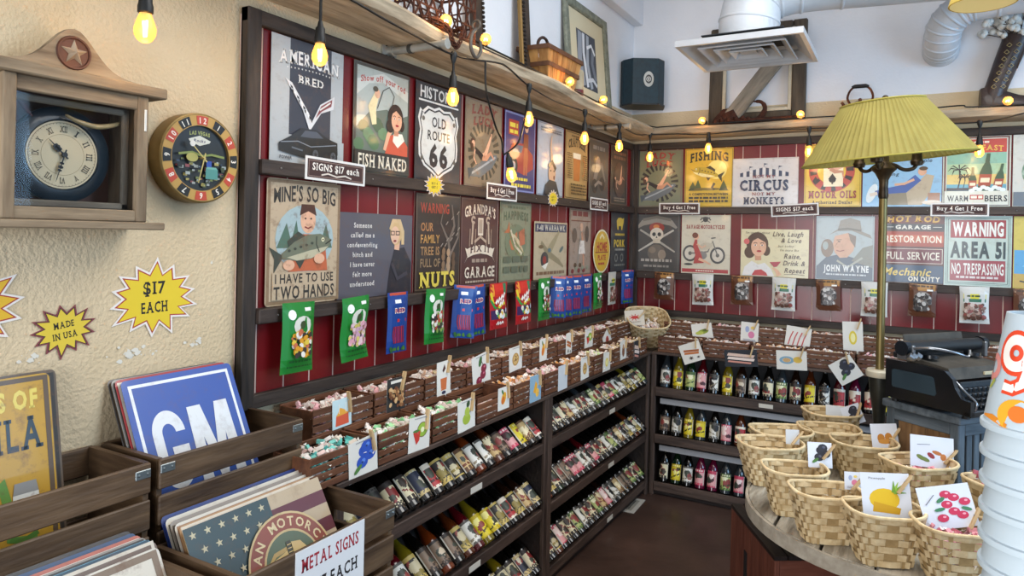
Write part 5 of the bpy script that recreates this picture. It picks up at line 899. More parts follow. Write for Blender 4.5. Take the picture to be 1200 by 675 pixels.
for zz in (.095, .174):
    t_ = zz/ph; A, B2 = a0+(a1-a0)*t_+.003, b0+(b1-b0)*t_+.003; mb = MB()
    mb.box(A, A+.004, -B2, B2, zz-.011, zz+.011); mb.box(-A-.004, -A, -B2, B2, zz-.011, zz+.011); mb.box(-A, A, B2, B2+.004, zz-.011, zz+.011); mb.box(-A, A, -B2-.004, -B2, zz-.011, zz+.011); mb.build('band', pd, pb)
MB().box(-a0, a0, -b0, b0, .001, .005).build('base', pw, pb)
for s in (-1,): MB().tube(catmull([(.0, s*(b1-.0)+.05, ph-.03), (.0, s*b1+.06, ph+.03), (0, s*b1+.1, ph+.062), (0, s*b1+.15, ph+.06), (0, s*b1+.19, ph+.01)]), .008, 6).build('handle', M('dark_handle', '#3a241a', rough=.6), pb, smooth=60)
# small cream and maroon crock
ck = thing('storage_jar', 'small cream and maroon jar between fruit basket and framed picture', 'jar', (.12, -1.215, zt(-1.2)))
MB().lathe([(0, 0), (.034, 0), (.036, .01), (.036, .055)], 18).build('maroon_base', M('maroon_glaze', '#5d1a24', rough=.4), ck, smooth=40); MB().lathe([(.0365, .055), (.0365, .15), (.03, .163), (.018, .166), (0, .166)], 18).build('cream_body', M('cream_glaze', '#b9ad92', '#9c8f74', .6, scale=20), ck, smooth=40)
# framed black and white picture
fp = thing('framed_picture', 'grey-green framed black and white picture with cream mat, left shelf', 'picture', mw=onL(-1.2, zt(-1), .052) @ RX(-5))
gf = M('weathered_green_frame', '#5d6154', '#8a8a78', .7, scale=30, bump=.3)
FW, FH = .64, .63
for nm, a in (('stile', (0, .055, 0, FH)), ('stile', (FW-.055, FW, 0, FH)), ('rail', (.055, FW-.055, 0, .055)), ('rail', (.055, FW-.055, FH-.055, FH))): MB().cbox(a[0], a[1], a[2], a[3], 0, .025, .008).build(nm, gf, fp)
MB().box(.05, FW-.05, .05, FH-.05, .004, .008).build('mat', M('cream_mat', '#cbbf9f', rough=.8), fp)
mb = MB(); mb.prism([(17, 13), (45, 13), (45, 47), (17, 47)], .008, .0085, '#3f434c'); mb.L = 80
for p, w, c in (([(22, 46), (20, 30), (24, 14)], 6, '#8d939c'), ([(27, 46), (26, 34), (30, 14)], 3.4, '#cfd2d6'), ([(33, 46), (31, 28), (36, 14)], 4, '#9aa0a8'), ([(41, 40), (38, 30), (43, 20)], 4, '#6e747e'), ([(31, 38), (38, 41), (43, 36)], 2, '#d9dbde'), ([(30, 18), (38, 20), (44, 17)], 2.4, '#c3c7cc')): mb.line(p, w, c)
mb.v = [(x*.01, y*.01, z) for x, y, z in mb.v]; mb.build('photograph', paper, fp)
# loudspeaker in the corner
sp = thing('loudspeaker', 'dark teal loudspeaker with oval badge in the corner above the shelves', 'speaker', (.13, -.17, 2.385), (0, 0, R(30)))
tl_ = M('dark_teal_grille', '#0d232c', '#12303a', .5, scale=40)
poly = [(-.16, .08), (-.14, -.04), (-.085, -.11), (.085, -.11), (.14, -.04), (.16, .08)]
MB().prism(poly, .14, .44).build('cabinet', tl_, sp)
mb = MB(); mb.prism([(.034*math.cos(i*.314), .052*math.sin(i*.314)) for i in range(20)], -.001, .001, '#a9a9a2'); mb.L = 10; mb.ell(0, 0, .022, .03, '#1a1d20'); mb.arc(0, 0, .012, .016, '#b9b9b2', n=20); mb.ell(0, 0, .006, .006, '#b9b9b2')
mb.build('badge', PRINT('badge_enamel', .35, .2), sp, mw=sp.matrix_basis @ mat3((1, 0, 0), (0, 0, 1), (0, -1, 0), (.02, -.1125, .3)))
MB().prism([(-.165, .085), (-.145, -.045), (-.09, -.118), (.09, -.118), (.145, -.045), (.165, .085)], .128, .14).build('bottom_plate', M('black_plastic', '#111314', rough=.4), sp); MB().tube([(0, .07, .3), (-.02, .16, .3)], .018, 10).build('wall_arm', M('black_plastic', '#111314'), sp)
MB().tube([(-.05, -.05, .139), (-.05, -.05, .165)], .006, 8).build('knob', M('chrome', '#c9c9c9', rough=.15, metal=1), sp)
# ================================================================== wooden wall clock
wc = thing('wall_clock', 'weathered wooden case clock with star crest on the tan wall', 'clock', mw=onL(-3.865, 1.622, 0))
cx_, cy_ = wood('clock', 'x'), wood('clock', 'y'); hw = .155   # local x -hw..hw, y up, z out of the wall
B = lambda nm, *a, m=cx_, par=wc: MB().cbox(*a, .003).build(nm, m, par)
B('bottom_board', -.2, .195, 0, .018, 0, .15); B('top_board', -.2, .195, .318, .343, 0, .15)
B('side_panel', -hw, -hw+.02, .018, .318, 0, .125, m=cy_); B('side_panel', hw-.02, hw, .018, .318, 0, .125, m=cy_); B('back_panel', -hw+.02, hw-.02, .018, .318, .002, .012, m=M('clock_back_wood', '#4a2f26', '#6a463a', .6, scale=24, st=(1, .12, 1)))
dr = B('door_rail', -hw+.004, hw-.004, .018, .046, .115, .133); B('door_rail', -hw+.004, hw-.004, .285, .318, .115, .133); B('door_stile', -hw, -hw+.026, .018, .318, .115, .138, m=cy_); B('door_stile', hw-.026, hw, .018, .318, .115, .138, m=cy_)
B('inner_bar', -hw+.024, -hw+.042, .046, .285, .09, .1, m=wood('grey', 'y')); B('inner_bar', hw-.042, hw-.024, .046, .285, .09, .1, m=wood('grey', 'y')); B('inner_bar', -hw+.024, hw-.024, .046, .062, .09, .1, m=wood('grey', 'x'))
B('inner_bar', -hw+.024, hw-.024, .27, .285, .09, .1, m=wood('grey', 'x'))
B('hinge', hw-.012, hw-.006, .235, .287, .138, .14, m=M('pale_hinge', '#c9c4ba', rough=.4, metal=.4))
P_ = [(-.185, .343)]+[(x, .343+.006+.085*math.exp(-(x/.062)**2)+.012*math.exp(-(x/.14)**2)) for x in [i*.0125-.175 for i in range(29)]]+[(.18, .343)]
MB().prism(P_, .08, .1).build('crest', cx_, wc); MB().lathe([(0, .1002), (.031, .1002), (.0325, .104), (.036, .1045), (.038, .1)], 24, TR(0, .392, 0)).build('crest_disc', M('crest_red', '#4d2a1c', '#633824', .6, scale=20), wc)
mb = MB(); s5 = [((.03 if i % 2 == 0 else .0125)*math.cos(R(90+36*i)), .392+(.03 if i % 2 == 0 else .0125)*math.sin(R(90+36*i))) for i in range(10)]
mb.add([(x, y, .101) for x, y in s5]+[(0, .392, .114)], [(i, (i+1) % 10, 10) for i in range(10)]); mb.build('star', M('star_wood', '#b09d86', '#8f7c66', .7, scale=20), wc)
dc = (0, .166)
MB().lathe([(.0, .05), (.108, .05), (.108, .058), (.1, .064), (.08, .066), (.074, .06), (0, .06)], 48, TR(dc[0], dc[1], 0)).build('dark_ring', M('blue_black_ring', '#14212b', '#1d2d38', .35, scale=10, coat=.3), wc, smooth=40)
mb = MB(); mb.prism([(.0765*math.cos(i*.1309), .0765*math.sin(i*.1309)) for i in range(48)], 0, .003, '#cfc09c'); mb.L = 26; mb.arc(0, 0, .0715, .0725, '#5d4a34', n=48); mb.arc(0, 0, .0455, .0462, '#8a7654', n=48)
for i in range(60): a = R(i*6); mb.line([(.069*math.cos(a), .069*math.sin(a)), (.0715*math.cos(a), .0715*math.sin(a))], .0007, '#3a2c20'); mb.L -= 1
mb.L += 1
dial = mb.build('dial', PRINT('dial_enamel', .5), wc, mw=wc.matrix_basis @ TR(dc[0], dc[1], .0605))
for i, n in enumerate(('XII', 'I', 'II', 'III', 'IIII', 'V', 'VI', 'VII', 'VIII', 'IX', 'X', 'XI')):
    m2 = MB(); m2.L = 30; k = R(90-30*i); m2.text(n, 0, 0, min(.0042*len(n)+.003, .017), .014, '#231a14', 0, 1); m2.build('numeral', PRINT('dial_enamel'), dial, mw=world(dial) @ TR(.058*math.cos(k), .058*math.sin(k), .0005) @ RZ(-30*i))
hnd = M('black_hand', '#15110f', rough=.4)
def hand(par, mw, L_, w):
    mb = MB(); mb.prism([(-w*.5, -.012), (w*.5, -.012), (w*.35, L_*.45), (w*.2, L_*.9), (0, L_), (-w*.2, L_*.9), (-w*.35, L_*.45)], 0, .0012)
    for y, r in ((L_*.32, w*.9), (L_*.46, w*1.15), (L_*.58, w*.8)):
        for s in (-1, 1): mb.prism([(s*w*.7+r*math.cos(j*.785), y+r*math.sin(j*.785)) for j in range(8)], 0, .0012)
    mb.prism([(.006*math.cos(j*.628), .006*math.sin(j*.628)) for j in range(10)], 0, .0025)
    return mb.build('clock_hand', hnd, par, mw=mw)
hand(wc, world(dial) @ TR(0, 0, .008) @ RZ(45), .046, .004); hand(wc, world(dial) @ TR(0, 0, .0105) @ RZ(164), .064, .003)
hm = M('ivory_horn', '#b5a277', '#8d7c58', .35, scale=14)
MB().tube(catmull([(-.005, .255, .08), (.02, .243, .086), (.06, .237, .088), (.1, .246, .084), (.125, .258, .08)]), [.001]+[.0035+.0025*math.sin(i*.13) for i in range(23)]+[.001], 8).build('horn_trim', hm, wc, smooth=60)
MB().tube(catmull([(-.105, .278, .085), (-.09, .255, .088), (-.075, .24, .086)]), [.004, .0045, .005, .005, .0045, .004, .004, .0035, .003, .003, .002, .002, .001], 7).build('horn_trim', M('dark_red_horn', '#54221f', rough=.4), wc, smooth=60)
gl = bpy.data.materials.new('clear_glass'); gl.use_nodes = True; nt = gl.node_tree; nt.nodes.remove(nt.nodes['Principled BSDF']); t1 = nt.nodes.new('ShaderNodeBsdfTransparent'); t2 = nt.nodes.new('ShaderNodeBsdfGlossy'); t2.inputs['Roughness'].default_value = .03; mx = nt.nodes.new('ShaderNodeMixShader'); fz = nt.nodes.new('ShaderNodeFresnel'); fz.inputs[0].default_value = 1.2
nt.links.new(fz.outputs[0], mx.inputs[0]); nt.links.new(t1.outputs[0], mx.inputs[1]); nt.links.new(t2.outputs[0], mx.inputs[2]); nt.links.new(mx.outputs[0], nt.nodes['Material Output'].inputs[0])
MB().box(-hw+.02, hw-.02, .04, .29, .119, .121).build('glass_pane', gl, wc)
# ================================================================== roulette clock
rc = thing('roulette_clock', 'round casino clock with red and black number tiles on the tan wall', 'clock', mw=onL(-3.503, 1.819, 0))
brass = M('dull_brass', '#7a6438', '#93794a', .4, .55, scale=12)
MB().lathe([(.112, .001), (.122, .003), (.1225, .044), (.1215, .05), (.118, .052), (.0885, .049), (.0885, .042), (0, .042)], 56).build('case', brass, rc, smooth=35)
mb = MB(); mb.prism([(.1165*math.cos(i*.1122), .1165*math.sin(i*.1122)) for i in range(56)], .0, .0005, '#b8924a')
ringp = PRINT('lacquered_print', .3, .3)
ring = MB(); ring.add([], []); ring.L = 8; ring.arc(0, 0, .0885, .1165, '#b8924a', n=56); ring.build('number_ring', ringp, rc, mw=rc.matrix_basis @ TR(0, 0, .0515))
for i in range(12):
    k = 90-30*i; m2 = MB(); m2.L = 18; m2.arc(0, 0, .0905, .1145, '#b8432e' if i % 2 == 0 else '#16171a', k-9.5, k+9.5, 8)
    n = str(12 if i == 0 else i); m2.ringtext(n, 0, 0, .1022, .0155, '#ece6da', k+(4.2 if len(n) > 1 else 0), k-(4.2 if len(n) > 1 else 0), 1, False, .85); m2.build('number_tile', ringp, rc, mw=rc.matrix_basis @ TR(0, 0, .0512))
mb = MB(); mb.prism([(.0885*math.cos(i*.131), .0885*math.sin(i*.131)) for i in range(48)], -.0005, 0, '#20262b'); A = lambda s_: s_
mb.text('LAS VEGAS', 0, .066, .062, .01, '#9aa05a', 2, arc=.003); mb.poly([(-.034, .05), (0, .062), (.034, .05), (.03, .044), (0, .034), (-.03, .044)], '#cfd0c4'); mb.text('Rocks', 0, .048, .036, .008, '#3a2f5a', 1, shear=.2)
qq = random.Random(3)
for i in range(90):
    a, rr = qq.uniform(3.3, 6.1), .083*math.sqrt(qq.random()); x, y = rr*math.cos(a), rr*math.sin(a)+.006; w = qq.uniform(.002, .007); mb.rect(x-w, y-w*.6, x+w, y+w*.6, qq.choice(('#3f4a34', '#6f7a4a', '#8a4a4e', '#2f3f5a', '#a59a5a', '#47323a', '#9fa7a4', '#20242c')))
mb.rect(.012, -.055, .05, -.028, '#4d8a84'); mb.poly([(.012, -.028), (.05, -.028), (.044, -.022), (.016, -.022)], '#6aa59a'); mb.rect(.014, -.022, .03, -.006, '#2f4fa0'); mb.line([(-.07, .006), (-.03, .014), (0, .006), (.03, .012), (.07, .008)], .006, '#7d8a4a'); mb.ell(-.03, 0, .018, .012, '#a5a05a', n=14)
mb.build('dial', ringp, rc, mw=rc.matrix_basis @ TR(0, 0, .0432))
gold = M('gold_hand', '#d8c07a', rough=.3, metal=.6)
for ang, L_ in ((46, .052), (166, .07)): MB().prism([(-.0018, -.014), (.0018, -.014), (.001, L_), (-.001, L_)], 0, .001).build('clock_hand', gold, rc, mw=rc.matrix_basis @ TR(0, 0, .064 if L_ > .06 else .062) @ RZ(ang))
MB().lathe([(0, .0), (.008, 0), (.008, .0015), (0, .0015)], 14).build('hand_disc', M('pearl_disc', '#d8d6d0', rough=.3), rc, mw=rc.matrix_basis @ TR(-.036, .036, .0635))
MB().lathe([(0, .044), (.003, .044), (.003, .067), (0, .067)], 10).build('hub', gold, rc)
# ================================================================== crates of metal signs
sw = wood('sgncrate', 'x'); swy = wood('sgncrate', 'y'); stl = M('bracket_steel', '#8d9698', rough=.35, metal=.9)
def big_crate(label, x0, x1, y0, y1, zt_, h=.235):
    t = thing('sign_crate', label, 'crate', (x0, y0, zt_-h), group='wooden crates of metal signs'); L_, D_ = y1-y0, x1-x0
    B = lambda nm, *a, m=swy: MB().cbox(*a, .003).build(nm, m, t)
    for k, (a, b) in enumerate(((0, .068), (.083, .151), (.166, h))):
        B('slat', D_-.011, D_, 0, L_, a, b); B('slat', 0, .011, 0, L_, a, b)
    for y in (.0, L_-.013):
        o = MB(); yy = y
        for a in ((.011, D_-.011, yy, yy+.013, 0, h*.62), (.011, D_-.011, yy, yy+.013, h*.76, h), (.011, D_*.3, yy, yy+.013, h*.62, h*.76), (D_*.7, D_-.011, yy, yy+.013, h*.62, h*.76)): o.box(*a)
        o.build('end_panel', sw, t)
    B('base', .011, D_-.011, .013, L_-.013, 0, .008)
    for y in (.02, L_-.02): 
        B('corner_bracket', D_-.001, D_+.002, y-.018, y+.018, h-.032, h-.012, m=stl)
        for d in (-.01, .01): MB().ball((D_+.002, y+d, h-.022), .0035, nu=6, nv=4).build('screw', stl, t)
    return t
big_crate('dark slatted crate of signs against the wall, left of the blue sign crate', .012, .25, -4.205, -3.758, 1.098)
big_crate('dark slatted crate against the wall holding the blue sign', .012, .25, -3.738, -3.305, 1.098)
big_crate('lower front crate cut off at bottom left, with a rusty white sign', .262, .555, -4.25, -3.785, .912)
big_crate('lower front crate holding the flag sign, with white price card', .262, .555, -3.757, -3.268, .912)
tag(MB().cbox(.006, .254, -4.3, -3.262, 0, .86, .004).build('display_plinth', wood('dark', 'y')), 'tall dark wooden plinth under the upper sign crates', 'plinth'); tag(MB().cbox(.258, .56, -4.3, -3.262, 0, .674, .004).build('display_plinth', wood('dark', 'y')), 'low dark wooden plinth under the lower sign crates', 'plinth')
def leaning(label, y, z, x, W, H, lean, base, fn, mat=tin, roll=0, rnd_=1.2, sx=1): return flat('metal_sign', label, 'sign', onL(y, z, x) @ RX(-lean) @ RZ(roll), W, H, base, fn, mat, .001, 'loose metal signs standing in the crates', round_=rnd_, sx=sx)
def s_gm(a):
    a.frame(1.5, 1.5, 30.5, 39.7, .8, '#dfe3e6'); i0 = len(a.v)
    W_ = '#d9dde0'; a.arc(11.8, 18, 2.4, 5.8, W_, 0, 180, 18); a.rect(6, 10, 9.4, 18, W_); a.arc(11.8, 10, 2.4, 5.8, W_, 180, 360, 18); a.rect(14.2, 9.8, 17.6, 14.4, W_); a.rect(11.6, 11.4, 17.6, 14.4, W_)
    a.poly([(19.4, 4.4), (20, 23.4), (25.2, 23.4), (28, 12), (30.8, 23.4), (36, 23.4), (36.6, 4.4), (32.6, 4.4), (32.4, 15), (29.6, 4.4), (26.4, 4.4), (23.6, 15), (23.4, 4.4)], W_)
    for i in range(i0, len(a.v)): x, y, z = a.v[i]; a.v[i] = (x*.76, 12+(y-4.4)*1.02, z)
def s_edge(c, w=41, h=31):
    return lambda a: a.frame(.5, .5, w-.5, h-.7, .7, c)
for i, (c, c2) in enumerate((('#3b3430', '#6a5a4a'), ('#8c8a84', '#4a4a48'), ('#a32a2c', '#d9d2c4'))):
    leaning('%s-edged metal sign standing behind the blue sign' % ('brown', 'grey', 'red')[i], -3.722+.004*i, .878, .19+.009*i, 32, 41.2, 26.5, c, s_edge(c2, 32, 41.2))
leaning('blue metal sign with white block letters G and M', -3.708, .876, .222, 32, 41.2, 26.5, '#2c4f9e', s_gm)
def s_teq(a):
    a.frame(.3, .3, 31.4, 40, 1, '#5d4c3a'); a.text('STAGES OF', 18.8, 35.4, 20.5, 3.8, '#d9c45a', 2, 1); a.text('TEQUILA', 17.6, 28.2, 24, 6.8, '#2c3a44', 1, 1)
    a.line([(17.5, 9), (18.5, 16), (21, 19), (22.4, 12), (22, 7), (27, 5.4)], [1.8, 1.8, 2, 1.8, 1.5, 1.8], '#5d8a3a'); a.line([(22, 7), (24.5, 6), (27.4, 7)], 1.1, '#4d7a30'); a.ell(15, 17, 5, 4.4, '#5d8a3a'); a.ell(18, 21.6, 1.7, 1.9, '#d9d2a0'); a.ell(18, 21.6, .9, 1, '#b03a2c'); a.ell(17.4, 18.8, 2.6, 1.2, '#b0392c')
    a.poly([(22.6, 8.6), (23, 15.6), (28, 15.6), (28.4, 8.6)], '#cfcfc8'); a.poly([(22.8, 8.8), (23, 12), (28.2, 12), (28.2, 8.8)], '#ecebe6'); a.poly([(23, 15.6), (23.4, 18), (27.6, 18), (28, 15.6)], '#8a8a88'); a.poly([(28, 10.4), (31, 10.6), (30, 8.6), (28.6, 8)], '#6fa03c')
leaning('dark-edged metal sign standing behind the yellow frog sign', -4.172, .9, .1, 31.8, 40.6, 10, '#6a5a4a', s_edge('#3a332c', 31.8, 40.6), tin_worn)
leaning('yellow metal sign with a green frog and salt shaker', -4.195, .9, .118, 31.8, 40.4, 10, '#b98f2c', s_teq, tin_worn)
def s_flag(a):
    for i in range(9): a.rect(20, 31-3.5*(i+1), 41, 31-3.5*i, '#5d2a34' if i % 2 else '#b3a084')
    a.rect(0, 0, 23.5, 31, '#34464a')
    for i in range(8):
        for j in range(6): a.star(2+j*3.8+(i % 2)*1.8, 29-i*3.7, 1.0, '#b9b091')
    i0 = len(a.v)
    a.ell(20.5, 10.4, 14.4, 14.4, '#c4ad7e', 40); a.ell(20.5, 10.4, 13.8, 13.8, '#8a4a3c', 40); a.ell(20.5, 10.4, 9.6, 9.6, '#c4ad7e', 36); a.ell(20.5, 10.4, 9, 9, '#5c6a54', 36)
    a.ringtext('INDIAN MOTORCYCLE', 20.5, 10.4, 11.7, 2.5, '#d6c49a', 216, -36, 1)
    for i in range(8): a.line([(20.5, 15.2-i*.9), (15.5-.2*i, 14.8-i*1.7), (12.4+.1*i, 12.6-i*1.5)], [1.1, 1.2, .3], '#cbb27a' if i % 2 else '#b59a60')
    a.line([(20.6, 17), (20.2, 11), (21, 4)], 1.6, '#4b4a3c'); [a.line([(19.9, 16-k), (21.4, 16-k)], .25, '#cbb27a') for k in range(11)]; a.poly([(21.4, 16.4), (24.4, 15.8), (26.4, 12.8), (27.2, 10.8), (26.2, 10.4), (26.4, 8.2), (24, 7), (23.4, 4), (21, 4.4)], '#cbb27a'); a.line([(24, 12.6), (25.6, 12.4)], .3, '#4b4a3c'); a.line([(24.6, 9), (26.2, 9.2)], .3, '#4b4a3c')
    for i in range(i0, len(a.v)): x, y, z = a.v[i]; a.v[i] = (24.5+(x-20.5)*.9, 13.2+(y-10.4)*.9, z)
for i, (c, c2) in enumerate((('#22356e', '#2f4fa0'), ('#c9c2b4', '#5d574c'), ('#8d8378', '#4a4038'), ('#d0c9bb', '#a07a5a'), ('#b08a62', '#d6cbb8'))):
    leaning('%s-edged metal sign, %s behind the flag sign' % (('navy', 'white', 'grey', 'pale cream', 'tan')[i], ('fifth', 'fourth', 'third', 'second', 'first')[i]), -3.742+.002*i, .69, .415+.012*i, 41, 32-.35*i, 29, c, s_edge(c2))
leaning('faded flag sign with round motorcycle emblem and feathered headdress', -3.736, .686, .485, 41, 31, 30, '#c9b38e', s_flag)
for i, (c, c2) in enumerate((('#3a3128', '#6a5a44'), ('#31486a', '#c9c2b4'), ('#b0604c', '#e3d8cc'), ('#8d857a', '#3a342e'), ('#5d96ac', '#2f4a5a'), ('#6a5648', '#c9bfae'))):
    leaning('%s metal sign in the crate at bottom left, %s from the front' % (('brown', 'navy', 'coral', 'grey', 'light blue', 'rust')[i], ('seventh', 'sixth', 'fifth', 'fourth', 'third', 'second')[i]), -4.22+.003*i, .69, .41+.012*i, 41, 31.6-.3*i, 29, c, s_edge(c2))
leaning('rusty white metal sign at the front of the bottom left crate', -4.205, .686, .49, 40.6, 30, 30, '#cfc8ba', lambda a: (a.frame(.5, .5, 40, 29.6, 1.4, '#7d6a58'),), tin_worn)
def s_price(a):
    a.text('METAL SIGNS', 11, 17.4, 18.6, 3, '#9c2230', 1, 1); a.text('$17 EACH', 12.6, 11.4, 15, 3, '#1f1c1c', 1, 1); a.ell(12, 5, 2, 2.6, '#1f1c1c'); a.line([(4, 1), (12, 4), (19, 1)], 1.4, '#1f1c1c')
flat('price_card', 'white card lettered METAL SIGNS on the front sign crate', 'placard', onL(-3.615, .702, .558), 22.4, 21, '#d6d8da', s_price, paper, .002)
# ================================================================== back shelf: frame, saw board, plough, kettle, boot
ZS = 2.368
bf = thing('picture_frame', 'large empty barnwood picture frame on the back shelf behind the vent', 'frame', mw=onB(.555, ZS, -.04) @ RX(-3))
gw, gz = wood('grey', 'x'), wood('grey', 'y'); dk = M('dark_barnwood', '#3a3026', '#5d5040', .8, scale=26, st=(1, .12, 1), bump=.3, rnd=.1); lin_ = M('pale_liner', '#b9ac94', '#cbbfa6', .7, scale=20)
FW, FH = .6, .66
for nm, a in (('stile', (0, .085, 0, FH)), ('stile', (FW-.085, FW, 0, FH)), ('rail', (.085, FW-.085, 0, .085)), ('rail', (.085, FW-.085, FH-.085, FH))): MB().cbox(*a, 0, .03, .008).build(nm, dk, bf)
for nm, a in (('liner', (.085, .107, .085, FH-.085)), ('liner', (FW-.107, FW-.085, .085, FH-.085)), ('liner', (.107, FW-.107, .085, .107)), ('liner', (.107, FW-.107, FH-.107, FH-.085))): MB().cbox(*a, .004, .022, .003).build(nm, lin_, bf)
sb = thing('plough_blade', 'rusty iron plough share with curled hook on the back shelf', 'plough', (.76, -.125, ZS))
MB().add([(-.17, -.02, 0), (-.05, -.05, 0), (.02, -.03, 0), (-.1, .02, .11), (-.155, .01, .05), (-.03, .0, .1), (.03, .02, .05), (.02, .03, 0), (-.17, .02, 0)], [(0, 1, 4), (1, 5, 3, 4), (1, 2, 6, 5), (0, 4, 3, 8), (8, 3, 5, 7), (5, 6, 7), (6, 2, 7), (0, 8, 7, 2, 1)]).build('share', rust, sb)
MB().tube(catmull([(.02, 0, .01), (.1, 0, .015), (.15, 0, .05), (.165, 0, .1), (.14, 0, .135), (.095, 0, .14)]), [.02]*8+[.018]*8+[.014]*6+[.011]*6+[.006]*3, 7).build('curled_hook', rust, sb, smooth=50)
MB().tube([(-.1, -.02, .015), (.1, -.025, .018), (.36, -.02, .02)], .014, 7).build('beam', rust, sb); mb = MB()
for k in range(16): mb.ball((-.13+k*.014, -.035+.01*(k % 3), .02+.02*((k*7) % 5)/5), .014, nu=6, nv=4)
mb.build('coiled_chain', rust, sb)
db = thing('wooden_beam', 'weathered grey plank leaning diagonally inside the barnwood frame', 'plank', mw=onB(.675, ZS+.004, -.095) @ RZ(-38.5))
MB().cbox(-.05, .05, .04, .72, 0, .03, .005).build('plank', wood('grey', 'y'), db)
cop = M('aged_copper', '#4a281c', '#7a4a34', .4, .7, scale=18)
kt = thing('copper_kettle', 'old copper kettle with dark handle on the back shelf behind the lampshade', 'kettle', (1.462, -.1, ZS), (0, 0, 0))
MB().lathe([(0, 0), (.065, 0), (.075, .015), (.074, .05), (.058, .082), (.034, .092), (.03, .096), (.012, .1), (0, .1)], 22).build('body', cop, kt, smooth=40); MB().ball((0, 0, .108), .011, nu=8, nv=6).build('lid_knob', cop, kt, smooth=60)
MB().tube(catmull([(-.06, 0, .03), (-.085, 0, .05), (-.09, 0, .085), (-.1, 0, .1)]), [.014]*7+[.01]*6+[.008]*6, 8).build('spout', cop, kt, smooth=60); MB().tube(catmull([(-.05, 0, .08), (-.068, 0, .12), (-.058, 0, .16), (-.04, 0, .183)]), .007, 6).build('handle_arm', cop, kt, smooth=60); MB().tube(catmull([(.05, 0, .08), (.068, 0, .12), (.058, 0, .16), (.04, 0, .183)]), .007, 6).build('handle_arm', cop, kt, smooth=60); MB().tube([(-.045, 0, .184), (-.03, 0, .19), (.03, 0, .19), (.045, 0, .184)], [.009, .012, .012, .009], 8).build('grip', M('black_grip', '#15100e', rough=.5), kt, smooth=60)
bird = thing('figurine', 'tiny dark figurine beside the copper kettle', 'figurine', (1.605, -.11, ZS)); MB().lathe([(0, 0), (.02, 0), (.012, .01), (.012, .05), (.018, .06), (.008, .075), (0, .078)], 12).build('body', M('dark_iron', '#1a1817', rough=.5), bird, smooth=40); MB().tube([(-.02, 0, .07), (.02, 0, .08)], .006, 6).build('top_bar', M('dark_iron', '#1a1817'), bird)
lea = M('tooled_leather', '#1f1512', '#3a2820', .45, scale=16, bump=.3, bs=40, coat=.2); bt = thing('cowboy_boot', 'dark tooled leather cowboy boot used as a vase on the back shelf', 'boot', (2.13, -.085, ZS), (0, 0, R(8)))
prof = [(-.02, .0, .05, .045, .03), (-.015, .0, .052, .046, .06), (-.005, 0, .056, .05, .1), (.015, 0, .058, .052, .16), (.042, 0, .062, .054, .24), (.07, 0, .067, .056, .32), (.092, 0, .07, .058, .38), (.1, 0, .072, .058, .40)]
mb = MB(); n = 20; vs = []
for (ox, oy, rx, ry, z) in prof:
    for i in range(n): a = 2*math.pi*i/n; vs.append((ox+rx*math.cos(a), oy+ry*math.sin(a), z+(.025*math.cos(a)**2 if z > .39 else 0)))
mb.add(vs, [(k*n+i, k*n+(i+1) % n, (k+1)*n+(i+1) % n, (k+1)*n+i) for k in range(len(prof)-1) for i in range(n)]); mb.build('shaft', lea, bt, smooth=50)
mb = MB(); vs = []; ft = [(-.072, .03, .1), (-.05, .043, .105), (0, .046, .095), (.05, .046, .075), (.1, .048, .055), (.15, .042, .045), (.19, .026, .036), (.21, .008, .026)]
for x, w, h in ft: vs += [(x, -w, .022), (x, -w, .022+h*.5), (x, -w*.6, .022+h), (x, w*.6, .022+h), (x, w, .022+h*.5), (x, w, .022)]
mb.add(vs, [(k*6+i, k*6+(i+1) % 6, (k+1)*6+(i+1) % 6, (k+1)*6+i) for k in range(7) for i in range(6)]+[(0, 1, 2, 3, 4, 5), tuple(42+i for i in range(6))[::-1]]); mb.build('foot', lea, bt, smooth=50)
MB().prism([(-.075, -.03), (-.02, -.035), (.03, -.03), (.1, -.05), (.16, -.044), (.215, 0), (.16, .044), (.1, .05), (.03, .03), (-.02, .035), (-.075, .03)], .016, .024).build('sole', M('sole_dark', '#120d0b', rough=.5), bt); MB().prism([(-.075, -.03), (-.03, -.034), (-.03, .034), (-.075, .03)], 0, .018).build('heel', M('sole_dark', '#120d0b'), bt)
ins = M('gold_stitch', '#9c8a5a', rough=.5); 
for k in range(7):
    z = .12+k*.037
    for s in (-1, 1): x = .022*s+z*.3-.035; MB().tube([(x-.012, -.053-z*.012, z), (x, -.057-z*.012, z+.012), (x+.012, -.053-z*.012, z), (x, -.056-z*.012, z-.01)], .002, 5, closed=True).build('stitching', ins, bt)
cot = M('cotton_white', '#c9c7c0', rough=.95); brn = M('dry_stem', '#3a2c22', rough=.9); q = random.Random(9)
cs_ = thing('cotton_stems', 'dried cotton stems with white bolls standing in the cowboy boot', 'plant', (2.225, -.1, ZS+.37))
for k in range(34):
    a = q.uniform(0, 6.28); r = q.uniform(.02, .17); p = Vector((-.045+r*math.cos(a)*1.0, r*math.sin(a)*.5, .04+q.uniform(0, .16)))
    MB().tube([(0, 0, -.15), (p.x*.4, p.y*.4, p.z*.4), p], .0022, 4).build('stem', brn, cs_); mb = MB()
    for j in range(4): mb.ball(p+Vector((q.uniform(-.012, .012), q.uniform(-.012, .012), q.uniform(-.011, .011))), .0175, nu=7, nv=5)
    mb.build('cotton_boll', cot, cs_, smooth=80)
    MB().add([p+Vector(v) for v in ((0, 0, -.02), (.02, .006, .004), (-.006, .02, .004), (-.02, -.004, .004), (.004, -.02, .004))], [(0, 1, 2), (0, 2, 3), (0, 3, 4), (0, 4, 1)]).build('husk', brn, cs_)
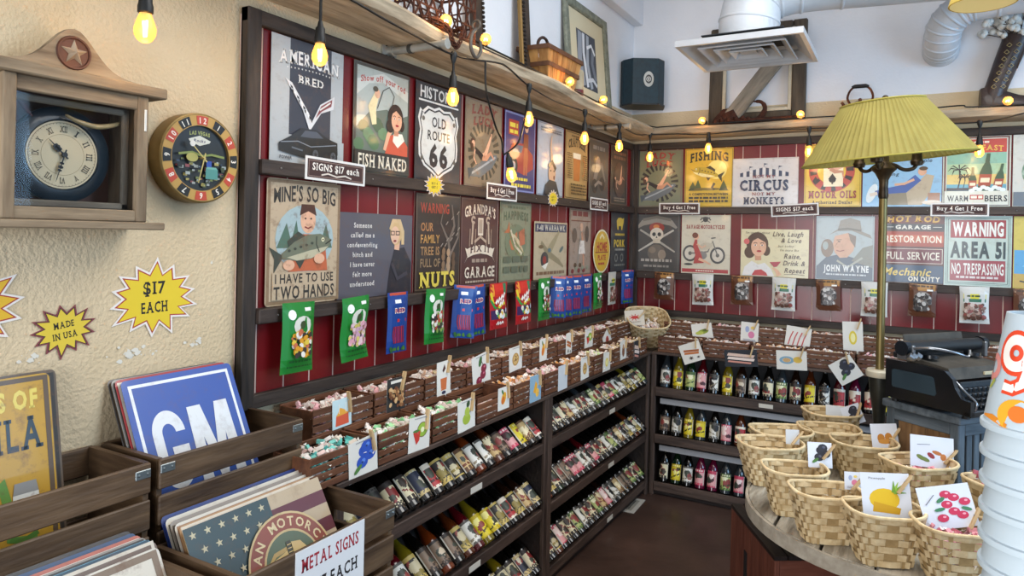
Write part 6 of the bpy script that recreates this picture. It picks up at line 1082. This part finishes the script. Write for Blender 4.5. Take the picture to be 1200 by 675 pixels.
# ================================================================== air diffuser and ducts
wm = M('white_metal', '#c3c6c9', '#b4b7ba', .4, .15, scale=5)
df = thing('air_diffuser', 'square white ceiling air diffuser hanging from the round duct', 'vent', (.98, -.945, 2.6))
def sqring(mb, r0, z0, r1, z1):
    mb.add([(s*r0, t_*r0, z0) for s, t_ in ((-1, -1), (1, -1), (1, 1), (-1, 1))]+[(s*r1, t_*r1, z1) for s, t_ in ((-1, -1), (1, -1), (1, 1), (-1, 1))], [(i, (i+1) % 4, 4+(i+1) % 4, 4+i) for i in range(4)])
mb = MB(); sqring(mb, .305, .03, .305, 0); sqring(mb, .305, 0, .285, 0); sqring(mb, .285, 0, .22, .05); sqring(mb, .305, .03, .15, .075); mb.build('outer_frame', wm, df)
for r in (.215, .15, .085):
    mb = MB(); sqring(mb, r, .006, r-.004, .0); sqring(mb, r-.004, 0, r-.05, .045); sqring(mb, r-.05, .045, r-.046, .05); sqring(mb, r-.046, .05, r, .006); mb.build('louvre', wm, df)
MB().box(-.04, .04, -.04, .04, .012, .016).build('centre_plate', wm, df); MB().box(-.2, .2, -.2, .2, .07, .074).build('backing', M('vent_dark', '#2a2c2e', rough=.8), df); MB().lathe([(.1505, .074), (.1505, .16)], 28).build('collar', wm, df, smooth=60)
flex = M('white_duct', '#c9cdd2', '#bcc1c6', .5, .1, scale=6, bump=.2, bs=20)
def duct(name, label, path, r, rib):
    t = thing(name, label, 'duct', (0, 0, 0)); P_ = catmull(path, 10); MB().tube(P_, r, 28, cap=False).build('tube', flex, t, smooth=60)
    for i in range(0, len(P_), rib):
        d = (P_[min(i+1, len(P_)-1)]-P_[max(i-1, 0)]).normalized(); m = Matrix.Translation(P_[i]) @ d.to_track_quat('Z', 'Y').to_matrix().to_4x4(); MB().lathe([(r, -.008), (r+.005, -.004), (r+.005, .004), (r, .008)], 28, m).build('seam_ring', flex, t, smooth=60)
    return t
duct('air_duct', 'thick white round duct elbowing down into the square diffuser', [(.98, -.945, 2.69), (.98, -.945, 2.78), (1.02, -.93, 2.9), (1.14, -.9, 2.95), (1.3, -.87, 2.965), (1.7, -.8, 2.965), (3.2, -.5, 2.98)], .152, 9)
duct('air_duct', 'grey ribbed flexible duct bending out of the back wall at upper right', [(1.87, -.012, 2.745), (1.87, -.06, 2.745), (1.87, -.13, 2.765), (1.885, -.2, 2.84), (1.95, -.24, 2.9), (2.05, -.25, 2.925), (2.5, -.25, 2.95), (3.0, -.25, 2.97)], .088, 4)
# pendant shade cut off by the top edge
pl = thing('pendant_lamp', 'yellow pendant lampshade cut off by the top right picture edge', 'lamp', (1.855, -2.93, 2.146))
MB().lathe([(.062, .0), (.064, .001), (.05, .05), (.03, .09), (.012, .1), (0, .1)], 30).build('shade', M('yellow_shade', '#d8bc5a', '#c9a948', .7, scale=8, emit=0), pl, smooth=40); MB().lathe([(0, .003), (.061, .001)], 30).build('diffuser', M('warm_diffuser', '#f0d890', rough=.6, emit=.25), pl); MB().tube([(0, 0, .1), (0, 0, 1.35)], .004, 6).build('cord', cable, pl)
# ================================================================== cable-spool table
SC, SR, SZT = (1.758, -1.955), .536, .70
tb = thing('spool_table', 'round weathered cable-spool table crowded with baskets', 'table', (SC[0], SC[1], 0)); spw = M('grey_spool_wood', '#8d8474', '#b8b0a0', .85, scale=30, st=(.16, 1, 1), bump=1, bs=50, rnd=.14, contrast=(.4, .6)); q = random.Random(2)
ANG = 88
def chord(y): return math.sqrt(max(SR*SR-y*y, 0))
nb = 7
for k in range(nb):
    a, b = -SR+2*SR*k/nb+.0055, -SR+2*SR*(k+1)/nb-.0055; pts = []
    ys = [a+(b-a)*i/8 for i in range(9)]
    pts = [(chord(y), y) for y in ys]+[(-chord(y), y) for y in ys[::-1]]; dz = q.uniform(-.004, .002)
    pts = [p for i, p in enumerate(pts) if i == 0 or (Vector(p)-Vector(pts[i-1])).length > 1e-4]
    MB().prism(pts, SZT-.045+dz, SZT+dz-.002).build('plank', spw, tb, rot=(0, 0, R(ANG)))
mb = MB(); n = 64
mb.lathe([(SR+.001, SZT-.05), (SR+.012, SZT-.05), (SR+.012, SZT-.004), (SR+.001, SZT-.004), (SR+.001, SZT-.05)], n); mb.build('rim_band', M('pale_rim', '#b3aa9a', '#948a7a', .8, scale=30), tb, smooth=40)
MB().lathe([(0, 0), (.15, 0), (.15, SZT-.05), (0, SZT-.05)], 24).build('drum', wood('spool', 'z'), tb, smooth=40)
# ------------------------------------------------------------------ woven baskets
ws1, ws2 = M('pale_cane', '#c6aa7c', '#e5d1a8', .7, scale=30, rnd=.06), M('cane_stake', '#a08458', '#bb9e6e', .7, scale=30)
def sup(a, rx, ry, e): c, s = math.cos(a), math.sin(a); return (rx*math.copysign(abs(c)**e, c), ry*math.copysign(abs(s)**e, s))
def basket_meshes(bx, by, tx, ty, h, nr=7, ns=24):
    def pt(a, t_, off): 
        rx, ry = bx+(tx-bx)*t_+off, by+(ty-by)*t_+off; e = .45+.2*t_; x, y = sup(a, rx, ry, e); sag = 1+.02*t_*(math.cos(2*a)); return (x, y, h*t_*(1 if t_ < .9 else sag))
    w = MB(); th = .0022
    for r in range(nr):
        t0, t1 = (r+.06)/nr, (r+.94)/nr
        for o_, inv in ((.0012, False), (-.0008, True)):
            vs, fs = [], []; N_ = ns*2
            for i in range(N_):
                a = 2*math.pi*i/N_; ov = (.0035*(1 if ((i//2)+r) % 2 == 0 else -1)) if i % 2 == 0 else 0
                vs += [pt(a, t0, o_+ov), pt(a, t1, o_+ov)]
            for i in range(N_): j = (i+1) % N_; f = (2*i, 2*j, 2*j+1, 2*i+1); fs.append(f[::-1] if inv else f)
            w.add(vs, fs)
    st_ = MB()
    for i in range(ns):
        a = 2*math.pi*i/ns; d = .055
        for o_, inv in ((.0005, 0), (-.0012, 1)):
            V = [pt(a-d, 0, o_), pt(a+d, 0, o_), pt(a+d, 1, o_), pt(a-d, 1, o_)]; st_.add(V, [(0, 1, 2, 3) if not inv else (3, 2, 1, 0)])
    rim = MB(); rim.tube([pt(2*math.pi*i/44, 1, .001) for i in range(44)], .0055, 6, closed=True)
    base = MB(); base.add([pt(2*math.pi*i/32, .005, -.001) for i in range(32)]+[pt(2*math.pi*i/32, .03, -.001) for i in range(32)], [tuple(range(32))[::-1], tuple(range(32, 64))])
    return mesh_of(w, ws1), mesh_of(st_, ws2), mesh_of(rim, ws1, smooth=60), mesh_of(base, ws2)
BK = basket_meshes(.075, .062, .118, .094, .152); BKs = basket_meshes(.068, .054, .104, .08, .152)
def basket(label, x, y, rz, z=SZT-.001, ms=BK, tilt=None, sc=1):
    t = thing('woven_basket', label, 'basket', mw=TR(x, y, z) @ RZ(rz) @ (tilt or Matrix()) @ Matrix.Scale(sc, 4), group='woven cane baskets on the spool table')
    for nm, me in zip(('woven_wall', 'stakes', 'rim', 'base'), ms): link(nm, me, t)
    return t
BL = [(1.275, -1.895, 30, 'empty woven basket at the far left edge of the spool table'), (1.4, -2.165, 22, 'empty woven basket with a blackberry card, left edge of table'), (1.513, -2.335, 25, 'empty woven basket at the front left of the table'), (1.675, -2.405, 22, 'woven basket with the pineapple card, front of table'), (1.853, -2.425, 20, 'woven basket of pink taffy with the cherry card, front right'), (1.587, -1.67, 15, 'empty woven basket with a ginger card, middle of table'), (1.77, -1.835, 38, 'woven basket of pink taffy with the date card, beside the blue crate'), (2.02, -1.93, 36, 'woven basket heaped with bright pink taffy beside the paper cups'), (1.452, -1.545, 20, 'woven basket behind the ginger card basket')]
for i, (x, y, r, l) in enumerate(BL): basket(l, x, y, r, ms=BKs if i in (1, 2, 3, 4) else BK)
# two baskets raised on an upturned box at the back
bxr = thing('side_stool', 'small dark stool behind the spool table carrying the rear baskets', 'stool', (1.4, -1.24, 0), (0, 0, R(29)))
MB().cbox(-.19, .16, -.1, .1, .69, .715, .004).build('seat', wood('dark', 'x'), bxr)
for a_ in (-.17, .14):
    for b_ in (-.08, .08): MB().cbox(a_-.015, a_+.015, b_-.015, b_+.015, 0, .69, .003).build('leg', wood('dark', 'z'), bxr)
basket('rear woven basket with a dark clip, nearest the back wall rack', 1.44, -1.3, 25, .7155, BK); basket('woven basket behind the far left one, off the table edge', 1.285, -1.69, 28, SZT-.001, BK)
pk = candy_mesh(['#c97a86', '#d68f98', '#e0a6ac', '#b9606e'], 21, 130, .16, .12, .08, .011)
def bfill(x, y, rz, z, sc, label, me=pk): o = link('taffy_pile', me); o.matrix_world = TR(x, y, z) @ RZ(rz) @ TR(-.088*sc, -.066*sc, 0) @ Matrix.Diagonal((sc, sc, 1, 1)); tag(o, label, 'candy', 'wrapped taffy filling the crates', 'stuff')
bfill(1.853, -2.425, 20, SZT+.05, .9, 'pink taffy in the basket with the cherry card'); bfill(1.77, -1.835, 38, SZT+.045, .9, 'pale pink taffy in the basket with the date card'); bfill(2.02, -1.93, 36, SZT+.09, 1.0, 'heap of bright pink taffy beside the paper cups')
def bcard(k, px, label, w, h, yaw, lean, roll=0, pp=(.42, -.025), pr=-40):
    """card standing in a basket, facing the room"""
    m = TR(*px) @ RZ(yaw) @ RX(90-lean) @ RZ(roll); card(label, m, k, w, h, pinpos=pp, pinrot=pr, base='#d3d8e2')
bcard('black', (1.475, -2.09, .842), 'blackberry card in the left edge basket', .08, .085, 22, 12)
bcard('pinks', (1.588, -2.275, .845), 'small pale card in the front left basket', .05, .055, 22, 8)
bcard('pine', (1.69, -2.41, .82), 'pineapple card in the front basket', .135, .13, 20, 14, 2)
bcard('cher2', (1.852, -2.39, .825), 'cherry branch card in the front right basket', .145, .115, 22, 18, 10, (.45, -.09))
bcard('date', (1.815, -1.79, .82), 'date and nut card in the basket by the blue crate', .145, .11, 20, 12, -3, (.45, -.06))
bcard('ginger', (1.665, -1.6, .815), 'ginger root card in the middle basket', .1, .095, 22, 12, 4, (.42, -.04))
bcard('blank', (1.354, -1.86, .845), 'white folded card in the far left basket', .05, .055, 22, 10, 0)
bcard('black', (1.545, -1.33, .83), 'black berry card beside the lamp stem', .085, .085, 25, 12, 20)
bcard('blank', (1.465, -1.275, .82), 'plain bluish card in the rear basket', .1, .07, 25, 30, -8)
# ------------------------------------------------------------------ blue crate and typewriter
U, V_ = Vector((-.79, .613, 0)), Vector((.613, .79, 0)); N0 = Vector((1.9, -1.736, 0))
cm = mat3(V_, U, (0, 0, 1), (1.898, -1.72, SZT))   # local X along the right-hand side, local Y away along the plank side
bc = thing('wooden_crate', 'crate with blue-grey frame and bare planks under the typewriter', 'crate', mw=cm @ TR(0, 0, .001)); bl, bly, blz = wood('blue', 'x'), wood('blue', 'y'), wood('blue', 'z'); CX, CY, CH_ = .36, .3, .3
for x in (0, CX-.035):
    for y in (0, CY-.035): MB().cbox(x, x+.035, y, y+.035, 0, CH_-.03, .003).build('post', blz, bc)
for z in (0, CH_-.075):
    for y in (0, CY-.022): MB().cbox(.035, CX-.035, y, y+.022, z, z+.045, .003).build('rail', bl, bc)
    for x in (0, CX-.022): MB().cbox(x, x+.022, .035, CY-.035, z, z+.045, .003).build('rail', bly, bc)
for k in range(4): MB().cbox(.024, .034, .036+k*.0575, .036+k*.0575+.0555, .02, CH_-.035, .002).build('plank', wood('plank', 'z'), bc)
for k in range(7): MB().cbox(.04+k*.041, .04+k*.041+.03, .024, .034, .02, CH_-.035, .002).build('plank', wood('blue', 'z'), bc)
MB().cbox(-.012, CX+.01, -.012, CY+.012, CH_-.03, CH_, .004).build('lid', bl, bc)
blk = M('black_enamel', '#07090c', '#0c1016', .28, scale=6, coat=.5); nik = M('nickel', '#8d9196', rough=.3, metal=.9); dus = M('dusty_black', '#332f29', '#4d473e', .7, scale=14)
tw = thing('typewriter', 'old black manual typewriter on the blue-framed crate', 'typewriter', mw=cm @ TR(-.02, -.055, CH_+.003))
TW, TD = .36, .345
for x in (0, TW-.02):
    prof = [(0, 0), (TD, 0), (TD, .15), (.16, .15), (.1, .145), (.07, .12), (.06, .09), (.035, .055), (0, .05)]
    MB().prism([(y, z) for y, z in prof], x, x+.02, m=mat3((0, 1, 0), (0, 0, 1), (1, 0, 0), (0, 0, .012))).build('side_panel', blk, tw)
mb = MB(); MB().prism([(.135, .045), (.31, .045), (.315, .052), (.315, .108), (.308, .115), (.15, .115), (.14, .108), (.13, .055)], -.002, .0005, m=mat3((0, 1, 0), (0, 0, 1), (1, 0, 0), (0, 0, .012))).build('side_inset', M('slate_inset', '#2a3a44', rough=.35), tw)
MB().cbox(.02, TW-.02, .09, TD, .012, .1, .004).build('chassis', blk, tw); MB().cbox(0, TW, 0, .03, .006, .03, .005).build('front_bar', blk, tw)
for x in (.02, TW-.02):
    for y in (.03, TD-.03): MB().lathe([(0, -.0025), (.013, -.0025), (.011, .012), (0, .012)], 12, TR(x, y, 0)).build('rubber_foot', cable, tw)
MB().add([(.02, .085, .125), (TW-.02, .085, .125), (TW-.02, .1, .165), (.02, .1, .165), (.02, .27, .185), (TW-.02, .27, .185), (.02, .27, .16), (TW-.02, .27, .16), (.02, .1, .12), (TW-.02, .1, .12)], [(0, 1, 2, 3), (3, 2, 5, 4), (4, 5, 7, 6), (0, 3, 4, 6, 8), (1, 9, 7, 5, 2), (0, 8, 9, 1), (8, 6, 7, 9)]).build('top_cover', dus, tw)
MB().cbox(.2, .27, .083, .09, .134, .146, .001, m=None).build('name_plate', M('plate_cream', '#b5a98a', rough=.5), tw)
MB().cbox(.06, TW-.06, .078, .088, .06, .115, .003).build('type_basket', M('basket_grey', '#20272d', rough=.5), tw)
key = mesh_of(MB().lathe([(0, 0), (.0035, 0), (.0035, -.012), (0, -.012)], 6).lathe([(0, .004), (.0075, .004), (.0085, .002), (.0075, 0), (0, 0)], 10), M('key_black', '#101214', rough=.3), smooth=40); kr = mesh_of(MB().lathe([(.0078, .0025), (.0092, .0035), (.0092, .001), (.0078, 0)], 12), nik)
for r in range(4):
    for c in range(10):
        t_ = link('key', key, tw, loc=(.052+c*.0265+r*.007, .015+r*.019, .048+r*.0145)); link('key_ring', kr, t_)
MB().cbox(.09, .26, -.004, .008, .034, .042, .003).build('space_bar', M('key_black', '#101214'), tw)
for x in (.03, TW-.03): MB().tube(catmull([(x, .004, .03), (x, .0, .06), (x, .04, .09), (x, .075, .12)]), .004, 6).build('guard_rail', nik, tw, smooth=60)
MB().tube([(-.03, .235, .222), (TW+.03, .235, .222)], .024, 18).build('platen', M('platen_rubber', '#17191b', rough=.5), tw, smooth=40)
for x in (-.055, TW+.03): MB().tube([(x, .235, .222), (x+.025, .235, .222)], .029, 16).build('platen_knob', M('knob_blue_black', '#0b1219', rough=.25), tw, smooth=40)
MB().cbox(-.02, TW+.02, .255, .3, .175, .2, .004).build('carriage', blk, tw); MB().cbox(.01, TW-.01, .285, .292, .19, .30, .003, m=TR(0, -.07, .045) @ RX(-14)).build('paper_table', dus, tw)
MB().cbox(-.035, -.02, .2, .27, .175, .235, .003).build('carriage_end', nik, tw); MB().cbox(TW+.02, TW+.035, .2, .27, .175, .235, .003).build('carriage_end', nik, tw)
MB().tube(catmull([(-.03, .2, .225), (-.02, .14, .235), (.04, .09, .225), (.09, .075, .21), (.1, .075, .235)]), .005, 6).build('return_lever', nik, tw, smooth=60)
for x in (-.06, -.045, -.02): MB().tube([(x, .2, .2), (x+.012, .19, .19)], .014, 10).build('carriage_gear', nik, tw)
for x in (.06, TW-.06): MB().lathe([(0, 0), (.03, 0), (.03, .012), (.012, .014), (0, .014)], 16, TR(x, .2, .186)).build('ribbon_spool', blk, tw, smooth=40)
# ------------------------------------------------------------------ floor lamp standing on the spool
LX, LY = 1.63, -1.36
fl = thing('pole_lamp', 'tall antique bronze lamp with pleated yellow-green shade', 'lamp', (LX, LY, .615)); brz = M('aged_bronze', '#2a2018', '#5a4a34', .4, .7, scale=14); z0 = -SZT+.001
MB().lathe([(0, -.614), (.09, -.614), (.09, -.6), (.06, -.58), (.022, -.55), (.02, .2), (.026, .3), (.036, .36), (.042, .42), (.043, .44), (0, .44)], 20).build('base_column', M('pewter_cup', '#2d2e2c', '#43443f', .35, .7, scale=9), fl, smooth=40)
MB().lathe([(0, .44), (.05, .44), (.054, .447), (.054, .464), (.048, .472), (0, .472)], 24).build('marble_collar', M('cream_marble', '#b5ae98', '#c9c3b0', .35, scale=12), fl, smooth=35)
MB().tube([(0, 0, .472), (0, 0, 1.22)], .0165, 14).build('pole', M('brass_pole', '#5a4e30', '#857448', .4, .7, scale=20, st=(1, 1, .2)), fl, smooth=40)
MB().lathe([(.0165, 1.2), (.02, 1.21), (.017, 1.25), (.019, 1.28), (.034, 1.31), (.05, 1.325), (.046, 1.335), (.03, 1.345), (.02, 1.36), (.018, 1.39), (0, 1.39)], 18).build('turned_cap', brz, fl, smooth=40)
for k in range(3):
    a = R(k*120+20); c, s = math.cos(a), math.sin(a); P_ = [(0, 0, 1.35), (.04*c, .04*s, 1.345), (.08*c, .08*s, 1.325), (.115*c, .115*s, 1.33), (.13*c, .13*s, 1.35)]
    MB().tube(catmull(P_), .008, 8).build('arm', brz, fl, smooth=60); MB().lathe([(0, 1.34), (.022, 1.345), (.026, 1.36), (.02, 1.37), (.018, 1.41), (0, 1.41)], 12, TR(.13*c, .13*s, 0)).build('lamp_socket', brz, fl, smooth=40); MB().ball((.13*c, .13*s, 1.445), .03, nu=10, nv=8).build('lamp_bulb', M('frosted_bulb', '#f2e4c0', rough=.5, emit=1.2), fl, smooth=80)
MB().tube([(0, 0, 1.38), (0, 0, 1.62)], .006, 8).build('harp_rod', brz, fl); MB().ball((0, 0, 1.63), .014, nu=8, nv=6).build('finial', brz, fl, smooth=80)
sh_m = M('pleated_shade', '#a09556', '#b2a660', .75, scale=10, spec=.2); b_ = sh_m.node_tree.nodes['Principled BSDF']
tr_ = sh_m.node_tree.nodes.new('ShaderNodeBsdfTranslucent'); tr_.inputs[0].default_value = C('#b5a860'); ms_ = sh_m.node_tree.nodes.new('ShaderNodeMixShader'); ms_.inputs[0].default_value = .4; sh_m.node_tree.links.new(b_.outputs[0], ms_.inputs[1]); sh_m.node_tree.links.new(tr_.outputs[0], ms_.inputs[2]); sh_m.node_tree.links.new(ms_.outputs[0], sh_m.node_tree.nodes['Material Output'].inputs[0])
tiltm = TR(0, 0, 1.47) @ Matrix.Rotation(R(6), 4, Vector((.6, -.8, 0)).normalized()); n = 240; vs = []; r0_, r1_, h_ = .332, .16, .24
for lv in range(5):
    t_ = lv/4
    for i in range(n): a = 2*math.pi*i/n; rr = r0_+(r1_-r0_)*t_+(.0032*(1-.3*t_) if i % 3 == 0 else -.0022); vs.append(Vector((rr*math.cos(a), rr*math.sin(a), h_*(t_-.42))))
mb = MB(); mb.add([tiltm @ v for v in vs], [(k*n+i, k*n+(i+1) % n, (k+1)*n+(i+1) % n, (k+1)*n+i) for k in range(4) for i in range(n)]); mb.build('shade', sh_m, fl)
for r_, zz in ((r0_+.002, -.42), (r1_+.002, .58)): MB().tube([tiltm @ Vector((r_*math.cos(i*.1309), r_*math.sin(i*.1309), h_*zz)) for i in range(48)], .004, 6, closed=True).build('shade_trim', M('shade_binding', '#9c9140', rough=.8), fl)
mb = MB()
for k in range(3): a = k*2.094; mb.tube([tiltm @ Vector((0, 0, h_*.56)), tiltm @ Vector((r1_*math.cos(a), r1_*math.sin(a), h_*.56))], .003, 5)
mb.build('shade_spider', brz, fl)
# ------------------------------------------------------------------ crates under the table
redw, redy = wood('red', 'x'), wood('red', 'z')
uc = thing('storage_crate', 'red-brown crate with dark slatted lid tucked against the spool table', 'crate', mw=TR(1.318, -1.99, 0) @ RZ(32.5)); 
MB().cbox(0, .02, 0, .52, 0, .44, .003, m=RZ(-3)).build('end_panel', redy, uc); 
uc_m = RZ(0)
MB().cbox(.02, .3, 0, .018, 0, .44, .003).build('front_panel', redw, uc); MB().cbox(.28, .3, .018, .06, 0, .44, .003).build('far_panel', redy, uc)
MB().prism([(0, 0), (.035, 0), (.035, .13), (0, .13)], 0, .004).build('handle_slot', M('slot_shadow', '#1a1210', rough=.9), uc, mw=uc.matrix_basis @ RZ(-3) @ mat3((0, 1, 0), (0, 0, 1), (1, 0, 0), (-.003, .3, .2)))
for k in range(5):
    t_ = k*.055; MB().prism([(t_-.005, -.005), (t_+.045, -.005), (t_+.045+.025, .5), (t_-.005+.025, .5)], .442, .458).build('lid_slat', wood('shelfdark', 'y'), uc)
gb = bottle(TR(1.4, -2.0, 0) @ RZ(60) if False else TR(1.29, -2.06, 0), 3, 'dark', 0, 'dark soda bottle on the floor beside the red-brown crate', 'soda bottles on the floor')
# white sheet on the floor by the rack
flat('floor_sheet', 'white printed sheet lying on the floor by the corner rack', 'sheet', TR(.352, -.80, .0025) @ RZ(92), 24, 11.5, '#b5b0a6', lambda a: (a.rect(3, 2.6, 21, 8.6, '#8d897e'), bars(a, 12, 7, 14, .8, 3, '#55524c', 3)), paper, .001)
# round basket of candy in the corner
cb = thing('corner_basket', 'deep round woven basket tipped forward in the corner above the racks', 'basket', mw=TR(.2, -.25, .93) @ RZ(35) @ RX(28)); ms = basket_meshes(.085, .085, .14, .125, .2, 11, 30)
for nm, me in zip(('woven_wall', 'stakes', 'rim', 'base'), ms): link(nm, me, cb)
o = link('taffy_pile', candy_mesh(WH+['#e3c9b4', '#d9b99c'], 31, 150, .18, .16, .1, .011)); o.matrix_world = cb.matrix_basis @ TR(-.095, -.085, .045); tag(o, 'cream taffy in the tipped round corner basket', 'candy', 'wrapped taffy filling the crates', 'stuff')
m = TR(.2, -.405, 1.055) @ RZ(28) @ RX(80) @ RZ(6); card('red crab logo card in the corner basket', m, 'crab', .125, .1, pinpos=(.42, -.03), pinrot=-50, base='#c9bfae')
# ------------------------------------------------------------------ stack of paper cups close to the camera
cupm = PRINT('cup_print', .5, .1); KX, KY = 1.847, -3.851
ct_ = thing('cup_stand', 'narrow white counter under the paper cups, below the picture', 'counter', (KX, KY, 0)); MB().cbox(-.1, .35, -.2, .14, 0, 1.13, .006).build('counter_body', wood('dark', 'z'), ct_); MB().cbox(-.12, .37, -.22, .16, 1.13, 1.155, .006).build('counter_top', M('counter_white', '#b9bbbd', rough=.4), ct_)
nC = 11; hC = .118; stp = .0285; zb = 1.158
def cup_mesh(top):
    mb = MB(); n = 48; r0, r1 = .0515, .0335; L = [(r0+.0028, 0), (r0+.0032, .003), (r0+.0028, .006), (r0, .007)]+[(r0+(r1-r0)*k/10, .007+(hC-.007)*k/10) for k in range(1, 11)]+[(r1-.002, hC), (r1-.003, hC-.006), (0, hC-.006)]
    vs = []
    for r, z in L: vs += [(r*math.cos(2*math.pi*i/n), r*math.sin(2*math.pi*i/n), z) for i in range(n)]
    for k in range(len(L)-1):
        for i in range(n):
            mb.f.append((k*n+i, k*n+(i+1) % n, (k+1)*n+(i+1) % n, (k+1)*n+i)); mb.c.append(C('#b6c5cf'))
    mb.v = vs
    if top:
        rr = lambda z: r0+(r1-r0)*(z-.007)/(hC-.007)+.0006
        def wrap(i0, ang):
            for i in range(i0, len(mb.v)): x, y, z = mb.v[i]; a = R(ang)+x/.043; q_ = rr(y)+z*.25; mb.v[i] = (q_*math.cos(a), q_*math.sin(a), y)
        i0 = len(mb.v); mb.L = 0
        mb.arc(-.03, .062, .007, .014, '#d98a84', n=24); N9 = [(.0138, .08), (.0138, .064), (.009, .051), (.0, .045), (-.009, .046)]; mb.arc(0, .08, .003, .0205, '#d8401c', n=30, sy=1.1); mb.line(N9, .0145, '#d8401c'); mb.arc(0, .08, .0075, .0165, '#ece6e0', n=30, sy=1.1); mb.line([(.0125, .08), (.0125, .065)]+N9[2:], .0078, '#ece6e0')
        mb.ell(.008, .02, .018, .016, '#e2a01a', 24); mb.ell(.008, .022, .008, .008, '#d8701c', 16); mb.line([(-.03, .012), (-.016, .013), (.0, .008)], [.002, .006, .005], '#e08a24'); mb.line([(-.03, .04), (-.022, .05)], .004, '#a8b04a')
        for k in range(3): pass
        wrap(i0, CANG)
    return mb
CANG = math.degrees(math.atan2(-4.7238-KY, 1.7237-KX))-36
cm0 = mesh_of(cup_mesh(False), cupm, smooth=40); cm1 = mesh_of(cup_mesh(True), cupm, smooth=40)
for k in range(nC):
    o = link('paper_cup', cm1 if k == nC-1 else cm0); o.location = (KX, KY, zb+k*stp); tag(o, 'upside-down paper cup with orange print, top of the stack' if k == nC-1 else 'plain white paper cup, %s from the bottom of the stack' % ORD[k], 'cup', 'stack of paper cups at the right edge')
